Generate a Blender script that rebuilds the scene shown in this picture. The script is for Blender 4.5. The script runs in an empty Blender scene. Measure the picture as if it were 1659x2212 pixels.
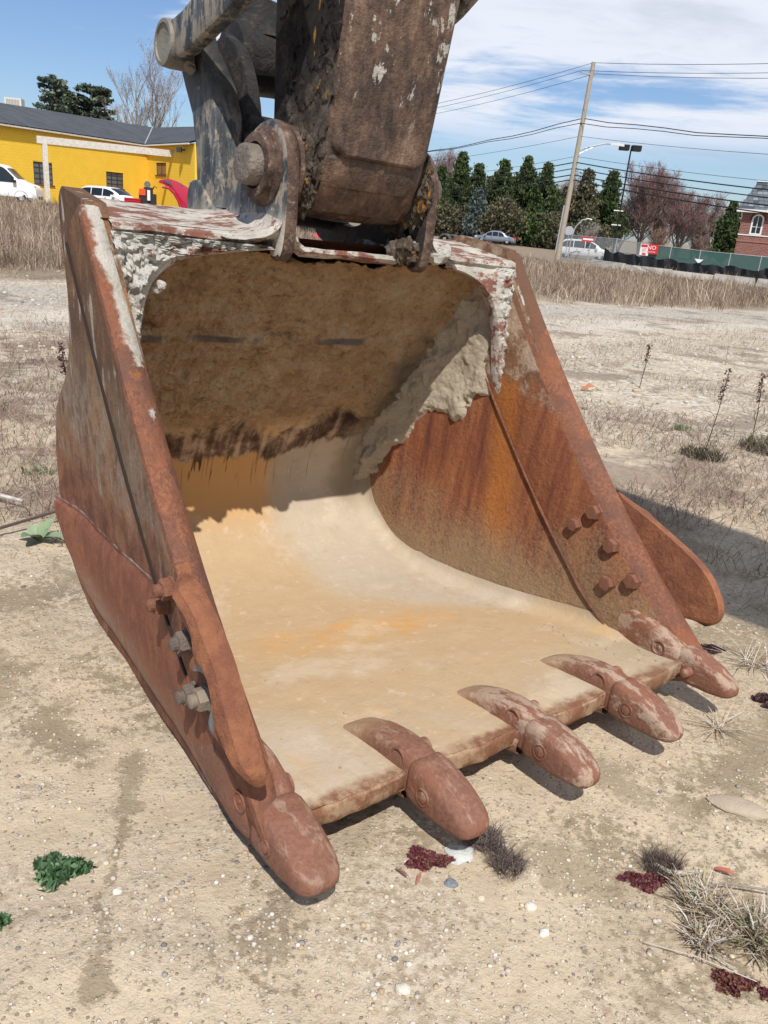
import bpy, math, random
import numpy as np
from mathutils import Vector, Matrix, noise as mn
R = math.radians
random.seed(7); rng = np.random.default_rng(7)
scene = bpy.context.scene
col = scene.collection

# ------------------------------------------------------------------ camera
CAM_H, PITCH, ROLL = 1.463, R(20.117), R(4.965)
cd = bpy.data.cameras.new('camera'); cam = bpy.data.objects.new('camera', cd); col.objects.link(cam)
cd.sensor_fit = 'VERTICAL'; cd.sensor_height = 36.0; cd.lens = 36.0*1729.7/2212.0
cd.clip_start = 0.05; cd.clip_end = 3000.0
_f = Vector((0, math.cos(PITCH), -math.sin(PITCH))); _r = Vector((1, 0, 0)); _u = _r.cross(_f)
_ir = _r*math.cos(ROLL) + _u*math.sin(ROLL); _iu = _u*math.cos(ROLL) - _r*math.sin(ROLL)
cam.matrix_world = Matrix(((_ir.x, _iu.x, -_f.x, 0), (_ir.y, _iu.y, -_f.y, 0), (_ir.z, _iu.z, -_f.z, CAM_H), (0, 0, 0, 1)))
scene.camera = cam

# ------------------------------------------------------------------ frame of the bucket (u across, d into the bucket, w up)
S = 1.1
PSI, RHO = R(38.643), R(-1.904)
AU = Vector((math.cos(PSI)*math.cos(RHO), math.sin(PSI)*math.cos(RHO), math.sin(RHO)))
AD = Vector((-math.sin(PSI), math.cos(PSI), 0))
AW = AU.cross(AD).normalized()
O0 = Vector((0.537*S, 1.614*S, -0.27*S))
OFF = Vector((0, 0.7, 0.25))
ROOT = O0 + (AU*OFF.x + AD*OFF.y + AW*OFF.z)*S
MROOT = Matrix(((AU.x, AD.x, AW.x, ROOT.x), (AU.y, AD.y, AW.y, ROOT.y), (AU.z, AD.z, AW.z, ROOT.z), (0, 0, 0, 1)))
def Lp(u, d, w): return ((u-OFF.x)*S, (d-OFF.y)*S, (w-OFF.z)*S)
def Wp(u, d, w): return O0 + (AU*u + AD*d + AW*w)*S

# ------------------------------------------------------------------ world, sun, exposure
SUN = AU*0.34 + AD*0.49 - AW*0.80           # direction the light travels
SUN.normalize()
sun_el = math.asin(-SUN.z); sun_az = math.atan2(-SUN.x, -SUN.y)   # azimuth of the sun from +Y towards +X
sd = bpy.data.lights.new('sun', 'SUN'); sun = bpy.data.objects.new('sun', sd); col.objects.link(sun)
sd.energy = 5.0; sd.angle = R(0.53); sd.color = (1.0, 0.955, 0.89)
sun.rotation_euler = SUN.to_track_quat('-Z', 'Y').to_euler()
world = bpy.data.worlds.new('World'); scene.world = world; world.use_nodes = True
wn = world.node_tree; wn.nodes.clear()
def wnode(t, **k):
    n = wn.nodes.new(t)
    for a, b in k.items(): setattr(n, a, b)
    return n
wo = wnode('ShaderNodeOutputWorld'); wb = wnode('ShaderNodeBackground')
sky = wnode('ShaderNodeTexSky', sky_type='NISHITA', sun_disc=False, sun_elevation=sun_el, sun_rotation=sun_az,
            altitude=10.0, air_density=1.0, dust_density=0.6, ozone_density=1.6)
tc = wnode('ShaderNodeTexCoord'); sep = wnode('ShaderNodeSeparateXYZ'); wn.links.new(tc.outputs['Generated'], sep.inputs[0])
def wmath(op, a, b=None, c=None, clamp=False):
    n = wnode('ShaderNodeMath', operation=op, use_clamp=clamp)
    for i, v in enumerate((a, b, c)):
        if v is None: continue
        if isinstance(v, (int, float)): n.inputs[i].default_value = v
        else: wn.links.new(v, n.inputs[i])
    return n.outputs[0]
# a flat cloud deck seen in perspective: direction / (height + small)
zc = wmath('ADD', wmath('MAXIMUM', sep.outputs[2], 0.0), 0.10)
cx = wmath('DIVIDE', sep.outputs[0], zc); cy = wmath('DIVIDE', sep.outputs[1], zc)
cb = wnode('ShaderNodeCombineXYZ'); wn.links.new(cx, cb.inputs[0]); wn.links.new(cy, cb.inputs[1])
def wnoise(scale, detail, rough, dist, off):
    mp = wnode('ShaderNodeMapping'); mp.inputs['Location'].default_value = off
    mp.inputs['Scale'].default_value = (1.0, 1.55, 1.0); wn.links.new(cb.outputs[0], mp.inputs[0])
    n = wnode('ShaderNodeTexNoise'); n.inputs['Scale'].default_value = scale; n.inputs['Detail'].default_value = detail
    n.inputs['Roughness'].default_value = rough; n.inputs['Distortion'].default_value = dist
    wn.links.new(mp.outputs[0], n.inputs['Vector']); return n.outputs['Fac']
CLOUD_OFF = (3.1, 0.4, 0.0)
n1 = wnoise(0.55, 7.0, 0.52, 0.25, CLOUD_OFF)
n2 = wnoise(2.6, 8.0, 0.62, 0.5, (1.0, 5.0, 2.0))
dens = wmath('ADD', wmath('ADD', n1, wmath('ADD', wmath('MULTIPLY', wmath('SUBTRACT', n2, 0.5), 0.34), 0.022)), wmath('MULTIPLY', sep.outputs[0], 0.52))
mr = wnode('ShaderNodeMapRange', interpolation_type='SMOOTHSTEP'); wn.links.new(dens, mr.inputs[0])
mr.inputs[1].default_value = 0.43; mr.inputs[2].default_value = 0.60
# clear band just above the horizon, more cover higher up
hz = wnode('ShaderNodeMapRange', interpolation_type='SMOOTHSTEP'); wn.links.new(sep.outputs[2], hz.inputs[0])
hz.inputs[1].default_value = 0.070; hz.inputs[2].default_value = 0.125
cover = wmath('MULTIPLY', mr.outputs[0], hz.outputs[0])
# cloud colour: bright edges, greyer thick middles
gr = wnode('ShaderNodeMapRange', interpolation_type='SMOOTHSTEP'); wn.links.new(dens, gr.inputs[0])
gr.inputs[1].default_value = 0.60; gr.inputs[2].default_value = 0.86
cm = wnode('ShaderNodeMix', data_type='RGBA'); wn.links.new(gr.outputs[0], cm.inputs[0])
CW = 10.2
cm.inputs[6].default_value = (CW*0.90, CW*0.95, CW*1.06, 1); cm.inputs[7].default_value = (CW*0.64, CW*0.70, CW*0.82, 1)
sk = wnode('ShaderNodeMix', data_type='RGBA', blend_type='MULTIPLY'); sk.inputs[0].default_value = 1.0
wn.links.new(sky.outputs[0], sk.inputs[6]); sk.inputs[7].default_value = (0.96, 1.10, 1.34, 1)
mx = wnode('ShaderNodeMix', data_type='RGBA'); wn.links.new(cover, mx.inputs[0])
wn.links.new(sk.outputs[2], mx.inputs[6]); wn.links.new(cm.outputs[2], mx.inputs[7])
wn.links.new(mx.outputs[2], wb.inputs[0]); wb.inputs[1].default_value = 0.09
wn.links.new(wb.outputs[0], wo.inputs[0])
scene.view_settings.view_transform = 'Standard'; scene.view_settings.look = 'None'
scene.view_settings.exposure = 0.0; scene.view_settings.gamma = 1.0; scene.view_settings.use_curve_mapping = False
scene.render.engine = 'CYCLES'
scene.cycles.max_bounces = 6; scene.cycles.diffuse_bounces = 4; scene.cycles.glossy_bounces = 2
scene.cycles.transparent_max_bounces = 6; scene.cycles.caustics_reflective = False; scene.cycles.caustics_refractive = False

# ------------------------------------------------------------------ helpers
def tag(o, label=None, cat=None, group=None, kind=None):
    if label: o['label'] = label
    if cat: o['category'] = cat
    if group: o['group'] = group
    if kind: o['kind'] = kind
    return o
def empty(name, loc=(0, 0, 0), rz=0.0, label=None, cat=None, group=None):
    o = bpy.data.objects.new(name, None); col.objects.link(o); o.location = loc; o.rotation_euler = (0, 0, rz)
    o.empty_display_size = 0.2
    return tag(o, label, cat, group)
class MB:
    def __init__(s): s.v = []; s.f = []; s.m = []; s.sm = []; s.n = 0
    def add(s, V, F, mat=0, smooth=False):
        V = np.asarray(V, float).reshape(-1, 3); s.v.append(V)
        for f in F:
            s.f.append(tuple(int(i)+s.n for i in f)); s.m.append(mat); s.sm.append(smooth)
        s.n += len(V); return s
    def grid(s, P, mat=0, smooth=True, cu=False, cv=False, flip=False):
        P = np.asarray(P, float); n, m = P.shape[:2]; F = []
        for i in range(n if cu else n-1):
            for j in range(m if cv else m-1):
                a, b = i*m+j, i*m+(j+1) % m; c, d = ((i+1) % n)*m+(j+1) % m, ((i+1) % n)*m+j
                F.append((a, d, c, b) if flip else (a, b, c, d))
        return s.add(P.reshape(-1, 3), F, mat, smooth)
    def box(s, x0, x1, y0, y1, z0, z1, mat=0, T=None, smooth=False):
        V = [(x, y, z) for z in (z0, z1) for y in (y0, y1) for x in (x0, x1)]
        if T is not None: V = [T(*q) for q in V]
        return s.add(V, [(0, 2, 3, 1), (4, 5, 7, 6), (0, 1, 5, 4), (2, 6, 7, 3), (0, 4, 6, 2), (1, 3, 7, 5)], mat, smooth)
    def tube(s, pts, rad, n=8, mat=0, caps=True, smooth=True):
        pts = [Vector(p) for p in pts]; rad = rad if hasattr(rad, '__len__') else [rad]*len(pts); P = []
        up = Vector((0, 0, 1)); prev = None
        for i, p in enumerate(pts):
            t = (pts[min(i+1, len(pts)-1)]-pts[max(i-1, 0)])
            t = t.normalized() if t.length > 1e-9 else Vector((0, 0, 1))
            if prev is None: a = t.orthogonal().normalized()
            else:
                a = prev - t*prev.dot(t); a = a.normalized() if a.length > 1e-6 else t.orthogonal().normalized()
            prev = a; b = t.cross(a)
            P.append([p+(a*math.cos(2*math.pi*k/n)+b*math.sin(2*math.pi*k/n))*rad[i] for k in range(n)])
        base = s.n; s.grid(P, mat, smooth, cv=True)
        if caps:
            s.f.append(tuple(base+k for k in range(n))[::-1]); s.m.append(mat); s.sm.append(False)
            e = base+(len(pts)-1)*n; s.f.append(tuple(e+k for k in range(n))); s.m.append(mat); s.sm.append(False)
        return s
    def lathe(s, c, axis, prof, n=24, mat=0, smooth=True, jit=0.0, seed=0):
        """prof: list of (t along axis, radius)"""
        c = Vector(c); axis = Vector(axis).normalized(); a = axis.orthogonal().normalized(); b = axis.cross(a); P = []
        for t, r in prof:
            row = []
            for k in range(n):
                q = 2*math.pi*k/n; p = c+axis*t+(a*math.cos(q)+b*math.sin(q))*r
                if jit: p = p+(p-c-axis*t)*(mn.noise(p*14+Vector((seed, 0, 0)))*jit)
                row.append(p)
            P.append(row)
        return s.grid(P, mat, smooth, cv=True)
    def prism(s, poly, h0, h1, T, mat=0, bevel=0.0, smooth=False):
        """poly 2D ring extruded between h0 and h1, mapped with T(a,b,h); bevel insets the two rims"""
        poly = [Vector((p[0], p[1])) for p in poly]; n = len(poly)
        area = sum(poly[i].x*poly[(i+1) % n].y-poly[(i+1) % n].x*poly[i].y for i in range(n))
        if area < 0: poly = poly[::-1]
        def inset(k):
            out = []
            for i in range(n):
                p0, p1, p2 = poly[i-1], poly[i], poly[(i+1) % n]; e1 = (p1-p0); e2 = (p2-p1)
                e1 = e1.normalized() if e1.length > 1e-9 else Vector((1, 0)); e2 = e2.normalized() if e2.length > 1e-9 else e1
                nn = Vector((-e1.y-e2.y, e1.x+e2.x)); nn = nn.normalized() if nn.length > 1e-6 else Vector((-e1.y, e1.x))
                out.append(p1+nn*k)
            return out
        rings = [(poly, h0), (poly, h1)] if bevel <= 0 else [(inset(bevel), h0), (inset(bevel*.3), h0+(h1-h0)*0+math.copysign(bevel*.3, h1-h0)), (poly, h0+math.copysign(bevel, h1-h0)), (poly, h1-math.copysign(bevel, h1-h0)), (inset(bevel*.3), h1-math.copysign(bevel*.3, h1-h0)), (inset(bevel), h1)]
        V = [T(p.x, p.y, h) for rg, h in rings for p in rg]; F = []
        for r in range(len(rings)-1):
            for i in range(n):
                F.append((r*n+i, r*n+(i+1) % n, (r+1)*n+(i+1) % n, (r+1)*n+i))
        s.add(V, F, mat, smooth)
        b = s.n-len(V)
        s.f.append(tuple(b+i for i in range(n))[::-1]); s.m.append(mat); s.sm.append(False)
        b2 = b+(len(rings)-1)*n; s.f.append(tuple(b2+i for i in range(n))); s.m.append(mat); s.sm.append(False)
        return s
    def build(s, name, mats, parent=None, kind=None, fix=True):
        me = bpy.data.meshes.new(name)
        V = np.concatenate(s.v) if s.v else np.zeros((0, 3))
        me.from_pydata(V.tolist(), [], s.f)
        mats = mats if isinstance(mats, (list, tuple)) else [mats]
        for m in mats: me.materials.append(m)
        me.polygons.foreach_set('material_index', s.m); me.polygons.foreach_set('use_smooth', s.sm)
        if fix:
            import bmesh
            bm = bmesh.new(); bm.from_mesh(me); bmesh.ops.recalc_face_normals(bm, faces=bm.faces); bm.to_mesh(me); bm.free()
        me.update()
        try: me.set_sharp_from_angle(angle=R(38))
        except Exception: pass
        o = bpy.data.objects.new(name, me); col.objects.link(o)
        if parent: o.parent = parent
        if kind: o['kind'] = kind
        return o
def fastmesh(name, V, F, mat, parent=None, kind=None, smooth=False, mats=None, midx=None, cols=None):
    """V (n,3), F (m,k) arrays of tris or quads, optional per-face colours"""
    V = np.asarray(V, np.float32); F = np.asarray(F, np.int32); me = bpy.data.meshes.new(name); k = F.shape[1]
    me.vertices.add(len(V)); me.vertices.foreach_set('co', V.ravel())
    me.loops.add(F.size); me.loops.foreach_set('vertex_index', F.ravel())
    me.polygons.add(len(F)); me.polygons.foreach_set('loop_start', np.arange(0, F.size, k, dtype=np.int32))
    try: me.polygons.foreach_set('loop_total', np.full(len(F), k, np.int32))
    except Exception: pass
    for m in (mats or [mat]): me.materials.append(m)
    if midx is not None: me.polygons.foreach_set('material_index', np.asarray(midx, np.int32))
    me.polygons.foreach_set('use_smooth', np.full(len(F), bool(smooth)))
    if cols is not None:
        at = me.color_attributes.new('tint', 'FLOAT_COLOR', 'CORNER')
        c = np.repeat(np.asarray(cols, np.float32), k, axis=0)
        at.data.foreach_set('color', np.concatenate([c, np.ones((len(c), 1), np.float32)], 1).ravel())
    me.update(calc_edges=True); me.validate()
    o = bpy.data.objects.new(name, me); col.objects.link(o)
    if parent: o.parent = parent
    if kind: o['kind'] = kind
    return o
def copy_tree(o, parent=None):
    c = o.copy(); col.objects.link(c); c.parent = parent
    if parent is not None: c.matrix_parent_inverse = o.matrix_parent_inverse.copy()
    for ch in list(o.children): copy_tree(ch, c)
    return c
def interp(pts, n):
    """resample a polyline by arc length"""
    P = np.asarray(pts, float); d = np.r_[0, np.cumsum(np.linalg.norm(np.diff(P, axis=0), axis=1))]
    t = np.linspace(0, d[-1], n); return np.stack([np.interp(t, d, P[:, k]) for k in range(P.shape[1])], 1)
def smoothc(pts, n, it=2):
    """corner-cut then resample"""
    P = [np.asarray(p, float) for p in pts]
    for _ in range(it):
        Q = [P[0]]
        for a, b in zip(P[:-1], P[1:]): Q += [a*.75+b*.25, a*.25+b*.75]
        P = Q+[P[-1]]
    return interp(P, n)
def sst(a, b, x):
    t = np.clip((np.asarray(x, float)-a)/(b-a), 0, 1); return t*t*(3-2*t)
def fbm(x, y, z, sc=1.0, oct=4, h=0.8):
    return mn.fractal(Vector((x*sc, y*sc, z*sc)), h, 2.1, oct)

# ------------------------------------------------------------------ material builder
class Mat:
    def __init__(s, name):
        s.m = bpy.data.materials.new(name); s.m.use_nodes = True; s.t = s.m.node_tree; s.t.nodes.clear()
        s.o = s.n('ShaderNodeOutputMaterial'); s.b = s.n('ShaderNodeBsdfPrincipled'); s.t.links.new(s.b.outputs[0], s.o.inputs[0])
        s.b.inputs['Specular IOR Level'].default_value = 0.3
        s._tc = None
    def n(s, t, **k):
        x = s.t.nodes.new(t)
        for a, b in k.items(): setattr(x, a, b)
        return x
    def put(s, sock, v):
        if isinstance(v, bpy.types.NodeSocket): s.t.links.new(v, sock)
        elif isinstance(v, (tuple, list)) and sock.type == 'RGBA': sock.default_value = tuple(v)[:3]+(1,)
        else: sock.default_value = v
    def co(s, kind='Object'):
        if s._tc is None: s._tc = s.n('ShaderNodeTexCoord')
        return s._tc.outputs[kind]
    def geo(s, k): 
        return s.n('ShaderNodeNewGeometry').outputs[k]
    def map(s, vec, scale=(1, 1, 1), loc=(0, 0, 0), rot=(0, 0, 0)):
        x = s.n('ShaderNodeMapping'); s.put(x.inputs[0], vec); x.inputs['Scale'].default_value = scale
        x.inputs['Location'].default_value = loc; x.inputs['Rotation'].default_value = rot; return x.outputs[0]
    def noise(s, vec, scale=5, detail=6, rough=.55, dist=0.0, out='Fac'):
        x = s.n('ShaderNodeTexNoise'); s.put(x.inputs['Vector'], vec); x.inputs['Scale'].default_value = scale
        x.inputs['Detail'].default_value = detail; x.inputs['Roughness'].default_value = rough; x.inputs['Distortion'].default_value = dist
        return x.outputs[out]
    def vor(s, vec, scale=5, feature='F1', out='Distance', rnd=1.0):
        x = s.n('ShaderNodeTexVoronoi', feature=feature); s.put(x.inputs['Vector'], vec); x.inputs['Scale'].default_value = scale
        x.inputs['Randomness'].default_value = rnd; return x.outputs[out]
    def math(s, op, a, b=None, c=None, clamp=False):
        x = s.n('ShaderNodeMath', operation=op, use_clamp=clamp)
        for i, v in enumerate((a, b, c)):
            if v is not None: s.put(x.inputs[i], v)
        return x.outputs[0]
    def ss(s, x, a, b, lo=0.0, hi=1.0, lin=False):
        m = s.n('ShaderNodeMapRange', interpolation_type='LINEAR' if lin else 'SMOOTHSTEP')
        s.put(m.inputs[0], x)
        if a > b: a, b, lo, hi = b, a, hi, lo
        m.inputs[1].default_value = a; m.inputs[2].default_value = b; m.inputs[3].default_value = lo; m.inputs[4].default_value = hi
        return m.outputs[0]
    def mix(s, f, a, b, mode='MIX'):
        x = s.n('ShaderNodeMix', data_type='RGBA', blend_type=mode); s.put(x.inputs[0], f); s.put(x.inputs[6], a); s.put(x.inputs[7], b); return x.outputs[2]
    def ramp(s, f, stops):
        x = s.n('ShaderNodeValToRGB'); s.put(x.inputs[0], f); e = x.color_ramp.elements
        while len(e) < len(stops): e.new(0.5)
        for i, (p, c) in enumerate(stops): e[i].position = p; e[i].color = tuple(c)[:3]+(1,)
        return x.outputs[0]
    def xyz(s, vec):
        x = s.n('ShaderNodeSeparateXYZ'); s.put(x.inputs[0], vec); return x.outputs
    def vec(s, a, b, c):
        x = s.n('ShaderNodeCombineXYZ'); s.put(x.inputs[0], a); s.put(x.inputs[1], b); s.put(x.inputs[2], c); return x.outputs[0]
    def udw(s):
        """bucket coordinates (u, d, w) from object coordinates"""
        v = s.map(s.co(), (1/S,)*3, tuple(OFF)); return v, s.xyz(v)
    def attr(s, name='tint'):
        return s.n('ShaderNodeVertexColor', layer_name=name).outputs[0]
    def fin(s, color=None, rough=.8, metal=0.0, bump=None, dist=0.01, strength=1.0, spec=None, bumps=None):
        if color is not None: s.put(s.b.inputs['Base Color'], color)
        s.put(s.b.inputs['Roughness'], rough); s.put(s.b.inputs['Metallic'], metal)
        if spec is not None: s.b.inputs['Specular IOR Level'].default_value = spec
        prev = None
        for h, ds, st in (bumps or ([(bump, dist, strength)] if bump is not None else [])):
            x = s.n('ShaderNodeBump'); s.put(x.inputs['Height'], h); x.inputs['Distance'].default_value = ds; s.put(x.inputs['Strength'], st)
            if prev is not None: s.t.links.new(prev, x.inputs['Normal'])
            prev = x.outputs[0]
        if prev is not None: s.t.links.new(prev, s.b.inputs['Normal'])
        return s.m
def plain(name, c, rough=.6, metal=0.0, var=0.0, sc=4.0, bump=0.0, spec=.3):
    m = Mat(name); c0 = c
    if var:
        f = m.noise(m.co(), sc, 5, .6); c0 = m.mix(f, tuple(x*(1-var) for x in c), tuple(min(1, x*(1+var)) for x in c))
    h = m.noise(m.co(), sc*6, 4, .6) if bump else None
    return m.fin(c0, rough, metal, bump=h, dist=bump or .01, spec=spec)

# ------------------------------------------------------------------ materials of the machine
def steel(name, mode):
    """weathered rusty steel of the bucket; mode: outer, bar, inner, shroud, edge, cutter, top"""
    m = Mat(name); v, c = m.udw(); u, d, w = c
    fine = m.noise(m.map(v, (1, 1, 1)), 90, 3, .7)
    streak = m.math('ADD', m.math('MULTIPLY', m.noise(m.map(v, (7, 7, 2.2)), 3.0, 8, .74, .1), .45), m.math('MULTIPLY', m.noise(m.map(v, (2.5, 2.5, 1.5), (5, 0, 0)), 3.0, 8, .7), .5))
    streak2 = m.math('ADD', m.math('MULTIPLY', m.noise(m.map(v, (9, 9, 4), (3, 1, 0)), 3.2, 7, .74), .4), m.math('MULTIPLY', m.noise(m.map(v, (5, 5, 3.5), (3, 1, 0)), 3.2, 8, .75), .6))
    big = m.noise(v, 2.6, 6, .62, .4)
    mid = m.noise(v, 11, 6, .65)
    red = m.ramp(mid, [(.34, (.105, .042, .028)), (.50, (.20, .078, .045)), (.66, (.30, .135, .072))])
    brown = m.ramp(streak, [(.36, (.085, .050, .034)), (.5, (.165, .088, .048)), (.62, (.31, .165, .074))])
    dust = m.ramp(mid, [(.3, (.26, .175, .105)), (.7, (.42, .30, .185))])
    orange = (.42, .145, .032); grey = (.20, .185, .165); cem = m.ramp(mid, [(.3, (.36, .33, .28)), (.7, (.60, .57, .51))])
    if mode in ('outer', 'bar'):
        k = m.ss(m.math('ADD', m.math('MULTIPLY', w, 1.0), m.math('MULTIPLY', streak, -.55)), .52, .72)
        base = m.mix(k, red, brown)
        # rubbed tan and grey band across the middle of the plate
        band = m.math('MULTIPLY', m.ss(m.math('ADD', w, m.math('MULTIPLY', m.math('SUBTRACT', streak, .5), .9)), .62, .86), m.ss(m.math('ADD', w, m.math('MULTIPLY', m.math('SUBTRACT', big, .5), .8)), 1.22, 1.02))
        base = m.mix(m.math('MULTIPLY', m.math('MULTIPLY', band, m.ss(streak2, .38, .56)), .85 if mode == 'outer' else .6), base, m.mix(m.ss(big, .42, .58), (.33, .20, .105), (.33, .27, .205)))
        base = m.mix(m.math('MULTIPLY', m.ss(streak2, .55, .75), .55), base, (.33, .15, .06))
        spot = m.math('MULTIPLY', m.ss(m.noise(m.map(v, (1.6, 1.6, .55)), 9, 5, .55), .60, .66), m.ss(w, .95, 1.3, .35, 1.0))
        base = m.mix(m.math('MULTIPLY', spot, .9), base, cem)
        rough = .78
    elif mode == 'edge':
        base = m.mix(m.ss(mid, .35, .65), m.mix(m.ss(fine, .35, .7), (.17, .068, .042), (.30, .125, .068)), (.15, .072, .050))
        base = m.mix(m.ss(big, .50, .62, 0, .5), base, (.30, .105, .046))
        base = m.mix(m.math('MULTIPLY', m.ss(m.math('ADD', w, m.math('MULTIPLY', m.noise(v, 7, 8, .7), 1.3)), 1.83, 1.88), m.math('MULTIPLY', m.ss(u, .0, -.1), m.ss(m.math('ADD', m.math('ADD', u, m.math('MULTIPLY', m.math('MAXIMUM', m.math('SUBTRACT', w, 1.2), 0.0), .08)), m.math('MULTIPLY', m.noise(v, 16, 7, .7), .10)), -.722, -.706))), base, cem)
        base = m.mix(m.math('MULTIPLY', m.ss(m.math('ADD', w, m.math('MULTIPLY', streak, .9)), 1.55, 1.75), m.ss(u, .0, .1, 0, .8)), base, (.13, .065, .04))
        base = m.mix(m.math('MULTIPLY', m.ss(mid, .62, .7), .5), base, orange); rough = .72
    elif mode == 'inner':
        stre = m.noise(m.map(v, (7, 7, .9), (0, .3, 0)), 2.4, 6, .55)
        base = m.ramp(stre, [(.28, (.10, .036, .024)), (.45, (.21, .068, .034)), (.6, (.30, .11, .045)), (.8, (.36, .17, .08))])
        og = m.math('MULTIPLY', m.ss(m.math('ABSOLUTE', m.math('SUBTRACT', m.math('ADD', d, m.math('MULTIPLY', w, -.12)), .98)), .10, .02), m.ss(w, .35, .6))
        base = m.mix(m.math('MULTIPLY', og, .75), base, (.42, .15, .030))
        # dust rising from the floor of the bucket
        dk = m.ss(m.math('ADD', w, m.math('MULTIPLY', m.math('SUBTRACT', m.math('ADD', big, fine), 1.0), .55)), .70, .34)
        base = m.mix(m.math('MULTIPLY', dk, .85), base, m.mix(fine, (.22, .15, .085), (.40, .29, .17)))
        up = m.ss(m.math('ADD', w, m.math('MULTIPLY', m.math('SUBTRACT', mid, .5), .35)), 1.02, 1.14)
        base = m.mix(m.math('MULTIPLY', up, .75), base, m.mix(m.ss(mid, .42, .58), (.13, .085, .05), (.40, .33, .25)))
        rough = .8
    elif mode == 'shroud':
        base = m.mix(m.ss(streak2, .40, .62), (.185, .066, .040), (.29, .112, .060))
        dk = m.ss(m.math('ADD', w, m.math('MULTIPLY', m.math('SUBTRACT', streak2, .5), .55)), .44, .24)
        base = m.mix(m.math('MULTIPLY', dk, .7), base, (.42, .30, .21)); base = m.mix(m.ss(big, .55, .75), base, (.34, .15, .07)); rough = .7
    elif mode == 'cutter':
        base = m.mix(m.ss(mid, .36, .64), (.19, .072, .040), (.30, .122, .058)); base = m.mix(m.ss(m.noise(v, 40, 5, .7), .55, .68, 0, .5), base, (.16, .06, .035))
        e_ = m.math('ADD', m.math('POWER', m.math('MULTIPLY', m.math('SUBTRACT', d, .385), 15.0), 2.0), m.math('POWER', m.math('MULTIPLY', m.math('SUBTRACT', w, .610), 11.0), 2.0)); base = m.mix(m.math('MULTIPLY', m.ss(m.math('ADD', e_, m.math('MULTIPLY', mid, .6)), 1.35, .9), m.ss(u, 0, -.1)), base, m.mix(mid, (.13, .14, .155), (.30, .29, .28)))
        base = m.mix(m.math('MULTIPLY', m.ss(mid, .60, .72), .6), base, (.40, .18, .07)); rough = .68
    elif mode == 'top':
        st = m.noise(m.map(v, (1.6, 3, 3)), 6, 9, .74, .1)
        base = m.mix(m.ss(st, .44, .52), m.mix(mid, (.15, .065, .045), (.27, .12, .085)), cem); rough = .85
    base = m.mix(m.ss(fine, .42, .66, 0, .26), base, (.06, .035, .025)) if mode in ('outer', 'bar', 'inner') else base
    return m.fin(base, rough, bumps=[(m.noise(v, 48, 6, .75), .009, 1.0), (fine, .003, .8), (m.noise(v, 7, 6, .65), .020, .5)], spec=.28)
M_outer = steel('rusty_plate_outside', 'outer'); M_bar = steel('rusty_side_bar', 'bar'); M_edge = steel('red_rust_edge', 'edge')
M_inner = steel('rusty_plate_inside', 'inner'); M_shroud = steel('rubbed_red_rust', 'shroud'); M_cut = steel('orange_rust_casting', 'cutter')
M_top = steel('whitewashed_steel', 'top'); M_seam_shade = plain('dark_seam_shade', (.028, .018, .014), .9)  # near-black crevice colour paints the shade in the side bar seam

def mk_tooth(name, dusty):
    m = Mat(name); v, c = m.udw(); fine = m.noise(v, 95, 3, .7); mid = m.noise(m.map(v, (1, .6, 1)), 16, 7, .68, .6)
    base = m.mix(m.ss(fine, .32, .70), (.170, .080, .053), (.245, .115, .074)); base = m.mix(m.ss(m.noise(v, 5, 6, .65), .42, .62, 0, .8), base, (.235, .095, .054)); base = m.mix(m.ss(m.noise(v, 8, 7, .7), .56, .66, 0, .55), base, (.30, .18, .125))
    g = m.xyz(m.geo('Normal')); up = m.ss(g[2], -.1, .7)
    mid = m.noise(m.map(v, (1.6, .55, 1)), 20, 8, .72, .3)
    k = m.math('MULTIPLY', m.ss(m.math('ADD', mid, m.math('MULTIPLY', up, .05)), .58-.06*dusty, .66-.05*dusty), .3+.32*dusty)
    base = m.mix(k, base, m.mix(fine, (.37, .27, .19), (.55, .44, .34)))
    k2 = m.ss(m.math('ADD', c[2], m.math('MULTIPLY', mid, .1)), .40, .34)
    base = m.mix(m.math('MULTIPLY', k2, .55), base, (.33, .23, .155))
    base = m.mix(m.math('MULTIPLY', m.ss(m.math('ADD', c[1], m.math('MULTIPLY', mid, .14)), .36, .52, 0, .8), m.ss(m.math('ABSOLUTE', c[0]), .70, .60)), base, (.42, .30, .19))
    return m.fin(base, .68, bumps=[(m.noise(v, 60, 6, .75), .005, .9), (mid, .004, .6), (fine, .002, .7)], spec=.3)
M_tooth = mk_tooth('worn_tooth_casting', 0.0); M_tooth2 = mk_tooth('chalky_tooth_casting', 1.0)

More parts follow.
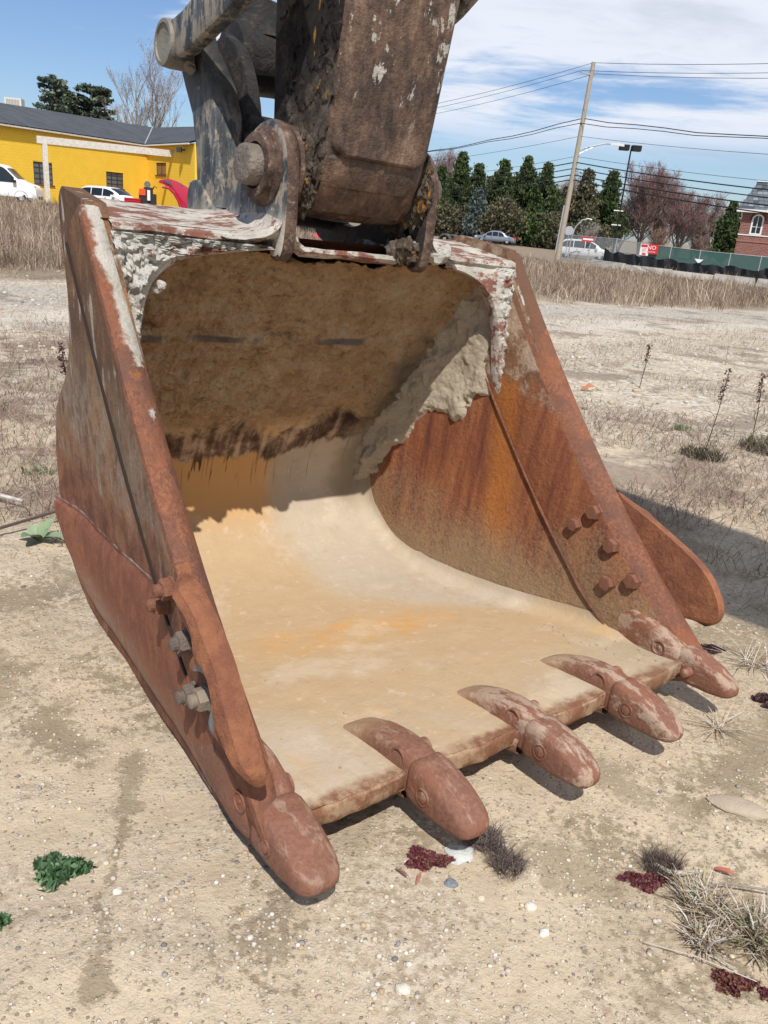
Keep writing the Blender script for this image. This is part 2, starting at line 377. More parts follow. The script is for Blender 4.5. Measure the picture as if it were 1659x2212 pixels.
def mk_shell():
    m = Mat('dusty_bucket_floor'); v, c = m.udw(); u, d, w = c
    n1 = m.noise(v, 2.2, 6, .6, .5); n2 = m.noise(v, 13, 7, .68); n3 = m.noise(v, 70, 4, .7); fl = m.noise(m.map(v, (5, 1, 1)), 3.5, 6, .6, .3)
    # smooth floor: ochre wash on the left, pale clay on the right
    pale = m.mix(n2, (.39, .325, .245), (.48, .41, .32)); och = m.mix(n2, (.40, .285, .165), (.49, .360, .225))
    lim = m.math('ADD', m.math('MULTIPLY', m.math('SUBTRACT', n1, .5), .30), m.ss(d, .55, 1.40, .80, .15))
    k = m.ss(m.math('SUBTRACT', u, lim), .10, -.10)
    floor = m.mix(k, pale, och)
    front = m.ss(m.math('ADD', d, m.math('MULTIPLY', n1, .5)), .85, .50)
    floor = m.mix(m.math('MULTIPLY', front, m.ss(fl, .38, .62, .5, 1.0)), floor, m.mix(n2, (.36, .285, .195), (.45, .365, .265)))
    leftgrey = m.math('MULTIPLY', m.ss(m.math('ADD', u, m.math('MULTIPLY', d, .15)), -.30, -.48), m.ss(d, .75, .45))
    floor = m.mix(m.math('MULTIPLY', leftgrey, .7), floor, (.47, .41, .33))
    # orange stain drifting across the floor
    ell = m.math('ADD', m.math('POWER', m.math('MULTIPLY', m.math('ADD', m.math('SUBTRACT', d, .97), m.math('MULTIPLY', u, .10)), 8.0), 2.0), m.math('POWER', m.math('MULTIPLY', m.math('ADD', u, .02), 2.4), 2.0))
    st = m.math('MULTIPLY', m.ss(m.math('ADD', ell, m.math('MULTIPLY', m.math('SUBTRACT', n2, .5), 5.0)), 1.6, -.6), m.ss(fl, .36, .60, .3, 1.0))
    floor = m.mix(m.math('MULTIPLY', st, .9), floor, (.54, .30, .11))
    floor = m.mix(m.ss(m.noise(v, 9, 8, .7), .50, .66, 0, .35), floor, (.42, .30, .175)); floor = m.mix(m.ss(m.noise(m.map(v, (1, 1, 1), (4, 4, 4)), 3.2, 7, .66), .52, .64, 0, .45), floor, (.56, .47, .36))
    st2 = m.ss(m.math('ABSOLUTE', m.math('ADD', m.math('SUBTRACT', d, .42), m.math('MULTIPLY', m.math('SUBTRACT', n1, .5), .6))), .09, .0)
    floor = m.mix(m.math('MULTIPLY', st2, m.ss(fl, .45, .65, 0, .55)), floor, (.55, .34, .14))
    floor = m.mix(m.ss(n3, .62, .72, 0, .4), floor, (.30, .235, .165)); scr = m.noise(m.map(v, (60, 2.2, 2.2), (0, 0, 0), (0, 0, R(8))), 1.5, 4, .6, .15); floor = m.mix(m.math('MULTIPLY', m.ss(scr, .62, .68, 0, .35), m.ss(d, .9, .5)), floor, (.36, .28, .19)); pt = m.noise(m.map(v, (1, 1, 1), (9, 2, 1)), 18, 6, .72); floor = m.mix(m.ss(pt, .57, .66, 0, .38), floor, (.37, .285, .185)); floor = m.mix(m.ss(pt, .42, .34, 0, .35), floor, (.60, .52, .42))
    # ochre run-off low on the back wall, left of the middle
    oz = m.math('MULTIPLY', m.math('MULTIPLY', m.ss(w, .36, .50), m.ss(u, .17, .09)), m.ss(n1, .30, .52, .6, 1.0)); floor = m.mix(m.math('MULTIPLY', oz, .85), floor, (.56, .31, .115))
    # rusty worn lip
    lipn = m.noise(m.map(v, (1.3, 1, 1.0)), 13, 8, .74); lip = m.ss(m.math('ADD', d, m.math('MULTIPLY', m.math('SUBTRACT', n2, .5), .12)), .250, .205)
    floor = m.mix(lip, floor, m.mix(m.ss(lipn, .44, .60), (.20, .095, .055), m.mix(n2, (.28, .17, .10), (.40, .285, .185))))
    # dark scraped band where the mud crust ends
    fing = m.noise(m.map(v, (8, 1, 1.0)), 3.0, 6, .6, .2)
    edge = m.math('ADD', w, m.math('MULTIPLY', m.math('SUBTRACT', fing, .5), .12))
    wl = m.math('ADD', .672, m.math('ADD', m.math('MULTIPLY', m.ss(u, .15, .42), .045), m.math('MULTIPLY', m.ss(m.math('ABSOLUTE', m.math('SUBTRACT', u, .12)), .07, .0), -.035)))
    k = m.ss(m.math('SUBTRACT', edge, wl), -.012, .012)
    scraped = m.ramp(m.math('ADD', m.math('MULTIPLY', fing, .5), m.math('MULTIPLY', n2, .5)), [(.42, (.075, .046, .036)), (.50, (.18, .118, .085)), (.58, (.46, .34, .235))])
    base = m.mix(k, floor, scraped)
    drops = m.math('MULTIPLY', m.ss(m.noise(m.map(v, (18, 1, 3.2)), 1.6, 2, .5), .60, .66), m.math('MULTIPLY', m.ss(w, .56, .60), m.ss(w, .72, .66)))
    base = m.mix(m.math('MULTIPLY', drops, m.ss(u, .05, -.05)), base, (.09, .05, .03))
    drip = m.math('MULTIPLY', m.ss(m.noise(m.map(v, (30, 1, 1.2)), 2.0, 4, .6, .3), .63, .68), m.math('MULTIPLY', m.ss(w, .5, .6), m.ss(w, .9, .72)))
    base = m.mix(m.math('MULTIPLY', drip, .5), base, (.12, .08, .05))
    mud = m.ramp(m.noise(m.map(v, (1, 1, 1), (0, 0, 0), (0, R(35), 0)), 9, 9, .74, .15), [(.36, (.56, .36, .20)), (.5, (.76, .52, .30)), (.64, (.82, .64, .42))])
    hf = m.noise(v, 95, 5, .8); mud = m.mix(m.ss(hf, .52, .66, 0, .4), mud, (.34, .22, .13)); mud = m.mix(m.ss(m.noise(m.map(v, (1, 1, 1), (2, 2, 2)), 70, 5, .8), .56, .68, 0, .5), mud, (.66, .54, .37)); mud = m.mix(m.ss(m.noise(v, 42, 6, .75), .52, .66, 0, .5), mud, (.26, .17, .10))
    mud = m.mix(m.ss(m.noise(m.map(v, (.7, 1, 1.6), (4, 2, 0), (0, R(30), 0)), 7, 9, .72, .2), .58, .68, 0, .7), mud, (.16, .10, .065))
    wm = m.math('ADD', w, m.math('MULTIPLY', m.math('SUBTRACT', m.noise(v, 5, 7, .7, .6), .5), .42))
    km = m.ss(m.math('SUBTRACT', wm, m.math('ADD', .13, wl)), -.02, .04)
    base = m.mix(km, base, mud)
    greyr = m.math('MULTIPLY', m.ss(m.math('ADD', u, m.math('MULTIPLY', n1, .5)), .66, .84), m.ss(w, .34, .5))
    base = m.mix(m.math('MULTIPLY', greyr, m.ss(w, 1.25, 1.05)), base, m.mix(n2, (.22, .17, .115), (.38, .31, .22)))
    weld = m.ss(m.math('ABSOLUTE', m.math('SUBTRACT', m.math('ADD', w, m.math('MULTIPLY', n2, .03)), 1.192)), .016, .008)
    base = m.mix(m.math('MULTIPLY', weld, m.ss(u, .52, .44)), base, m.mix(m.ss(m.noise(v, 4, 5, .6), .45, .6), m.mix(n2, (.22, .18, .15), (.38, .33, .28)), mud))
    pit = m.vor(m.map(v, (1, 1, 1)), 55, 'F1')
    return m.fin(base, .9, bumps=[(m.math('MULTIPLY', m.math('ADD', m.noise(v, 30, 9, .76), m.math('MULTIPLY', hf, .3)), m.ss(w, .72, .88, .05, 1.0)), .055, 1.0), (n3, .003, .6), (m.math('MULTIPLY', fl, m.ss(w, .9, .5)), .004, .4)], spec=.15)
M_shell = mk_shell()

def mk_crust(name, a, b, dark=(.08, .06, .045), sc=1.0):
    m = Mat(name); v, c = m.udw(); n = m.noise(v, 18*sc, 7, .7); n2 = m.noise(v, 5, 5, .6)
    base = m.mix(n, a, b); base = m.mix(m.ss(n2, .55, .75, 0, .6), base, tuple(x*.75 for x in a))
    return m.fin(base, .95, bumps=[(m.noise(v, 60, 6, .75), .012, 1.0), (m.noise(v, 20, 6, .7), .025, .8)], spec=.1)
M_cem = mk_crust('dried_white_cement', (.46, .44, .39), (.66, .64, .585)); M_mudg = mk_crust('dried_grey_clay', (.40, .335, .24), (.60, .53, .415))

def mk_arm():
    """dark steel of ears and links: blue black paint worn to pale dried clay"""
    m = Mat('worn_dark_paint'); v, c = m.udw(); n = m.math('ADD', m.math('MULTIPLY', m.noise(m.map(v, (1.6, 1.6, .8)), 9, 9, .74), .6), m.math('MULTIPLY', m.noise(m.map(v, (9, 9, 2)), 3, 6, .7), .4)); n2 = m.noise(v, 26, 6, .7); g = m.xyz(m.geo('Normal'))
    st = m.noise(m.map(v, (14, 14, 2)), 2.5, 6, .6)
    base = m.mix(m.ss(st, .35, .65), (.030, .036, .042), (.085, .095, .105))
    base = m.mix(m.ss(n, .49, .56, 0, .9), base, m.mix(n2, (.20, .17, .13), (.37, .32, .255)))
    base = m.mix(m.ss(n2, .63, .70, 0, .8), base, (.50, .46, .38))
    base = m.mix(m.math('MULTIPLY', m.ss(c[2], 1.62, 1.50), m.ss(n, .40, .50)), base, (.50, .46, .385))
    base = m.mix(m.math('MULTIPLY', m.ss(m.math('ADD', c[2], m.math('MULTIPLY', m.math('SUBTRACT', n, .5), .7)), 1.86, 1.98, 0, .8), m.ss(m.math('ABSOLUTE', c[0]), .278, .265)), base, (.022, .018, .015))
    return m.fin(base, .6, bumps=[(n2, .005, .8), (m.noise(v, 70, 4, .7), .002, .6)], spec=.4)
M_arm = mk_arm()
def mk_brown():
    m = Mat('brown_cast_ear_edge'); v, c = m.udw(); n = m.noise(v, 14, 8, .7); n2 = m.noise(v, 55, 5, .7)
    base = m.ramp(n, [(.36, (.035, .024, .020)), (.5, (.095, .055, .040)), (.64, (.19, .125, .088))])
    base = m.mix(m.ss(n2, .56, .66, 0, .6), base, (.31, .26, .20)); base = m.mix(m.ss(m.noise(v, 5, 7, .7), .52, .60, 0, .7), base, (.17, .145, .115))
    return m.fin(base, .7, bumps=[(n, .022, .9), (n2, .006, .9)], spec=.35)
M_brown = mk_brown()
def mk_stick():
    m = Mat('rusted_stick_plate'); v, c = m.udw(); st = m.math('ADD', m.math('MULTIPLY', m.noise(m.map(v, (7, 5, 2.6)), 4, 8, .76, .1), .45), m.math('MULTIPLY', m.noise(m.map(v, (3, 3, 1.6)), 4, 8, .72), .55)); n = m.noise(v, 9, 8, .7); f = m.noise(v, 60, 5, .7)
    base = m.ramp(st, [(.40, (.035, .026, .022)), (.48, (.092, .058, .042)), (.55, (.165, .100, .066)), (.63, (.26, .185, .13))])
    base = m.mix(m.ss(n, .60, .68, 0, .55), base, (.055, .050, .052))
    sp = m.math('MULTIPLY', m.ss(m.noise(m.map(v, (2.0, 2.0, .9), (.7, 0, 1.3)), 9.5, 8, .68, .2), .585, .61), m.ss(c[2], 1.80, 1.95))
    base = m.mix(m.math('MULTIPLY', sp, .9), base, (.50, .48, .43))
    base = m.mix(m.ss(f, .66, .74, 0, .5), base, (.35, .22, .12))
    return m.fin(base, .62, bumps=[(n, .012, .7), (f, .005, .9), (m.noise(v, 24, 6, .75), .015, .8)], spec=.4)
M_stick = mk_stick()
def mk_grease():
    m = Mat('caked_black_grease'); v, c = m.udw(); n = m.noise(v, 20, 8, .75, .6); n2 = m.noise(v, 6, 5, .6)
    base = m.ramp(n, [(.38, (.007, .006, .005)), (.52, (.022, .018, .015)), (.64, (.075, .060, .046))])
    ye = m.math('MULTIPLY', m.ss(m.noise(m.map(v, (6, 6, 1.6), (2, 0, 0)), 4.5, 4, .6), .66, .70), m.ss(c[0], -.15, -.19))
    base = m.mix(ye, base, (.55, .24, .02))
    return m.fin(base, .62, bumps=[(n, .022, .9), (m.noise(v, 50, 6, .8), .008, .9)], spec=.5)
M_grease = mk_grease()
def mk_caked():
    m = Mat('caked_brown_dirt'); v, c = m.udw(); n = m.noise(v, 16, 9, .78, .2); n2 = m.noise(v, 5, 6, .65)
    lo_ = m.ss(m.math('ADD', c[2], m.math('MULTIPLY', m.math('SUBTRACT', n2, .5), .9)), 1.98, 1.80)
    dark = m.ramp(n, [(.38, (.008, .006, .005)), (.52, (.026, .020, .016)), (.66, (.08, .062, .048))]); pale = m.ramp(n, [(.38, (.045, .034, .026)), (.52, (.135, .105, .078)), (.66, (.26, .215, .165))])
    base = m.mix(lo_, dark, pale); ye = m.math('MULTIPLY', m.ss(m.noise(m.map(v, (5, 5, 1.3), (2, 0, 0)), 5.0, 5, .7), .60, .63), m.ss(c[1], 1.30, 1.22)); base = m.mix(ye, base, (.50, .23, .03))
    return m.fin(base, .75, bumps=[(n, .030, 1.0), (m.noise(v, 50, 6, .8), .012, 1.0)], spec=.3)
M_caked = mk_caked()
M_chrome = plain('chromed_rod', (.62, .64, .66), .18, 1.0)
M_boss = plain('pale_weathered_casting', (.22, .205, .17), .62, 0.2, .45, 14, .004)
M_bolt = plain('rusty_bolt', (.21, .090, .055), .75, 0, .5, 40, .005)
M_boltg = plain('dusty_grey_nut', (.155, .118, .095), .7, 0, .6, 30, .006)
M_clay = plain('pale_clay_nut', (.23, .185, .14), .8, 0, .25, 22, .003)

# ------------------------------------------------------------------ the bucket
def df(w): return 1.684*w-.567*w*w+.119*w**3-.439          # depth of the front edge of the side plates
def A(d, w): return .80-.079*max(0.0, min(1.35, d-df(w)))*(1.0 if w > .3 else 1.0)
bucket = empty('excavator_bucket', (0, 0, 0), 0, 'huge rusty digging bucket with five worn teeth resting on the sandy dirt', 'excavator bucket')
bucket.matrix_world = MROOT
def bpart(mb, name, mats, parent=None, kind=None, label=None):
    o = mb.build(name, mats, parent or bucket, kind)
    if label: o['label'] = label
    return o
NS, NT = 90, 46
Fc = [(df(w), w) for w in np.linspace(1.552, .42, 24)]+[(.165, .385), (.175, .335), (.26, .30)]
Gc = [(1.50, 1.585), (1.565, 1.56), (1.565, 1.45), (1.54, 1.34), (1.545, 1.24), (1.57, 1.13), (1.66, 1.03), (1.80, .94), (1.90, .86), (1.935, .76), (1.935, .66), (1.90, .55), (1.85, .43), (1.76, .335), (1.64, .26), (1.48, .225), (1.17, .215), (.90, .225), (.65, .25), (.42, .27)]
# both polylines share the parameter s; the lower rows fan forward to the tooth
F_ = interp(Fc, NS); G_ = smoothc(Gc, NS, 1)
def side_pt(i, j, sgn, off, wob=0.0):
    s = .035+.965*j/(NT-1); d = F_[i][0]*(1-s)+G_[i][0]*s; w = F_[i][1]*(1-s)+G_[i][1]*s
    a = A(d, w)-off
    if wob: a += wob*fbm(d*3, w*3, sgn*5, 1.0, 3)
    return Lp(sgn*a, d, w)
M_SIDE = [M_outer, M_inner]
side_out = []
for sgn in (-1, 1):
    mb = MB()
    Po = np.array([[side_pt(i, j, sgn, .016, .004) for j in range(NT)] for i in range(NS)])
    Pi = np.array([[side_pt(i, j, sgn, .072, .003) for j in range(NT)] for i in range(NS)])
    mb.grid(Po, 0, True, flip=sgn > 0); mb.grid(Pi, 1, True, flip=sgn < 0)
    ring = lambda P: np.concatenate([P[0, :], P[1:, -1], P[-1, -2::-1], P[-2:0:-1, 0]])
    rr = np.stack([ring(Po), ring(Pi)], 1); mb.grid(rr, 0, True, cu=True)
    bpart(mb, 'side_plate', M_SIDE)
    # thick side bar along the front edge (proud on both faces)
    n = 110; ws = np.linspace(1.545, .395, n); mb = MB(); rows = []; mats = []
    for q, w0 in enumerate(ws):
        d0 = df(w0) if w0 > .40 else df(.40)+(.40-w0)*.25
        e = .001*fbm(w0*9, sgn*3, 0, 1, 3)*4
        wd = .245 if w0 > .75 else .245-(.75-w0)*.18
        wi = .33 if w0 > .6 else .33-(.6-w0)*.3
        sl = .18 if w0 > .5 else .1      # section leans along the plate
        sec = [(wd, .024), (wd-.001, .004), (wd-.02, .000), (.026, .000), (.008, .003), (.001, .010), (.000+e, .036), (.010, .054), (.026, .068), (.052, .080), (.080, .085), (wi-.02, .084), (wi, .079), (wi+.003, .068)]
        row = []
        for t, o_ in sec:
            # move back along the local normal of the edge
            sl = 1.684-1.134*max(w0, .4)+.357*max(w0, .4)**2
            nx, nz = 1/math.hypot(1, sl), -sl/math.hypot(1, sl)
            d = d0+t*nx; w = w0+t*nz*.55
            if w < .235: w = .235+(w-.235)*.1
            row.append(Lp(sgn*(A(d, w)-o_-.0008*fbm(d*30, w*30, 1, 1, 2)), d, w))
        rows.append(row)
    P = np.array(rows)
    mb.grid(P[:, 0:4], 0, True, flip=sgn > 0); mb.grid(P[:, 3:10], 1, True, flip=sgn > 0); mb.grid(P[:, 9:], 2, True, flip=sgn > 0)
    mb.add(P[0], [tuple(range(P.shape[1]))], 1); mb.add(P[-1], [tuple(range(P.shape[1]))], 1)
    bpart(mb, 'side_bar', [M_bar, M_edge, M_inner])
    # dark tube standing in for the crevice shadow where the bar overlaps the plate
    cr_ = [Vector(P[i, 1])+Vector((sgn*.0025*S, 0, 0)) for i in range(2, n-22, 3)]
    bpart(MB().tube([tuple(p) for p in cr_], .0060*S, 5), 'seam_shade_strip', M_seam_shade)
    # weld bead along the inner rear edge of the bar
    wb_ = [Vector(P[i, -2])+Vector((0, 0, 0)) for i in range(0, n, 3)]
    mb = MB().tube(wb_, [.006*S*(1+.35*mn.noise(p*40)) for p in wb_], 6, 0)
    bpart(mb, 'weld_bead', M_edge)
# heel shroud: wear plate over the lower outside of each side
for sgn in (-1, 1):
    top = interp([(1.93, .53), (1.62, .575), (1.37, .60), (1.10, .63), (.77, .68), (.60, .60), (.47, .50), (.36, .44)], 70)
    bot = interp([(1.90, .47), (1.80, .35), (1.65, .255), (1.48, .215), (1.17, .205), (.90, .215), (.62, .235), (.40, .255), (.30, .27)], 70)
    mb = MB(); rows = []
    for i in range(70):
        row = []
        for j in range(13):
            s = j/12.0; d = top[i][0]*(1-s)+bot[i][0]*s; w = top[i][1]*(1-s)+bot[i][1]*s
            rim = min(1.0, min(s, 1-s)*12)
            prof = (0.012*(1 if j > 0 else -.2))+.008*math.sin(math.pi*s)
            und = .045*max(0, (s-.72)/.28)**2
            row.append(Lp(sgn*(A(d, w)-.018+prof-und+.002*fbm(d*5, w*5, 2, 1, 3)), d, w))
        # underside return
        d, w = bot[i]; row.append(Lp(sgn*(A(d, w)-.16), d, w-.006))
        rows.append(row)
    P = np.array(rows); mb.grid(P, 0, True, flip=sgn > 0)
    mb.add(P[-1], [tuple(range(P.shape[1]))], 0)
    bpart(mb, 'heel_shroud', M_shroud)
    mb = MB().tube([Lp(sgn*(A(d, w)-.022), d, w+.004) for d, w in top[:50]], [.008*S*(1+.5*mn.noise(Vector((d*30, w*30, 0)))) for d, w in top[:50]], 6)
    o = bpart(mb, 'weld_bead', plain('weld_bead_clay', (.24, .18, .15), .8, 0, .6, 30, .003) if sgn < 0 else M_shroud)

# shell: lip, floor, heel, back wall and throat in one rolled plate
PR = [(.200, .400), (.30, .392), (.50, .365), (.75, .325), (1.0, .288), (1.25, .268), (1.45, .272), (1.62, .305), (1.76, .38), (1.83, .48), (1.845, .58), (1.80, .72), (1.70, .90), (1.60, 1.05), (1.50, 1.19), (1.40, 1.33), (1.325, 1.43), (1.26, 1.475), (1.215, 1.482)]
NPf, NU = 340, 230
PF = smoothc(PR, NPf, 2)
tan = np.gradient(PF, axis=0); tan /= np.linalg.norm(tan, axis=1)[:, None]
nor = np.stack([-tan[:, 1], tan[:, 0]], 1)      # towards the inside
if nor[20][1] < 0: nor = -nor
rows = []
for i in range(NPf):
    d0, w0 = PF[i]; hw = A(d0, w0)-.070; row = []
    fil = .07*float(sst(.22, .5, d0)) if w0 < 1.4 else .05
    crust = float(sst(.74, .92, w0))
    for j in range(NU):
        x = -1+2*j/(NU-1); x = math.copysign(abs(x)**.85, x); u = x*hw; h = 0.0
        e = (abs(u)-(hw-fil))/max(fil, 1e-4)
        if e > 0: h += fil*(1-math.sqrt(max(0, 1-min(1, e)**2)))*.8
        if crust > 0:
            q = fbm(u*2.2, d0*2.2, w0*2.6, 1.5, 6, .7); h += crust*(.016+.022*max(-.6, q)+.012*mn.fractal(Vector((u*22, d0*16, w0*30)), .6, 2.2, 4))
            rm = float(sst(.30, .6, u))*float(sst(1.35, .8, w0)); h += rm*.05*abs(fbm(u*4, d0*4, w0*4, 1.2, 5))
            if abs(w0-1.19) < .018 and u < .5: h += .007
            ch = float(sst(.0, .5, abs(x)-.55+.15*q))*float(sst(1.1, 1.42, w0)); h += .05*ch*abs(q)
        h += .0022*fbm(u*7, d0*7, w0*7, 1, 3)
        if d0 < .3: h += -.004*abs(fbm(u*9, 0, 0, 1, 3))
        dn, wn_ = d0+nor[i][0]*h, w0+nor[i][1]*h
        if i == 0: dn += .013*math.sin((u/.368)*math.pi+math.pi/2)**2-.006+.006*fbm(u*10, 1, 1, 1, 3)
        row.append(Lp(u, dn, wn_))
    rows.append(row)
Pin = np.array(rows)
rows = []
for i in range(0, NPf, 2):
    d0, w0 = PF[i]; hw = A(d0, w0)-.045; t = .046 if d0 < .35 and w0 < .5 else .038
    rows.append([Lp(hw*(-1+2*j/24.0), d0-nor[i][0]*t, w0-nor[i][1]*t) for j in range(25)])
Pout = np.array(rows)
mb = MB().grid(Pin, 0, True).grid(Pout, 1, True)
# lip nose (rounded) joining the inner and outer sheet
nose = []
for k in range(6):
    a = math.pi*k/5; row = []
    for j in range(0, NU, 2):
        p = Vector(Pin[0, j]); row.append((p.x, p.y-.006*S*math.sin(a)**.5-.004*abs(fbm(p.x*12, a, 0, 1, 3)), p.z-.025*S*(1-math.cos(a))))
    nose.append(row)
mb.grid(np.array(nose), 0, True)
bpart(mb, 'shell_plate', [M_shell, M_shroud])
# top plate with a thick rounded front lip
mb = MB(); rows = []
for i, (d, w) in enumerate([(1.235, 1.478), (1.212, 1.484), (1.200, 1.495), (1.203, 1.508), (1.222, 1.516), (1.30, 1.527), (1.42, 1.548), (1.52, 1.565), (1.58, 1.56), (1.585, 1.53), (1.56, 1.50)]):
    row = []
    for j in range(80):
        x = -1+2*j/79.0; hw = A(d, w)-.066; u = x*hw
        lift = .030*float(sst(.38, .26, abs(u))) if i < 5 else .012*float(sst(.4, .26, abs(u)))
        if abs(u) < .232: lift = .030*float(sst(.17, .232, abs(u)))-.012
        w_ = min(w, 1.500) if (i >= 4 and abs(u) < .232) else w
        dd = d-(.045 if i < 5 else .02)*float(sst(.42, .27, abs(u)))*(1 if abs(u) > .20 else 0.55)
        q = .004*fbm(u*5, d*5, w*5, 1.5, 4)
        row.append(Lp(u, dd+q, w_+lift+q))
    rows.append(row)
mb.grid(np.array(rows), 0, True)
o = bpart(mb, 'top_plate', [M_top, M_grease])
for f in o.data.polygons:
    if abs(f.center.x/S) < .235 and f.center.y/S+OFF.y > 1.23: f.material_index = 1
# inner curved gussets in the two upper corners
def gus_d(w): return 1.00+.135*w
def gusset_curve(n):
    return smoothc([(.40, 1.478), (.50, 1.462), (.585, 1.425), (.645, 1.355), (.672, 1.26), (.680, 1.16), (.690, 1.06), (.700, 1.03)], n, 2)
for sgn in (-1, 1):
    n = 110; C = gusset_curve(n); mb = MB(); rows = []
    if sgn < 0: C = smoothc([(.27, 1.482), (.36, 1.470), (.48, 1.452), (.58, 1.425), (.645, 1.36), (.668, 1.26), (.678, 1.16), (.690, 1.06), (.700, 1.03)], n, 2)
    for i in range(n):
        cu, cw = C[i]; s = i/(n-1.0)
        # outer boundary: along the lip to the corner, then down the plate
        ic = int(np.argmin(np.abs(C[:, 1]-1.405))); c0 = C[0][0]
        if i <= ic: ou, ow = c0+(.737-c0)*i/ic, 1.490
        else: ou, ow = .737, 1.490+(C[-1][1]-1.490)*(i-ic)/(n-1-ic)
        row = []
        for j in range(31):
            t = j/30.0; uu = cu*(1-t)+ou*t; ww = cw*(1-t)+ow*t
            dd = gus_d(ww)+.010*t
            rough = (1.25 if sgn < 0 else .55)*float(sst(0, .2, t))*float(sst(1.0, 1.2, ww))*(1 if sgn < 0 else float(sst(.60, .68, uu)))
            b = abs(fbm(uu*11+sgn, ww*11, 1, 1.8, 6)); b2 = abs(fbm(uu*4+sgn, ww*4, 7, 1.5, 3)); dd -= rough*(.045*b+.03*b2)
            row.append(Lp(sgn*uu, dd, ww))
        back = Lp(sgn*(cu+.004), gus_d(cw)+.05, cw+.003); edge = Lp(sgn*(cu-.004), gus_d(cw)+.012, cw-.004)
        rows.append([back, edge]+row)
    P = np.array(rows); mb.grid(P, 0, True, flip=sgn < 0)
    mb.add(P[-1], [tuple(range(P.shape[1]))], 0)
    o = bpart(mb, 'corner_gusset', [M_top, M_cem])
    for f in o.data.polygons:
        c = f.center; uu = abs(c.x/S); ww = c.z/S+OFF.z
        if sgn < 0 and (uu > .58 or ww > 1.47) and mn.noise(c*16)+.35 > 0 or sgn > 0 and uu > .64 and ww > 1.28 and mn.noise(c*14)+.1 > 0: f.material_index = 1
# cement clods caked in the two upper corners
def clods(name, seeds, mat, parent=bucket, jit=.30, sub=(12, 9)):
    mb = MB()
    for k, (u, d, w, r) in enumerate(seeds):
        P = []
        for i in range(sub[1]):
            th = math.pi*i/(sub[1]-1); row = []
            for j in range(sub[0]):
                ph = 2*math.pi*j/sub[0]; v = Vector((math.sin(th)*math.cos(ph), math.sin(th)*math.sin(ph), math.cos(th)))
                q = r*(1+jit*1.5*fbm(v.x*.9+k*7, v.y*.9, v.z*.9, 1.0, 4)); row.append(Lp(u+v.x*q*1.25, d+v.y*q*.7, w+v.z*q))
            P.append(row)
        mb.grid(np.array(P), 0, True, cv=True)
    return bpart(mb, name, mat, parent, 'stuff')
sd_ = []
for k in range(18):                                   # left: thick white clods down the corner
    t = rng.random(); w = 1.47-.44*t**1.1; spread = .10 if w > 1.3 else .05
    u = -.735+rng.random()*spread*(1+1.2*max(0, (w-1.3)/.2)); sd_.append((u, gus_d(w)+.004-.020*rng.random(), w, .004+.010*rng.random()**2))
for k in range(0):
    t = rng.random(); sd_.append((-.66+.36*t, gus_d(1.46)+.01, 1.455-.03*math.sin(t*3)+rng.normal(0, .006)-.02*(1-t), .003+.006*rng.random()))
clods('cement_clods', sd_, M_cem)
sd_ = []
for k in range(14):
    u = .66+.125*rng.random(); w = 1.47-.16*rng.random(); sd_.append((u, gus_d(w)-.004, w-(.735-u)*.1, .003+.007*rng.random()**2))
for k in range(16): sd_.append((.31+.06*rng.random(), 1.16+.04*rng.random(), 1.50+.03*rng.random(), .012+.012*rng.random()))
clods('cement_clods', sd_, M_cem)
# grey clay packed on the upper rear of the right plate's inner face
def clay_line(d): return .85+(1.55-d)*.42 if d < 1.55 else .85-(d-1.55)*1.25
mb = MB(); rows = []; V = []; nn = 170
ds = np.linspace(1.06, 1.90, nn); wsn = np.linspace(.40, 1.46, nn); idx = -np.ones((nn, nn), int); V = []
for i, d in enumerate(ds):
    for j, w in enumerate(wsn):
        q = fbm(d*3, w*3, 2.2, 1.5, 5, .7); k = w-clay_line(d)+.06*fbm(d*6, w*6, 9, 1.5, 4)
        bd = np.interp(w, [.25, .48, .58, .72, .90, 1.05, 1.19, 1.33, 1.46], [1.62, 1.84, 1.85, 1.81, 1.71, 1.61, 1.51, 1.41, 1.29])
        if k > -.09 and d < bd+.05 and d > 1.150+.10*(w-1):
            th = (.022*(1+.7*q)*float(sst(1.15, 1.26, d-.1*(w-1)))+.05*float(sst(.25, .0, bd-d))*(.5+abs(q))+.006)*float(sst(-.03, .03, k))-.007
            idx[i, j] = len(V); V.append(Lp(A(d, w)-.070-th-.004*mn.fractal(Vector((d*25, w*25, 3)), .7, 2.1, 4)*float(sst(-.02, .04, k)), d, w))
Fq = [(idx[i, j], idx[i+1, j], idx[i+1, j+1], idx[i, j+1]) for i in range(nn-1) for j in range(nn-1) if min(idx[i, j], idx[i+1, j], idx[i+1, j+1], idx[i, j+1]) >= 0]
mb.add(V, Fq, 0, True); bpart(mb, 'dried_clay', M_mudg)

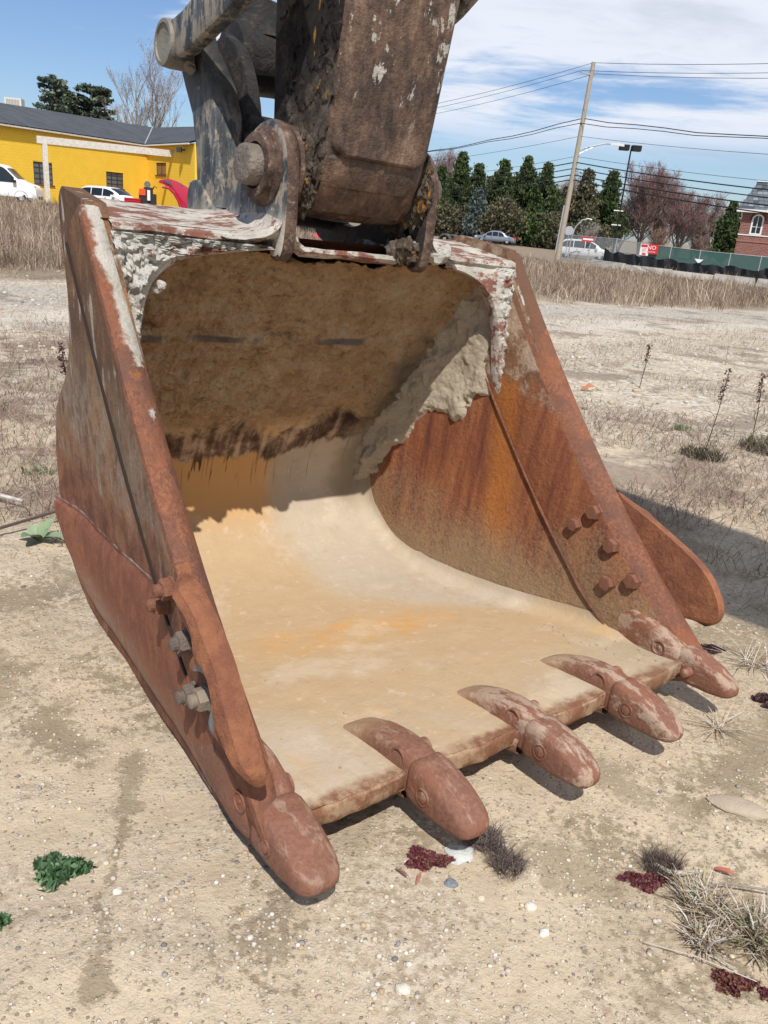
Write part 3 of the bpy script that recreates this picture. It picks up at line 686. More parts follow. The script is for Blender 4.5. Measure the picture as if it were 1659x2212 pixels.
# bolts through the side bars: heads inside right, nuts outside left
BP = [(.640, .755), (.700, .688), (.545, .668), (.437, .583), (.523, .543)]
BP = [(.635, .750), (.695, .685), (.540, .663), (.435, .579), (.519, .538)]
def hexhead(c, ax, r, h, rot=0.0):
    mb = MB(); c = Vector(c); ax = Vector(ax); e1 = Vector((0, 1, 0)); e2 = ax.cross(e1)
    rings = [(r*1.12, -.004), (r*1.12, .006), (r, .006), (r, h*.82), (r*.90, h), (r*.3, h*1.04)]
    P = [[c+ax*t*S+(e1*math.cos(rot+math.pi/3*k)+e2*math.sin(rot+math.pi/3*k))*rr*S for k in range(6)] for rr, t in rings]
    mb.grid(np.array(P), 0, False, cv=True); mb.add(P[-1], [tuple(range(6))], 0); return mb
for i, (d, w) in enumerate(BP):
    a = A(d, w)-.085
    bpart(hexhead(Lp(a, d, w), (-1, 0, 0), .0265 if i != 1 else .023, .026, .3+i*.7), 'bolt_head', M_bolt)
    a = A(d, w)+.004
    nut = hexhead(Lp(-a, d, w), (-1, 0, 0), .0265, .028, .9+i*.5)
    P_ = [(.0, .034), (.010, .034)]
    nut.lathe(Lp(-a, d, w), (-1, 0, 0), [(.028*S, .016*S), (.040*S, .016*S), (.043*S, .012*S), (.044*S, .001)], 12)
    bpart(nut, 'nut', [M_bolt, M_bolt, M_boltg, M_clay, M_boltg][i])
# side cutters: blades bolted to the outside that stand proud of the front edge
CUT_F = [(.600, .800), (.52, .775), (.45, .752), (.38, .725), (.30, .695), (.235, .655), (.190, .600), (.168, .550), (.180, .515), (.205, .500)]
CUT_L = [(.56, .825), (.49, .832), (.435, .812), (.37, .775), (.315, .735), (.275, .69), (.225, .635), (.18, .585), (.165, .555), (.170, .535)]
CUT_R = [(.195, .530), (.25, .540), (.33, .545), (.385, .545), (.375, .575), (.365, .600), (.370, .645), (.400, .668), (.470, .625), (.478, .640), (.425, .690), (.440, .700), (.47, .72), (.525, .735), (.535, .78), (.54, .82), (.56, .845)]
CUT_RR = [(.29, .50), (.35, .47), (.45, .50), (.56, .50), (.63, .60), (.73, .68), (.71, .78), (.64, .82)]
for sgn in (-1, 1):
    rear = CUT_R if sgn < 0 else CUT_RR
    out = [tuple(p) for p in smoothc(CUT_L if sgn < 0 else CUT_F, 40, 2)]; rr = [tuple(p) for p in smoothc(rear[::-1], 40, 1)]
    rows = []; n = 40; mb = MB()
    for i in range(n):
        f = out[i]; b = rr[i]; row = []
        for j in range(15):
            t = j/14.0; d = f[0]*(1-t)+b[0]*t; w = f[1]*(1-t)+b[1]*t
            lift = .046*min(1, min(t*9+.35, (1-t)*9))**.5+.016*math.exp(-((t-.30)/.16)**2)-.014*t+.003*fbm(d*9, w*9, t, 1, 3)
            if i < 6: lift *= i/6.0*.7+.3
            if i > 33: lift *= 1-((i-33)/6.5)**2*.75
            row.append(Lp(sgn*(.800+lift-.085*max(0, d-df(w))), d, w))
        inner = [Lp(sgn*(.806-.085*max(0, b[0]-df(b[1]))), b[0], b[1]), Lp(sgn*(.801), f[0]+.004, f[1]-.002)]
        rows.append(row+inner)
    P = np.array(rows); mb.grid(P, 0, True, cv=True, flip=sgn > 0)
    for e in (0, -1): mb.add(P[e], [tuple(range(P.shape[1]))], 0)
    bpart(mb, 'side_cutter', M_cut)

# teeth: adapter cast on the lip, cap over its nose, retaining pin
def section(w_, h, n=20, pw=3.2):
    return [(math.copysign(abs(math.cos(a))**(2/pw), math.cos(a))*w_, math.copysign(abs(math.sin(a))**(2/pw), math.sin(a))*h) for a in np.linspace(0, 2*math.pi, n, endpoint=False)]
def tooth(k, mat):
    u0 = k*.368; d0 = .014*k*k+.006; corner = abs(k) == 2; sg = math.copysign(1, k) if k else 0
    if corner: u0 = sg*.738
    T = lambda x, f, z: Lp(u0+x, d0+f, z)
    # adapter: (f depth, centre height, half width, half height)
    ad = [(.150, .388, .038, .046), (.165, .388, .043, .052), (.20, .390, .045, .057), (.26, .388, .046, .055), (.32, .382, .046, .047), (.37, .375, .047, .036), (.405, .369, .048, .024), (.428, .364, .047, .014), (.440, .361, .044, .008)]
    if corner: ad = [(.150, .388, .044, .048), (.165, .388, .050, .056), (.20, .392, .058, .070), (.26, .400, .058, .084), (.33, .405, .050, .092), (.42, .405, .040, .09), (.50, .39, .028, .06)]
    mb = MB(); rows = []
    for f, cz, hw, hh in interp(ad, 24):
        rows.append([T(x, f, cz+z) for x, z in section(hw, hh, 24, 3.6 if f < .35 else 2.8)])
    P = np.array(rows); mb.grid(P, 0, True, cv=True); mb.add(P[0], [tuple(range(24))], 0)
    adp = bpart(mb, 'tooth_adapter', mat)
    # lower leg of the adapter under the lip
    mb = MB(); rows = []
    for f, cz, hw, hh in interp([(.18, .352, .05, .030), (.24, .340, .055, .030), (.34, .325, .050, .022), (.44, .318, .03, .012)], 10):
        rows.append([T(x, f, cz+z) for x, z in section(hw, hh, 16)])
    P = np.array(rows); mb.grid(P, 0, True, cv=True); mb.add(P[-1], [tuple(range(16))], 0)
    if not corner: bpart(mb, 'adapter_leg', mat, adp)
    tip = [(.170, .388, .043, .050), (.165, .388, .0465, .0545), (.150, .388, .0480, .0565), (.11, .386, .0480, .0545), (.07, .381, .0470, .0485), (.035, .375, .0450, .0410), (.008, .370, .0425, .0330), (-.010, .366, .0390, .0270), (-.022, .364, .0320, .0190), (-.029, .362, .0200, .0100), (-.031, .362, .001, .001)]
    ex = {-2: (1.0, .0, 1.18), -1: (1.0, .0, 1.06), 0: (1.0, .0, 1.0), 1: (1.04, 0, 1.0), 2: (1.0, .0, .86)}[k]
    mb = MB(); rows = []
    for f, cz, hw, hh in interp(tip, 34):
        ff = f if f > .1 else .1+(f-.1)*ex[0]
        b = 1+.03*fbm(f*9+k, k, 0, 1, 3)
        crest = .008*math.exp(-((f-.06)/.07)**2)-.007*float(sst(.2, .8, mn.noise(Vector((f*22+k*3, k, 0)))+.5))
        row = []
        for x, z in section(hw*b*ex[2], hh, 28, 4.2-1.2*float(sst(.05, -.03, f))):
            zz = z+(crest*(1-abs(x)/hw) if z > 0 else 0)+.002*fbm(x*20, f*20, z*20+k, 1, 3)
            row.append(T(x, ff, cz+zz+ex[1]*(.1-f)*2+.05*max(0, .11-f)))
        rows.append(row)
    P = np.array(rows); mb.grid(P, 0, True, cv=True); mb.add(P[0], [tuple(range(28))], 0)
    tp = bpart(mb, 'tooth_tip', mat, adp)
    # retaining pins in both cheeks, ringed by a groove
    for s in (-1, 1):
        c = Vector(T(s*(.0470*ex[2]), .108, .384))
        pr = [(-.006, .026), (.0035, .026), (.0035, .021), (-.004, .020), (-.004, .0175), (.004, .0165), (.0055, .011), (.0065, .0005)]
        if k == 2 and s < 0: pr = [(-.006, .018), (.026, .018), (.034, .014), (.037, .0005)]
        bpart(MB().lathe(c, (s, 0, 0), [(a*S, b*.82*S) for a, b in pr], 24), 'retaining_pin', mat, adp)
        c = Vector(T(s*(.0405 if not corner else .057), .215, .418))
        bpart(MB().lathe(c, (s, 0, 0), [(a*S, b*S) for a, b in [(-.01, .024), (.004, .024), (.004, .020), (-.002, .019), (-.002, .006), (.003, .005), (.003, .0004)]], 22), 'casting_boss', mat, adp)
    return adp
for k in (-2, -1, 0, 1, 2): tooth(k, M_tooth if k < 0 else M_tooth2)

# pivot brackets (ears) welded on the top plate
EAR = [(1.215, 1.475), (1.218, 1.462), (1.195, 1.448), (1.160, 1.450), (1.138, 1.475), (1.128, 1.56), (1.132, 1.64), (1.136, 1.70), (1.150, 1.755), (1.178, 1.795), (1.215, 1.820), (1.26, 1.828), (1.31, 1.818), (1.355, 1.795), (1.39, 1.765), (1.415, 1.72), (1.43, 1.66), (1.46, 1.60), (1.52, 1.57), (1.60, 1.575), (1.66, 1.62), (1.71, 1.66), (1.77, 1.66), (1.80, 1.61), (1.79, 1.54), (1.72, 1.50), (1.56, 1.49), (1.32, 1.465)]
for sgn in (-1, 1):
    poly = [tuple(p) for p in smoothc(EAR+[EAR[0]], 90, 2)][:-1]
    mb = MB(); T = lambda a, b, h: Lp(sgn*h, a, b)
    mb.prism(poly, .232, .276, T, 0, bevel=.013, smooth=True)
    # underside curl towards the mouth
    o = bpart(mb, 'pivot_bracket', [M_arm, M_brown, M_grease])
    for f in o.data.polygons:
        c = f.center; dd, ww = c.y/S+OFF.y, c.z/S+OFF.z
        if dd < 1.17 and abs(f.normal.x) < .9 or (ww > 1.79 and abs(f.normal.x) < .7) or ww < 1.47: f.material_index = 1
        elif f.normal.x*sgn < -.6: f.material_index = 2
    mb = MB().lathe(Lp(sgn*.270, 1.265, 1.70), (sgn, 0, 0), [(0, .108*S), (.012*S, .107*S), (.016*S, .101*S), (.020*S, .091*S), (.036*S, .090*S), (.041*S, .086*S), (.041*S, .063*S), (.024*S, .060*S)], 40, 0, True, .02)
    bpart(mb, 'bracket_collar', M_brown, o)
    # flared apron between bracket and top plate
    rows = []
    for i in range(14):
        t = i/13.0; rows.append([Lp(sgn*(.275+.16*s*s), 1.14+.02*s+.30*t, 1.50+.075*(1-s)**2*math.sin(math.pi*min(1, .35+t*.5))+.004*fbm(s*4, t*4, 1, 2, 3)+.028*t) for s in np.linspace(0, 1, 12)])
    bpart(MB().grid(np.array(rows), 0, True), 'weld_apron', M_top)
# pebbles and clay crumbs lying on the floor of the bucket
mb = MB(); prng = random.Random(5)
for k in range(120):
    u = prng.uniform(-.68, .68); d = prng.uniform(.25, 1.5)
    if k < 90: u = .66-prng.random()**2*.12
    w = float(np.interp(d, [p[0] for p in PR[:9]], [p[1] for p in PR[:9]])); r = prng.uniform(.0015, .0045)*(1.9 if prng.random() < .06 else 1)
    V = [Lp(u+r*a*prng.uniform(.7, 1.5), d+r*b*prng.uniform(.7, 1.4), w+.002+r*c*.7) for a, b, c in ((1, 0, 0), (0, 1, 0), (-1, 0, 0), (0, -1, 0), (0, 0, 1), (0, 0, -1))]
    mb.add(V, [(0, 1, 4), (1, 2, 4), (2, 3, 4), (3, 0, 4), (1, 0, 5), (2, 1, 5), (3, 2, 5), (0, 3, 5)], 0)
tag(bpart(mb, 'clay_crumbs', M_mudg), kind='stuff')

# ------------------------------------------------------------------ the arm of the excavator
arm = empty('excavator', (0, 0, 0), 0, 'rusty greasy excavator stick and links pinned to the top of the digging bucket', 'excavator')
arm.matrix_world = MROOT
def apart(mb, name, mats, parent=None, kind=None): return mb.build(name, mats, parent or arm, kind)
# stick: box section, wider towards the top, goes on up out of the picture
def stick_ring(w, hu, d0, d1): return [(-hu, d0), (hu, d0), (hu, d1), (-hu, d1)]
SK = [(1.60, .172, 1.19, 1.34), (1.66, .176, 1.135, 1.38), (1.74, .178, 1.105, 1.405), (1.90, .181, 1.080, 1.41), (2.15, .186, 1.045, 1.42), (2.6, .195, .98, 1.46), (3.2, .205, .86, 1.50), (3.8, .21, .76, 1.45), (4.3, .21, .70, 1.20)]
rows = []
for w, hu, d0, d1 in SK:
    r = .016; row = []
    for (cu, cd_, sx, sy) in ((-hu, d0, 1, 1), (hu, d0, -1, 1), (hu, d1, -1, -1), (-hu, d1, 1, -1)):
        a0 = {(1, 1): 180, (-1, 1): 270, (-1, -1): 0, (1, -1): 90}[(sx, sy)]
        for k in range(4):
            a = R(a0+30*k); row.append(Lp(cu+sx*r+math.cos(a)*r, cd_+sy*r+math.sin(a)*r, w))
    rows.append(row)
mb = MB().grid(np.array(rows), 0, True, cv=True); mb.add(rows[-1], [tuple(range(16))], 0)
apart(mb, 'stick', [M_caked, M_stick])
stick_o = arm.children[-1]
for f in stick_o.data.polygons:
    if f.normal.y < -.6 or f.normal.x > .5: f.material_index = 1
# raised wear plate on the inner face of the stick
mb = MB(); poly = []
for (x, z, r) in ((-.158, 1.752, .03), (.158, 1.752, .03)):
    pass
rows = []
N = 40
def plate_u(w, s): 
    hu = float(np.interp(w, [q[0] for q in SK], [q[1] for q in SK]))-.014; return hu*s
def stick_d0(w): return float(np.interp(w, [q[0] for q in SK], [q[2] for q in SK]))
for i in range(N):
    t = i/(N-1.0); w = 1.752+(2.9-1.752)*t**1.5; k = min(1, (w-1.752)/.03); shr = .03*(1-math.sqrt(max(0, 1-(1-k)**2)))
    hu = plate_u(w, 1)-shr; d0 = stick_d0(w); bow = .002*fbm(w*3, 0, 0, 1, 2)
    row = [(-hu-.002, .002), (-hu, -.010), (-hu+.006, -.020), (-hu+.014, -.024)]+[(-hu+.014+(2*hu-.028)*q/8.0, -.024+bow) for q in range(1, 8)]+[(hu-.014, -.024), (hu-.006, -.020), (hu, -.010), (hu+.002, .002)]
    rows.append([Lp(u, d0+y, w) for u, y in row])
P = np.array(rows); mb.grid(P, 0, True, flip=True)
bot = [[Lp(p[0]/S+OFF.x, stick_d0(1.752)+yy, 1.752+dz) for p in P[0]] for yy, dz in ((-.020, -.004), (-.008, -.007), (.004, -.006))]
low = np.array([[Lp(P[0][j][0]/S, max(P[0][j][1]/S+OFF.y, 0)+e, 1.752-z) for j in range(P.shape[1])] for e, z in ((0, 0), (.003, .004), (.012, .007), (.026, .007))])
mb.grid(low, 0, True)
apart(mb, 'wear_plate', M_stick, stick_o)
# lower step of the wear plate
mb = MB(); rows = []
for w, yy, hu in ((1.748, -.012, .160), (1.738, -.016, .168), (1.70, -.012, .170), (1.668, -.002, .166), (1.662, .02, .160)):
    d0 = 1.105+(1.75-w)*.25; rows.append([Lp(x*hu, d0+yy+.012*abs(x)**8+.0025*fbm(x*6, w*20, 3, 1, 3), w+.003*fbm(x*5, 1, w*4, 1, 3)) for x in np.linspace(-1, 1, 30)])
mb.grid(np.array(rows), 0, True); apart(mb, 'wear_step', M_stick, stick_o)
# cross tube round the bucket pin
mb = MB().lathe(Lp(-.228, 1.262, 1.70), (1, 0, 0), [(0, .06*S), (0, .118*S), (.012*S, .121*S), (.018*S, .112*S), (.04*S, .112*S), (.05*S, .119*S), (.228*S, .121*S), (.41*S, .119*S), (.42*S, .112*S), (.44*S, .112*S), (.446*S, .121*S), (.456*S, .118*S), (.456*S, .06*S)], 48, 0, True, .012)
apart(mb, 'cross_tube', M_brown)
# bucket pin ends
for sgn in (-1, 1):
    mb = MB().lathe(Lp(sgn*.26, 1.262, 1.70), (sgn, 0, 0), [(0, .055*S), (.078*S, .055*S), (.088*S, .052*S), (.093*S, .042*S), (.090*S, .020*S), (.086*S, .0005)], 32, 0, True, .03)
    apart(mb, 'bucket_pin', plain('pin_steel_brown', (.185, .155, .128), .55, .15, .6, 12, .012) if sgn < 0 else M_brown)
# links
def plate_bar(name, pts, widths, u0, u1, mat, bevel=.012):
    """flat bar following pts in the (d, w) plane, between u0 and u1"""
    pts = [Vector(p) for p in pts]; L_, R_ = [], []
    for i, p in enumerate(pts):
        t = (pts[min(i+1, len(pts)-1)]-pts[max(i-1, 0)]).normalized(); nn_ = Vector((-t.y, t.x)); L_.append(p+nn_*widths[i]/2); R_.append(p-nn_*widths[i]/2)
    poly = [tuple(p) for p in L_]+[tuple(p) for p in R_[::-1]]
    mb = MB().prism(poly, u0, u1, lambda a, b, h: Lp(h, a, b), 0, bevel=bevel, smooth=True)
    return apart(mb, name, mat)
PIN = (1.845, 2.055)
for sgn in (-1, 1):
    il = plate_bar('idler_link', [PIN, (1.72, 2.075), (1.62, 2.105), (1.50, 2.14), (1.36, 2.185), (1.22, 2.25), (1.10, 2.33)], [.11, .12, .125, .125, .125, .125, .13], sgn*.335, sgn*.282, M_arm)
    prof = [(0, .070*S), (.055*S, .071*S), (.078*S, .069*S), (.084*S, .067*S), (.085*S, .056*S), (.079*S, .054*S), (.077*S, .0005)]
    apart(MB().lathe(Lp(sgn*.262, *PIN), (sgn, 0, 0), prof, 36, 0, True, .01), 'link_boss', M_boss, il)
    mb = MB().tube([Lp(sgn*.272, PIN[0]-.045, PIN[1]-.045), Lp(sgn*.285, PIN[0]-.075, PIN[1]-.068)], [.022*S, .021*S], 6, 0, smooth=False).tube([Lp(sgn*.285, PIN[0]-.075, PIN[1]-.068), Lp(sgn*.290, PIN[0]-.093, PIN[1]-.079)], .0125*S, 10, 0)
    apart(mb, 'clamp_bolt', M_clay, il)
    # power link going down to the rear of the bucket brackets: box section
    mb = MB(); rows = []
    for w, dc, hd, ua, ub in ((2.13, 1.84, .05, .20, .262), (2.05, 1.845, .085, .18, .262), (1.95, 1.77, .095, .165, .262), (1.86, 1.715, .085, .16, .262), (1.76, 1.69, .075, .165, .262), (1.66, 1.675, .075, .16, .262), (1.58, 1.665, .075, .16, .262)):
        r = .012; row = []
        for cu, cdp, a0 in ((ub-r, dc-hd+r, 270), (ub-r, dc+hd-r, 0), (ua+r, dc+hd-r, 90), (ua+r, dc-hd+r, 180)):
            for q in range(3): 
                a = R(a0+45*q); row.append(Lp(sgn*(cu+r*math.cos(a)), cdp+r*math.sin(a), w))
        rows.append(row)
    mb.grid(np.array(rows), 0, True, cv=True); mb.add(rows[0], [tuple(range(12))], 0); mb.add(rows[-1], [tuple(range(12))], 0)
    apart(mb, 'power_link', M_arm)
    # inner web of the link swinging down to the cylinder eye
    mb = MB().prism([tuple(p) for p in smoothc([(1.80, 2.12), (1.68, 2.06), (1.60, 1.93), (1.56, 1.78), (1.52, 1.70), (1.60, 1.66), (1.70, 1.72), (1.76, 1.86), (1.86, 1.98), (1.90, 2.08), (1.80, 2.12)], 40, 1)][:-1], sgn*.115, sgn*.160, lambda a, b, h: Lp(h, a, b), 0, .01, True)
    apart(mb, 'link_web', M_grease)
# cylinder rod eye, caked in black grease, and the chromed rod
mb = MB().lathe(Lp(-.108, 1.85, 2.07), (1, 0, 0), [(0, .04*S), (0, .098*S), (.02*S, .108*S), (.108*S, .112*S), (.19*S, .108*S), (.216*S, .098*S), (.216*S, .04*S)], 40, 0, True, .07)
eye = apart(mb, 'rod_eye', M_grease)
mb = MB().tube([Lp(0, 1.85, 2.12), Lp(0, 1.862, 2.19), Lp(0, 1.868, 2.235)], [.098*S, .085*S, .078*S], 24); apart(mb, 'rod_collar', M_grease, eye)
apart(MB().tube([Lp(0, 1.866, 2.22), Lp(0, 1.72, 3.3)], .045*S, 24), 'cylinder_rod', M_chrome)
apart(MB().tube([Lp(0, 1.72, 3.2), Lp(0, 1.60, 4.3)], .085*S, 24), 'cylinder_barrel', M_grease)
apart(MB().lathe(Lp(-.25, 1.68, 1.60), (1, 0, 0), [(0, .001), (0, .05*S), (.5*S, .05*S), (.5*S, .001)], 20), 'rear_pin', M_grease)
apart(MB().lathe(Lp(-.16, 1.60, 1.84), (1, 0, 0), [(0, .001), (0, .030*S), (.32*S, .030*S), (.32*S, .001)], 16, jit=.1), 'link_stop', M_grease)
# grease and dirt caked on the side of the stick and round the tube
def gclods(seeds, jit=.4):
    mb = MB()
    for k, (u, d, w, r, fl) in enumerate(seeds):
        P = []
        for i in range(8):
            th = math.pi*i/7; row = []
            for j in range(11):
                ph = 2*math.pi*j/11; v = Vector((math.sin(th)*math.cos(ph), math.sin(th)*math.sin(ph), math.cos(th)))
                q = r*(1+jit*2.2*fbm(v.x*1.6+k*5, v.y*1.6, v.z*1.6, 1.0, 5)); row.append(Lp(u+v.x*q*fl, d+v.y*q*1.1, w+v.z*q*1.3))
            P.append(row)
        mb.grid(np.array(P), 0, True, cv=True)
    return mb
sd_ = []; g = random.Random(11)
for k in range(95):
    w = 1.66+.52*g.random(); t = g.random(); hu = float(np.interp(w, [q[0] for q in SK], [q[1] for q in SK]))
    d = stick_d0(w)+.02+.30*t**1.3; sd_.append((-hu, d, w, g.uniform(.006, .024), .30))
for k in range(60):
    a = g.uniform(-2.2, 1.2); sd_.append((-.19+g.uniform(-.02, .02), 1.262-.115*math.cos(a), 1.70+.115*math.sin(a), g.uniform(.008, .02), .7))
for k in range(90):
    a = g.uniform(-1.9, 1.6); sd_.append((g.uniform(.192, .234), 1.262-.116*math.cos(a), 1.70+.116*math.sin(a), g.uniform(.010, .024), .7))
for k in range(40):
    sd_.append((g.uniform(.15, .235), 1.17+g.uniform(-.01, .06), 1.49+g.uniform(0, .04), g.uniform(.008, .02), 1.0))
apart(gclods(sd_), 'grease_clods', M_caked, None, 'stuff')
# boom from the top of the stick over the viewer to the machine; it is out of the picture but shades the ground
def beam(name, pts, hu, mat):
    mb = MB(); rows = []
    for d, w, hd in pts: rows.append([Lp(-hu, d, w-hd), Lp(hu, d, w-hd), Lp(hu, d, w+hd), Lp(-hu, d, w+hd)])
    mb.grid(np.array(rows), 0, False, cv=True); mb.add(rows[0], [(0, 1, 2, 3)], 0); mb.add(rows[-1], [(0, 1, 2, 3)], 0); return apart(mb, name, mat)
beam('boom', [(1.2, 3.75, .26), (.5, 4.2, .34), (-.9, 4.85, .42), (-2.3, 5.0, .47), (-4.0, 4.5, .47), (-6.3, 3.0, .42), (-8.3, 1.6, .35)], .28, M_stick)

# ------------------------------------------------------------------ ground
INVR = MROOT.inverted()
def vsst(a, b, x): return sst(a, b, x)
def gz_arr(x, y):
    x = np.asarray(x, float); y = np.asarray(y, float)
    px, py = x-O0.x, y-O0.y; den = S
    u = (px*AU.x+py*AU.y)/den; d = (px*AD.x+py*AD.y)/den
    uc = np.clip(u, -1.2, 1.4); wg = .262-.055*vsst(.1, .9, d)
    zl = O0.z+(uc*AU.z+wg*AW.z)*S
    dist = np.hypot(x+.05, y-2.2); b = 1-vsst(1.5, 4.2, dist)
    r = np.hypot(x, y); az = np.degrees(np.arctan2(x, y))
    zf = (-.58*np.clip(az/10, 0, 1)*vsst(8, 50, r)+.40*np.clip(-az/14, 0, 1)*vsst(12, 58, r))*(np.abs(az) < 100)
    far = zf+.05*np.sin(x*.21+1)*np.sin(y*.17)*vsst(6, 20, r)
    return zl*b+far*(1-b)
def gz(x, y): return float(gz_arr(x, y))
def pol(az, r, z=None):
    x, y = r*math.sin(R(az)), r*math.cos(R(az)); return (x, y, gz(x, y) if z is None else z)
azs = np.radians(np.concatenate([np.linspace(-180, -48, 34)[:-1], np.linspace(-48, 48, 420), np.linspace(48, 180, 34)[1:-1]]))
rs = np.concatenate([[.02, .15, .3], .45*(1500/.45)**np.linspace(0, 1, 560)])
AZ, RS = np.meshgrid(azs, rs); X = RS*np.sin(AZ); Y = RS*np.cos(AZ); Z = gz_arr(X, Y)
near = (RS < 22) & (np.abs(AZ) < 1.0); disp = np.zeros_like(Z)
for i, j in np.argwhere(near):
    p = Vector((X[i, j], Y[i, j], 0)); disp[i, j] = .016*mn.fractal(p*1.3, .9, 2.1, 3)+(.004*mn.fractal(p*9, .7, 2.2, 3) if RS[i, j] < 7 else 0)
Z = Z+disp
n, m = Z.shape; ii, jj = np.meshgrid(np.arange(n-1), np.arange(m), indexing='ij'); jn = (jj+1) % m
F = np.stack([ii*m+jj, ii*m+jn, (ii+1)*m+jn, (ii+1)*m+jj], -1).reshape(-1, 4)[:, ::-1]
def mk_ground():
    m = Mat('sandy_dirt_lot'); v = m.co('Object'); x, y, z = m.xyz(v)
    n1 = m.noise(v, .9, 6, .6, .4); n2 = m.noise(v, 5, 7, .68, .3); n3 = m.noise(v, 38, 6, .72); n4 = m.noise(v, 190, 3, .7); nb = m.noise(v, .22, 5, .6)
    r = m.math('SQRT', m.math('ADD', m.math('POWER', x, 2.0), m.math('POWER', y, 2.0)))
    silt = m.ramp(n2, [(.3, (.46, .37, .26)), (.55, (.57, .47, .34)), (.75, (.63, .535, .405))])
    sandg = m.mix(m.ss(n3, .40, .60), (.35, .28, .195), (.56, .48, .37))
    k = m.ss(m.math('ADD', m.math('MULTIPLY', n1, .6), m.math('MULTIPLY', n2, .4)), .46, .56)
    base = m.mix(k, silt, sandg)
    # olive moss and damp stains with a speckled edge
    mo = m.math('ADD', m.math('MULTIPLY', m.noise(m.map(v, (1, 1, 1), (3.3, 1.7, 0)), 1.15, 5, .62, .6), .62), m.math('MULTIPLY', n3, .38))
    moss = m.mix(n4, (.15, .115, .07), (.29, .235, .155))
    base = m.mix(m.math('MULTIPLY', m.ss(mo, .515, .575), m.ss(r, 14, 6, 0, .80)), base, moss)
    rl = m.noise(m.map(v, (1, .35, 1), (0, 0, 0), (0, 0, R(-18))), 1.5, 5, .6, .5)
    base = m.mix(m.math('MULTIPLY', m.math('MULTIPLY', m.ss(rl, .62, .66), m.ss(n3, .42, .56)), .8), base, moss)
    def stain(ax, ay, bx, by, wd, st=.85):
        L2 = (bx-ax)**2+(by-ay)**2; t_ = m.math('DIVIDE', m.math('ADD', m.math('MULTIPLY', m.math('SUBTRACT', x, ax), bx-ax), m.math('MULTIPLY', m.math('SUBTRACT', y, ay), by-ay)), L2, clamp=True)
        ex = m.math('SUBTRACT', x, m.math('ADD', ax, m.math('MULTIPLY', t_, bx-ax))); ey = m.math('SUBTRACT', y, m.math('ADD', ay, m.math('MULTIPLY', t_, by-ay)))
        dd = m.math('ADD', m.math('SQRT', m.math('ADD', m.math('POWER', ex, 2.0), m.math('POWER', ey, 2.0))), m.math('MULTIPLY', m.math('SUBTRACT', m.math('ADD', m.math('MULTIPLY', n2, .5), m.math('MULTIPLY', n3, .5)), .5), wd*7.0+.10))
        return m.math('MULTIPLY', m.ss(dd, wd, wd*.35), st)
    for a_ in ((-.64, 1.86, -.59, 1.62, .040, .6), (-.58, 1.60, -.54, 1.40, .018, .6), (-.53, 1.32, -.47, 1.10, .030, .65), (-.36, 1.02, -.30, .95, .04), (-1.45, 2.35, -1.15, 2.15, .13, .7), (-1.0, 2.05, -.85, 1.9, .09, .7), (1.05, 1.95, 1.55, 2.45, .16, .75), (.70, 1.95, .90, 1.85, .10, .6), (.42, 1.62, .62, 1.5, .09, .55), (1.05, 1.35, 1.3, 1.5, .10, .5), (-1.25, 2.9, -1.6, 2.7, .16, .75), (.1, 1.62, .32, 1.66, .06, .6)): base = m.mix(stain(*a_), base, moss)
    # orange brown tint round the mouth of the bucket
    base = m.mix(m.ss(m.math('ADD', nb, m.math('MULTIPLY', n2, .4)), .62, .80, 0, .30), base, (.42, .29, .17))
    # fine gravel in the surface
    vc = m.vor(v, 95, 'F1', 'Color'); vd = m.vor(v, 95, 'F1', 'Distance'); cr = m.xyz(vc)
    peb = m.math('MULTIPLY', m.ss(vd, .42, .30), m.math('GREATER_THAN', m.math('ADD', cr[0], m.math('MULTIPLY', m.math('SUBTRACT', n2, .5), .9)), .72))
    pc = m.ramp(cr[1], [(0, (.24, .20, .17)), (.25, (.36, .27, .19)), (.5, (.50, .43, .33)), (.8, (.60, .55, .46)), (1, (.68, .65, .60))])
    base = m.mix(m.math('MULTIPLY', peb, m.ss(r, 12, 5)), base, pc)
    # coarse bright gravel farther out
    vg = m.xyz(m.vor(v, 26, 'F1', 'Color')); far = m.ss(r, 3.5, 8)
    grav = m.ramp(vg[0], [(0, (.20, .17, .14)), (.35, (.40, .35, .28)), (.7, (.56, .51, .43)), (1, (.68, .65, .60))])
    base = m.mix(m.math('MULTIPLY', far, m.ss(n2, .35, .6, .25, .75)), base, grav)
    # worn asphalt strip crossing the lot
    q = m.math('ADD', m.math('MULTIPLY', x, -.566), m.math('MULTIPLY', y, .824))   # distance across the strip
    qq = m.math('ADD', q, m.math('MULTIPLY', m.math('SUBTRACT', n1, .5), 2.2))
    strip = m.math('MULTIPLY', m.ss(qq, 10.9, 11.4), m.ss(qq, 14.4, 13.7))
    gcol = m.ramp(m.math('ADD', m.math('MULTIPLY', vg[1], .6), m.math('MULTIPLY', n3, .4)), [(.2, (.19, .18, .165)), (.5, (.36, .335, .30)), (.8, (.55, .52, .47))])
    base = m.mix(m.math('MULTIPLY', strip, m.ss(n2, .35, .6, .35, .85)), base, gcol)
    strip2 = m.math('MULTIPLY', m.ss(qq, 9.2, 9.8), m.ss(qq, 11.1, 10.6)); base = m.mix(m.math('MULTIPLY', strip2, .6), base, (.56, .52, .45))
    # litter stained earth under the weeds
    wd = m.math('MULTIPLY', m.ss(qq, 14.2, 16.0), .9); base = m.mix(wd, base, m.mix(n2, (.15, .115, .08), (.30, .24, .17)))
    lit = m.math('MULTIPLY', m.ss(m.noise(m.map(v, (1, 1, 1), (7, 3, 0)), .8, 6, .65, .4), .53, .62), m.math('MULTIPLY', m.ss(r, 3.6, 5.0), .65))
    base = m.mix(lit, base, m.mix(n3, (.10, .070, .055), (.27, .21, .16)))
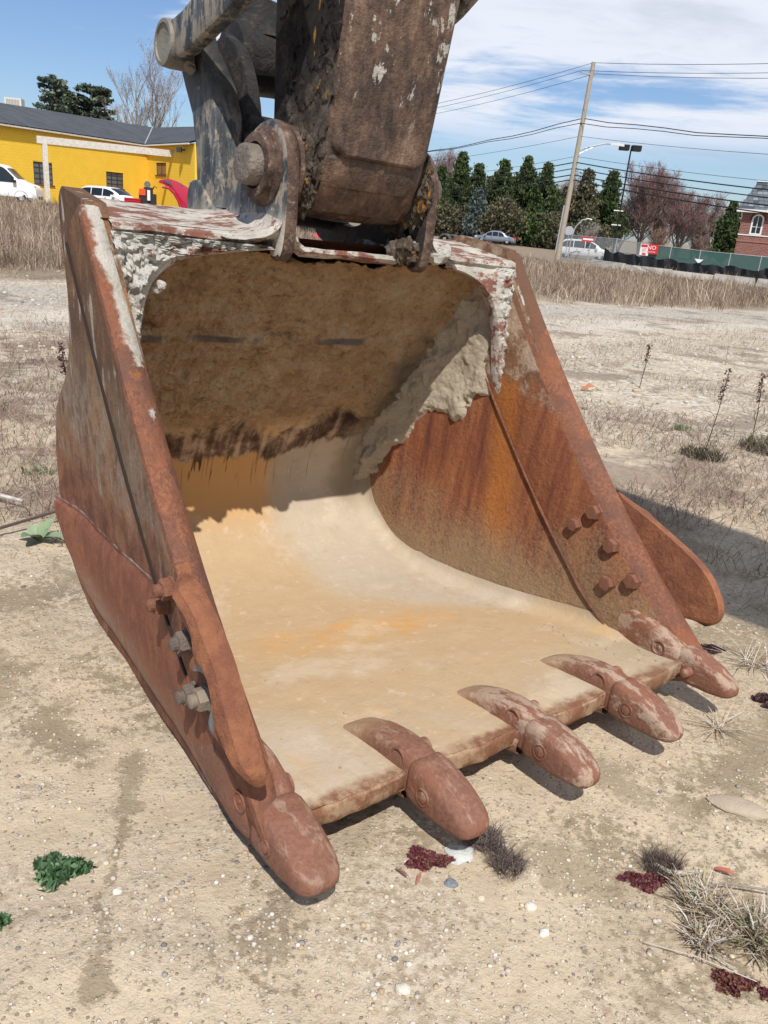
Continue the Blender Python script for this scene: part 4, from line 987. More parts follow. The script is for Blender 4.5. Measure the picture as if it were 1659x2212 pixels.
    base = m.mix(m.math('MULTIPLY', m.math('MULTIPLY', m.ss(x, -.8, -1.5), m.ss(m.noise(v, 1.6, 7, .7, .3), .46, .56)), m.math('MULTIPLY', m.ss(r, 3.6, 4.6), m.ss(r, 11, 8.5, 0, .75))), base, m.mix(n3, (.09, .055, .05), (.24, .17, .13)))
    bump = m.math('ADD', m.math('MULTIPLY', peb, .5), m.math('MULTIPLY', n3, .9))
    return m.fin(base, .95, bumps=[(bump, .010, .85), (n4, .003, .8), (n2, .03, .5), (m.math('MULTIPLY', vg[2], far), .02, .7)], spec=.12)
M_ground = mk_ground()
ground = fastmesh('ground', np.stack([X, Y, Z], -1).reshape(-1, 3), F, M_ground, kind='structure', smooth=True)

def ground_z(x, y):
    """height of the built ground sheet, bumps included"""
    r = math.hypot(x, y); p = Vector((x, y, 0)); z = gz(x, y)
    if r < 22: z += .016*mn.fractal(p*1.3, .9, 2.1, 3)+(.004*mn.fractal(p*9, .7, 2.2, 3) if r < 7 else 0)
    return z
def tintmat(name, rough=.8, spec=.25, trans=0.0, bump=0.0):
    m = Mat(name); c = m.attr(); 
    if trans:
        m.fin(c, rough, spec=spec); t = m.n('ShaderNodeBsdfTranslucent'); m.t.links.new(c, t.inputs[0]); x = m.n('ShaderNodeMixShader'); x.inputs[0].default_value = trans
        m.t.links.new(m.b.outputs[0], x.inputs[1]); m.t.links.new(t.outputs[0], x.inputs[2]); m.t.links.new(x.outputs[0], m.o.inputs[0]); return m.m
    return m.fin(c, rough, spec=spec, bump=m.noise(m.co(), 90, 3, .6) if bump else None, dist=bump or .01)
M_stone = tintmat('gravel_stone', .8, .3, bump=.002); M_straw = tintmat('dry_plant_fibre', .85, .15, .25); M_leaf = tintmat('green_leaf', .6, .3, .3)
def mask_noise(x, y, sc, off): return np.array([mn.fractal(Vector((a*sc+off, b*sc, 0)), .8, 2.1, 4) for a, b in zip(x, y)])
ICO_V = []; _t = (1+5**.5)/2
for a, b in ((-1, _t), (1, _t), (-1, -_t), (1, -_t)): ICO_V += [(a, b, 0)]
for a, b in ((-1, _t), (1, _t), (-1, -_t), (1, -_t)): ICO_V += [(0, a, b)]
for a, b in ((_t, -1), (_t, 1), (-_t, -1), (-_t, 1)): ICO_V += [(a, 0, b)]
ICO_V = np.array(ICO_V)/np.linalg.norm(ICO_V[0])
ICO_F = np.array([(0, 11, 5), (0, 5, 1), (0, 1, 7), (0, 7, 10), (0, 10, 11), (1, 5, 9), (5, 11, 4), (11, 10, 2), (10, 7, 6), (7, 1, 8), (3, 9, 4), (3, 4, 2), (3, 2, 6), (3, 6, 8), (3, 8, 9), (4, 9, 5), (2, 4, 11), (6, 2, 10), (8, 6, 7), (9, 8, 1)])
def in_bucket(x, y, m=0.0):
    px, py = x-O0.x, y-O0.y; u = (px*AU.x+py*AU.y)/S; d = (px*AD.x+py*AD.y)/S
    return (np.abs(u) < .74+m) & (d > .2-m) & (d < 1.75+m)
def stones(name, n, rmin, rmax, azr, smin, smax, pw):
    r = rmin*(rmax/rmin)**rng.random(n)**.75; a = np.radians(rng.uniform(azr[0], azr[1], n)); x = r*np.sin(a); y = r*np.cos(a)
    keep = ~in_bucket(x, y) & (mask_noise(x, y, 1.9, 31.0)+.5*mask_noise(x, y, 6.0, 3.0) > rng.normal(-.12, .28, n)); x, y = x[keep], y[keep]; n = len(x); z = np.array([ground_z(a_, b_) for a_, b_ in zip(x, y)])
    s = smin+(smax-smin)*rng.random(n)**pw; sc = np.stack([s*rng.uniform(.7, 1.35, n), s*rng.uniform(.7, 1.2, n), s*rng.uniform(.45, .8, n)], 1)
    V = ICO_V[None]*sc[:, None]*rng.uniform(.82, 1.15, (n, 12, 1)); th = rng.uniform(0, 6.28, n); c, s_ = np.cos(th), np.sin(th)
    V = np.stack([V[..., 0]*c[:, None]-V[..., 1]*s_[:, None], V[..., 0]*s_[:, None]+V[..., 1]*c[:, None], V[..., 2]], -1)
    V += np.stack([x, y, z+sc[:, 2]*.35], 1)[:, None]
    F = (ICO_F[None]+12*np.arange(n)[:, None, None]).reshape(-1, 3)
    pal = np.array([(.50, .45, .37), (.46, .39, .29), (.42, .31, .20), (.58, .55, .49), (.27, .25, .24), (.38, .33, .27), (.55, .46, .32), (.17, .16, .16), (.40, .30, .24)])
    c = pal[rng.choice(len(pal), n, p=[.22, .2, .1, .12, .06, .12, .12, .03, .03])]*rng.uniform(.85, 1.1, (n, 1))
    return fastmesh(name, V.reshape(-1, 3), F, M_stone, kind='stuff', smooth=True, cols=np.repeat(c, 20, 0))
tag(stones('pebbles', 34000, .85, 7.0, (-40, 40), .0008, .0080, 6.0), 'loose pale pebbles and gravel strewn over the sandy dirt', 'gravel')
tag(stones('gravel', 7000, 6.5, 24, (-29, 29), .006, .032, 3.0), 'coarser gravel lying along the old asphalt strip', 'gravel')
def stone_thing(name, x, y, size, colr, label, flat=.5, seed=0, rz=0.0, jag=.25, group=None, cat='stone'):
    mb = MB(); P = []
    for i in range(11):
        th = math.pi*i/10; row = []
        for j in range(16):
            ph = 2*math.pi*j/16; v = Vector((math.sin(th)*math.cos(ph), math.sin(th)*math.sin(ph), math.cos(th)))
            q = 1+jag*mn.fractal(v*1.3+Vector((seed, 0, 0)), .8, 2.1, 4)*1.6
            row.append((v.x*q*size[0], v.y*q*size[1], v.z*q*size[0]*flat))
        P.append(row)
    mb.grid(np.array(P), 0, True, cv=True)
    o = mb.build(name, plain(name+'_stone', colr, .85, 0, .25, 30, .004)); o.location = (x, y, ground_z(x, y)+size[0]*flat*.25); o.rotation_euler = (0, 0, rz)
    return tag(o, label, cat, group)
# straw and twigs: many thin blades in one mesh
def blades(name, x, y, z, h, lean, wid, colr, tipc=None, curve=.3, label=None, cat=None, mat=None, face=None):
    n = len(x); th = rng.uniform(0, 2*np.pi, n); dx, dy = np.cos(th)*lean*h, np.sin(th)*lean*h; hz = h*np.sqrt(np.clip(1-lean**2, .0004, 1))
    ph = th+np.pi/2+rng.normal(0, .6, n); wx, wy = np.cos(ph)*wid/2, np.sin(ph)*wid/2
    b = np.stack([x, y, z], 1); m_ = b+np.stack([dx*.42, dy*.42, hz*(.5+curve*.3)], 1); t = b+np.stack([dx, dy, hz*(1-curve*.35)], 1); w3 = np.stack([wx, wy, np.zeros(n)], 1)
    V = np.stack([b-w3, b+w3, m_+w3*.8, m_-w3*.8, t+w3*.25, t-w3*.25], 1).reshape(-1, 3); k = 6*np.arange(n)[:, None]
    F = np.concatenate([k+np.array([[0, 1, 2, 3]]), k+np.array([[3, 2, 4, 5]])], 1).reshape(-1, 4)
    o = fastmesh(name, V, F, mat or M_straw, kind='stuff', cols=np.repeat(colr, 2, 0)); return tag(o, label, cat)
def pick(pal, n, var=.2): pal = np.array(pal); return pal[rng.integers(0, len(pal), n)]*rng.uniform(1-var, 1+var, (n, 1))
STRAW = [(.42, .35, .25), (.33, .26, .18), (.50, .43, .33), (.24, .17, .125), (.37, .32, .27)]
BRUSH = [(.21, .135, .10), (.27, .19, .145), (.34, .27, .20), (.15, .095, .075), (.40, .34, .26), (.24, .19, .165)]
# tall dead weeds filling the field behind the lot: stems in clumps, each with side sprigs
nst = 20000; r = 16.5*(66/16.5)**rng.random(nst)**.95; a = np.radians(np.concatenate([rng.uniform(-30, -12, nst//3), rng.uniform(-12, 28, nst-nst//3)])); x, y = r*np.sin(a), r*np.cos(a)
q = -.566*x+.824*y; cl = mask_noise(x, y, .42, 3.0); k = (q > 15.6-2.0*cl+rng.normal(0, .6, nst)) & (r < np.where(a > 0, 58, 62)); x, y, r, a, cl = x[k], y[k], r[k], a[k], cl[k]
h = (.28+.50*rng.random(len(x))**1.6+.40*np.clip(cl+.15, 0, 1))*.78; reps = 9; n = len(x)*reps
hr = np.repeat(h, reps)*rng.uniform(.25, 1.0, n); xr = np.repeat(x, reps)+rng.normal(0, .10, n); yr = np.repeat(y, reps)+rng.normal(0, .10, n); rr_ = np.repeat(r, reps); up = rng.random(n)**2*.5*np.repeat(h, reps)
tone = np.repeat(rng.integers(0, 9, len(x)), reps); pal_ = np.array(BRUSH+STRAW[:3]); pal_ = (pal_*.85+pal_.mean(1, keepdims=True)*.15)*np.array([1.1, 1.03, .96]); cc = pal_[tone]*.98*rng.uniform(.5, 1.45, (n, 1))*(1+.3*np.repeat(cl, reps)[:, None])
blades('tall_dry_weeds', xr, yr, gz_arr(xr, yr)-.02+up*.8, hr, rng.uniform(.05, .93, n), .0035+.00026*rr_+.003*rng.random(n), cc, label='tall dead grey brown weeds filling the field behind the lot', cat='weeds')
# brushy litter and matted stalks on the ground of the lot
n = 82000; r = 3.3*(19/3.3)**rng.random(n)**.8; a = np.radians(rng.uniform(-30, 30, n)); x, y = r*np.sin(a), r*np.cos(a)
cl = mask_noise(x, y, .55, 11.0)+.35*mask_noise(x, y, 2.1, 5.0); q = -.566*x+.824*y
th_ = np.where(a < -.2, -.22, .0)+np.where(r < 4.6, .22, 0)
k = (cl > th_+rng.normal(0, .12, n)) & ~in_bucket(x, y, .12) & ~((q > 11.0) & (q < 14.0) & (rng.random(n) < .8)); x, y, r = x[k], y[k], r[k]; n = len(x)
zz = np.array([ground_z(p, q_) for p, q_ in zip(x, y)])
blades('dead_plant_litter', x, y, zz+.003, .05+.19*rng.random(n)**2, rng.uniform(.60, .995, n), .0022+.0028*rng.random(n), pick(STRAW+BRUSH+[(.20, .10, .09), (.25, .12, .10)], n, .25), label='matted dead stalks and twigs lying over the gravelly dirt', cat='dead plants')
# thin green shoots among the litter
n = 5200; r = 4.5*(17/4.5)**rng.random(n)**.7; a = np.radians(rng.uniform(-29, 29, n)); x, y = r*np.sin(a), r*np.cos(a); cl = mask_noise(x, y, .9, 23.0); k = (cl > .22) & ~in_bucket(x, y, .1); x, y = x[k], y[k]; n = len(x)
blades('green_shoots', x, y, np.array([ground_z(p, q_) for p, q_ in zip(x, y)]), .03+.05*rng.random(n), rng.uniform(.2, .9, n), .004+.003*rng.random(n), pick([(.10, .17, .05), (.15, .22, .08), (.20, .25, .12)], n), label='sparse low green shoots coming up through the litter', cat='grass', mat=M_leaf)

# ------------------------------------------------------------------ far background, left: yellow block building
def on_wall(az, P, Q):
    """point of the line P-Q seen at azimuth az, and its fraction along P-Q"""
    t_ = math.tan(R(az)); dx, dy = Q[0]-P[0], Q[1]-P[1]; s = (t_*P[1]-P[0])/(dx-t_*dy); return (P[0]+dx*s, P[1]+dy*s), s
HC = CAM_H
def zel(el, x, y): return HC+math.hypot(x, y)*math.tan(R(el))
M_yel = plain('yellow_painted_block', (.82, .53, .055), .7, 0, .10, 1.5, .0)
M_black = plain('black_rubber', (.012, .012, .013), .7); M_dark = plain('dark_glass', (.012, .016, .02), .12, 0, 0, spec=.6)
M_wht = plain('white_paint', (.74, .74, .72), .5, 0, .06, 3); M_fad = plain('peeling_white_paint', (.62, .58, .52), .8, 0, .45, 6)
M_pane = plain('grey_window_pane', (.12, .13, .14), .2, 0, .5, 1.2); M_mull = plain('dark_window_frame', (.045, .04, .038), .6)
def mk_shingle(name, a, b, sc):
    m = Mat(name); v = m.co(); br = m.n('ShaderNodeTexBrick'); m.put(br.inputs['Vector'], m.map(v, (1, 1, 1))); br.inputs['Scale'].default_value = sc
    br.inputs['Color1'].default_value = tuple(a)+(1,); br.inputs['Color2'].default_value = tuple(b)+(1,); br.inputs['Mortar'].default_value = tuple(x*.5 for x in a)+(1,)
    br.inputs['Mortar Size'].default_value = .01; br.inputs['Brick Width'].default_value = .9; br.inputs['Row Height'].default_value = .3
    c = m.mix(m.noise(v, .8, 5, .6), br.outputs[0], tuple(x*1.3 for x in b)); return m.fin(c, .9)
M_roof = mk_shingle('dark_asphalt_shingle', (.030, .034, .040), (.062, .068, .078), 1.0)
PL = (-22.36*1.3, 46.95*1.3); PC = (-16.88*1.3, 54.86*1.3); PR_ = (-12.41*1.3, 49.1*1.3); EZ = HC+4.016; BZ = .45
dv = Vector((PC[0]-PL[0], PC[1]-PL[1])).normalized(); PL2 = (PL[0]-dv.x*9, PL[1]-dv.y*9)
ywb = empty('block_building', (PC[0], PC[1], BZ), 0, 'bright yellow painted block building with dark shingle roof beyond the weeds', 'building')
def wpart(mb, name, mat, par=ywb, kind=None, org=None):
    o = mb.build(name, mat, None, kind); g_ = par
    while g_.parent: g_ = g_.parent
    o.parent = par; off = g_.location if org is None else org
    o.data.transform(Matrix.Translation(-Vector(off))); return o
def wall_frame(P, Q):
    e = Vector((Q[0]-P[0], Q[1]-P[1], 0)); Ln = e.length; e.normalize(); nrm = Vector((e.y, -e.x, 0))
    if nrm.dot(Vector((-P[0], -P[1], 0))) < 0: nrm = -nrm
    return (lambda a, b, c: tuple(Vector((P[0], P[1], 0))+e*a+nrm*b+Vector((0, 0, c)))), Ln    # along, out of the wall, height
holes = {0: [], 1: []}
T0, L0 = wall_frame(PL2, PC); T1, L1 = wall_frame(PC, PR_)
def wfrac(az, P, Q, Ln): return on_wall(az, P, Q)[1]*Ln
def win_rect(a0, a1, e0, e1, P, Q, Ln):
    p, s0 = on_wall(a0, P, Q); q_, s1 = on_wall(a1, P, Q); zt = zel(e0, *p); zb = zel(e1, *q_); return min(s0, s1)*Ln, max(s0, s1)*Ln, zb, zt
W = [(0, win_rect(-23.80, -22.72, 1.48, .20, PL2, PC, L0)), (0, win_rect(-19.60, -18.58, 1.34, .36, PL2, PC, L0)), (1, win_rect(-16.58, -15.96, 2.10, 1.41, PC, PR_, L1))]
for wi, (T, Ln) in enumerate(((T0, L0), (T1, L1))):
    rects = [w for k, w in W if k == wi]; mb = MB(); ch = .203; nrow = int((EZ-.05-BZ+.6)/ch)
    zs = [BZ-.6+ch*i for i in range(nrow+1)]
    for i in range(nrow):
        z0, z1 = zs[i], zs[i+1]; a = -(.2 if i % 2 else 0.0)
        while a < Ln:
            a0, a1 = max(0, a), min(Ln, a+.406); a += .406
            segs = [(a0, a1)]
            for r in rects:
                if r[2]-.02 < (z0+z1)/2 < r[3]+.02: segs = [sg for (x0, x1) in segs for sg in ((x0, min(x1, r[0])), (max(x0, r[1]), x1)) if sg[1]-sg[0] > .02 and not (sg[0] >= r[0] and sg[1] <= r[1])]
            for x0, x1 in segs: mb.box(x0+.004, x1-.004, -.006, 0, z0+.004, z1-.004, 0, T)
    wpart(mb, 'wall_blocks', M_yel, ywb, 'stuff')
    mb = MB(); xs = [0]+sorted(sum([[r[0], r[1]] for r in rects], []))+[Ln]
    for k in range(0, len(xs), 2): mb.box(xs[k], xs[k+1], -.35, -.010, BZ-.6, EZ-.05, 0, T)
    for r in rects: mb.box(r[0], r[1], -.35, -.010, BZ-.6, r[2], 0, T); mb.box(r[0], r[1], -.35, -.010, r[3], EZ-.05, 0, T)
    wpart(mb, 'wall', M_yel)
    for r in rects:
        a0, a1, z0, z1 = r; nc, nr = (3, 4) if wi == 0 else (2, 1)
        mb = MB(); mb.box(a0, a1, -.12, -.06, z0, z0+.06, 0, T); mb.box(a0, a1, -.12, -.06, z1-.06, z1, 0, T)
        for c in range(nc+1): x = a0+(a1-a0)*c/nc; mb.box(max(a0, x-.03), min(a1, x+.03), -.12, -.05, z0+.06, z1-.06, 0, T)
        for c in range(1, nr): z = z0+(z1-z0)*c/nr; mb.box(a0+.03, a1-.03, -.115, -.065, z-.022, z+.022, 0, T)
        fr = wpart(mb, 'window', M_mull)
        for c in range(nc):
            for q in range(nr):
                x0, x1 = a0+(a1-a0)*c/nc+.03, a0+(a1-a0)*(c+1)/nc-.03; y0, y1 = z0+(z1-z0)*q/nr+.022, z0+(z1-z0)*(q+1)/nr-.022
                wpart(MB().box(x0, x1, -.10, -.09, y0, y1, 0, T), 'pane', M_pane if wi == 0 else plain('boarded_pane', (.28, .15, .06), .8), fr)
        wpart(MB().box(a0-.08, a1+.08, -.02, .07, z0-.10, z0-.005, 0, T), 'sill', plain('brick_sill', (.16, .06, .04), .8), fr)
# roof: low hip over the long wing, valley, slope over the right wing
e0 = Vector((dv.x, dv.y, 0)); n0 = Vector((T0(0, 1, 0)[0]-T0(0, 0, 0)[0], T0(0, 1, 0)[1]-T0(0, 0, 0)[1], 0)); n1_ = Vector((T1(0, 1, 0)[0]-T1(0, 0, 0)[0], T1(0, 1, 0)[1]-T1(0, 0, 0)[1], 0))
RZ = EZ+1.75
def V3(p, z): return Vector((p[0], p[1], z))
EL = V3(PL2, EZ)+n0*.45; EC = V3(PC, EZ)+n0*.45+n1_*.45; ER = V3(PR_, EZ)+n1_*.45
e1 = (V3(PR_, 0)-V3(PC, 0)).normalized()
RA = V3(PL2, RZ)-n0*5.5+e0*7.5; RB = V3(PC, RZ)-n0*5.5-n1_*4.2; RC = V3(PR_, RZ)-n1_*5.0
mb = MB()
def sheet(*pts):
    mb.add([tuple(p) for p in pts], [tuple(range(len(pts)))]); mb.add([tuple(p-Vector((0, 0, .12))) for p in pts], [tuple(range(len(pts)))])
sheet(EL, EC, RB, RA); sheet(EC, ER, RC, RB); sheet(EL, RA, EL-n0*11.5); sheet(RA, RB, RB-n0*6-V3((0, 0), 1.6), EL-n0*11.5+e0*.01)
rf = wpart(mb, 'roof', M_roof)
mb = MB(); 
for a, b in ((EL, EC), (EC, ER)):
    d_ = (b-a).normalized(); mb.tube([a+Vector((0, 0, -.12)), b+Vector((0, 0, -.12))], .075, 4, 0, smooth=False)
wpart(mb, 'gutter', M_fad, rf)
wpart(MB().tube([EC+Vector((0, 0, .03)), RB+Vector((0, 0, .03))], .06, 4), 'valley_flashing', plain('grey_flashing', (.42, .43, .44), .5, .3), rf)
wpart(MB().box(-.3, .3, -.3, .3, 0, .22, 0, lambda a, b, c: tuple(EC*.42+RA*.58+Vector((a, b, c+.02-.3)))), 'roof_vent', M_wht, rf)
# free standing beam and post in front of the wall
pb, _ = on_wall(-23.1, (PL2[0]+n0.x*2.6, PL2[1]+n0.y*2.6), (PC[0]+n0.x*2.6, PC[1]+n0.y*2.6)); q2, _ = on_wall(-15.54, PC, PR_)
zb1 = zel(2.72, *pb); zb2 = zel(2.70, *q2)
par = empty('carport_frame', (pb[0], pb[1], BZ), 0, 'peeling white steel beam on one post standing in front of the yellow wall', 'beam')
a, b = Vector((pb[0], pb[1], zb1)), Vector((q2[0], q2[1], zb2)); dd_ = (b-a).normalized(); nn_ = Vector((-dd_.y, dd_.x, 0)).normalized()
mb = MB(); V = [tuple(p+nn_*s*.10+Vector((0, 0, z))) for p in (a-dd_*.5, b) for s in (-1, 1) for z in (-.24, .24)]
mb.add(V, [(0, 1, 3, 2), (4, 6, 7, 5), (0, 4, 5, 1), (2, 3, 7, 6), (1, 5, 7, 3), (0, 2, 6, 4)]); wpart(mb, 'beam', M_fad, par)
wpart(MB().box(-.17, .17, -.10, .10, BZ-.5, zb1-.24, 0, lambda x, y, z: (pb[0]+x*dd_.x-y*dd_.y, pb[1]+x*dd_.y+y*dd_.x, z)), 'post', M_fad, par)
# bracket lamp and creeper on the right wing
p, s_ = on_wall(-14.79, PC, PR_); lz = zel(2.99, *p)
mb = MB().tube([p+(lz,), tuple(Vector(p+(lz,))+n1_*.35)], .05, 6).box(-.18, .18, -.16, .16, -.2, .15, 0, lambda x, y, z: (p[0]+n1_.x*.45+x, p[1]+n1_.y*.45+y, lz+z)); wpart(mb, 'wall_lamp', M_mull)
# ------------------------------------------------------------------ vegetation builders
def leafcloud(cen, rad, n, size, pal, flat=1.0, up=.0, var=.3, shell=.0):
    """n small leaf quads inside an ellipsoid: returns V, F, cols"""
    v = rng.normal(size=(n, 3)); v /= np.linalg.norm(v, axis=1)[:, None]; q = rng.random(n)**(1/3.0 if shell == 0 else 1/(3+shell)); P = np.array(cen)+v*q[:, None]*np.array(rad)
    return quads(P, size, pal, flat, var)
def quads(P, size, pal, flat=1.0, var=.3, asp=1.6):
    n = len(P); a = rng.normal(size=(n, 3)); a[:, 2] *= flat; a /= np.linalg.norm(a, axis=1)[:, None]; b = np.cross(a, rng.normal(size=(n, 3))); b /= np.linalg.norm(b, axis=1)[:, None]
    s = (size*rng.uniform(.6, 1.4, n) if np.isscalar(size) else size)[:, None]; V = np.stack([P-a*s*asp/2, P-b*s/2, P+a*s*asp/2, P+b*s/2], 1).reshape(-1, 3); F = np.arange(4*n).reshape(n, 4)
    return V, F, pick(pal, n, var)
def joinq(parts):
    Vs, Fs, Cs, k = [], [], [], 0
    for V, F, C in parts: Vs.append(V); Fs.append(F+k); Cs.append(C); k += len(V)
    return np.concatenate(Vs), np.concatenate(Fs), np.concatenate(Cs)
M_fol = tintmat('evergreen_foliage', .8, .15, .2); M_twig = tintmat('bare_twigs', .85, .1, .1)
M_bark = plain('grey_brown_bark', (.14, .11, .085), .9, 0, .4, 6)
GREEN = [(.045, .078, .027), (.068, .112, .036), (.033, .054, .024), (.093, .135, .045), (.11, .108, .05)]
OLIVE = [(.115, .105, .06), (.15, .13, .08), (.075, .085, .045), (.19, .155, .105), (.06, .07, .036)]
BLUE = [(.085, .115, .105), (.13, .165, .155), (.055, .08, .07), (.17, .20, .19)]
def tree_thing(name, az, r, label, cat='tree', group=None, dz=0.0):
    x, y, z = pol(az, r); return empty(name, (x, y, z-.05+dz), random.uniform(0, 6.28), label, cat, group)
def arbor(az, r, H, wd, pal, label, seed, dens=1.0, name='arborvitae'):
    t = tree_thing(name, az, r, label, group='tall evergreens in a row beyond the road'); g = np.random.default_rng(seed); parts = []
    nb = int(300*dens); MB().tube([(0, 0, -.3), (.05, 0, H*.5), (0, .03, H*.93)], [.16, .11, .02], 6).build('trunk', M_bark, t)
    P = []; 
    for k in range(nb):
        h = H*(.03+.96*g.random()**.85); q = h/H; w = wd*(1.15*(1-q)**.95)*(.86+.14*math.sin(q*11+seed)+.5*(g.random()-.5)); a = g.random()*6.283; L = w*g.uniform(.75, 1.25)
        m_ = 34; s = g.random(m_)**.6; up = .75+.45*q
        px = np.cos(a)*L*s; py = np.sin(a)*L*s; pz = h+L*s*up*.55+g.normal(0, .10, m_); jit = .10+.13*s
        P.append(np.stack([px+g.normal(0, 1, m_)*jit, py+g.normal(0, 1, m_)*jit, pz], 1))
    for tx, ty, th_ in ((0, 0, 1.0), (.35, .1, .93), (-.3, .2, .90), (.1, -.4, .87), (-.5, -.2, .82), (.55, -.3, .80)): P.append(np.stack([tx+g.normal(0, .09, 46), ty+g.normal(0, .09, 46), H*(th_-.10*g.random(46))], 1))
    P = np.concatenate(P); V, F, C = quads(P, .19, pal, 1.8, .38, 2.2); dk = .55+.75*np.clip(np.hypot(P[:, 0], P[:, 1])/(wd*.8), 0, 1); C = C
    fastmesh('crown', V, F, M_fol, t, cols=C, kind=None); return t
specs = [(1.9, 118, 8.6, 1.9, GREEN, 'narrow deep green evergreen half hidden behind the arm of the excavator'), (3.15, 112, 10.2, 2.1, GREEN, 'tallest pointed deep green evergreen just right of the excavator arm'), (4.3, 114, 9.2, 1.7, GREEN, 'slim pointed evergreen with a notch in its crown behind the blue spruce'),
 (5.9, 112, 9.9, 2.0, GREEN, 'dense pointed evergreen above the parked grey sedan'), (7.4, 112, 10.6, 2.1, GREEN, 'broad pointed evergreen with the highest tip left of the utility pole'), (8.7, 110, 9.9, 2.1, GREEN, 'pointed evergreen whose side touches the leaning utility pole'),
 (10.2, 116, 7.8, 1.9, OLIVE, 'olive tinged evergreen directly behind the leaning utility pole'), (11.3, 111, 9.7, 2.2, OLIVE, 'broad olive green evergreen behind the white family car'), (12.9, 112, 9.8, 1.9, GREEN, 'last pointed evergreen of the row beside the twin headed lot lamp')]
for i, (a, r, H, wd, pal, lb) in enumerate(specs): arbor(a, r, H, wd*1.55, pal, lb, i+3)
for i, (a, r, H, wd, lb) in enumerate(((2.5, 124, 8.2, 2.8, 'evergreen filling the back row just right of the excavator arm'), (3.7, 123, 8.0, 2.8, 'evergreen in the back row between the two tallest tips at left'), (5.1, 124, 8.3, 3.0, 'back row evergreen left of the one above the sedan'), (6.6, 123, 8.6, 3.0, 'back row evergreen right of the one above the sedan'), (8.05, 124, 8.4, 3.0, 'back row evergreen second left of the utility pole'), (9.45, 124, 7.6, 3.0, 'back row evergreen filling the gap beside the utility pole'), (12.1, 123, 7.6, 2.8, 'back row evergreen between the last two pointed evergreens'))): arbor(a, r, H, wd, GREEN if i % 2 else OLIVE, lb, 50+i, .7)
arbor(4.45, 104, 5.9, 1.5, BLUE, 'pale blue grey spruce in front of the evergreen row', 31, .9, 'blue_spruce'); bpy.data.objects['blue_spruce']['group'] = 'spruce'; del bpy.data.objects['blue_spruce']['group']
lows = [(2.6, 106, 4.0, OLIVE, 'low olive bush left of the blue spruce'), (6.2, 102, 5.4, OLIVE, 'rounded brownish green tree right behind the grey sedan'), (7.9, 104, 4.4, GREEN, 'low fresh green bush between the sedan and the utility pole'), (9.3, 105, 4.2, OLIVE, 'dull brown bush beside the foot of the utility pole'), (12.0, 106, 4.0, OLIVE, 'dull green bush rising behind the roof of the white family car')]
for i, (a, r, H, pal, lb) in enumerate(lows):
    t = tree_thing('bush', a, r, lb); g = np.random.default_rng(60+i); P = g.normal(size=(4200, 3)); P /= np.linalg.norm(P, axis=1)[:, None]; P *= (g.random(4200)**.4)[:, None]
    lump = np.array([mn.fractal(Vector(p)*1.8+Vector((i, 0, 0)), .8, 2.1, 3) for p in P]); P = P*np.array([2.5, 2.5, H*.52])*(1+.45*lump)[:, None]+np.array([0, 0, H*.47])
    V, F, C = quads(P, .20, pal, 1.2, .4, 1.8); fastmesh('crown', V, F, M_fol, t, cols=C); MB().tube([(0, 0, -.2), (0, 0, H*.5)], [.12, .05], 6).build('trunk', M_bark, t)
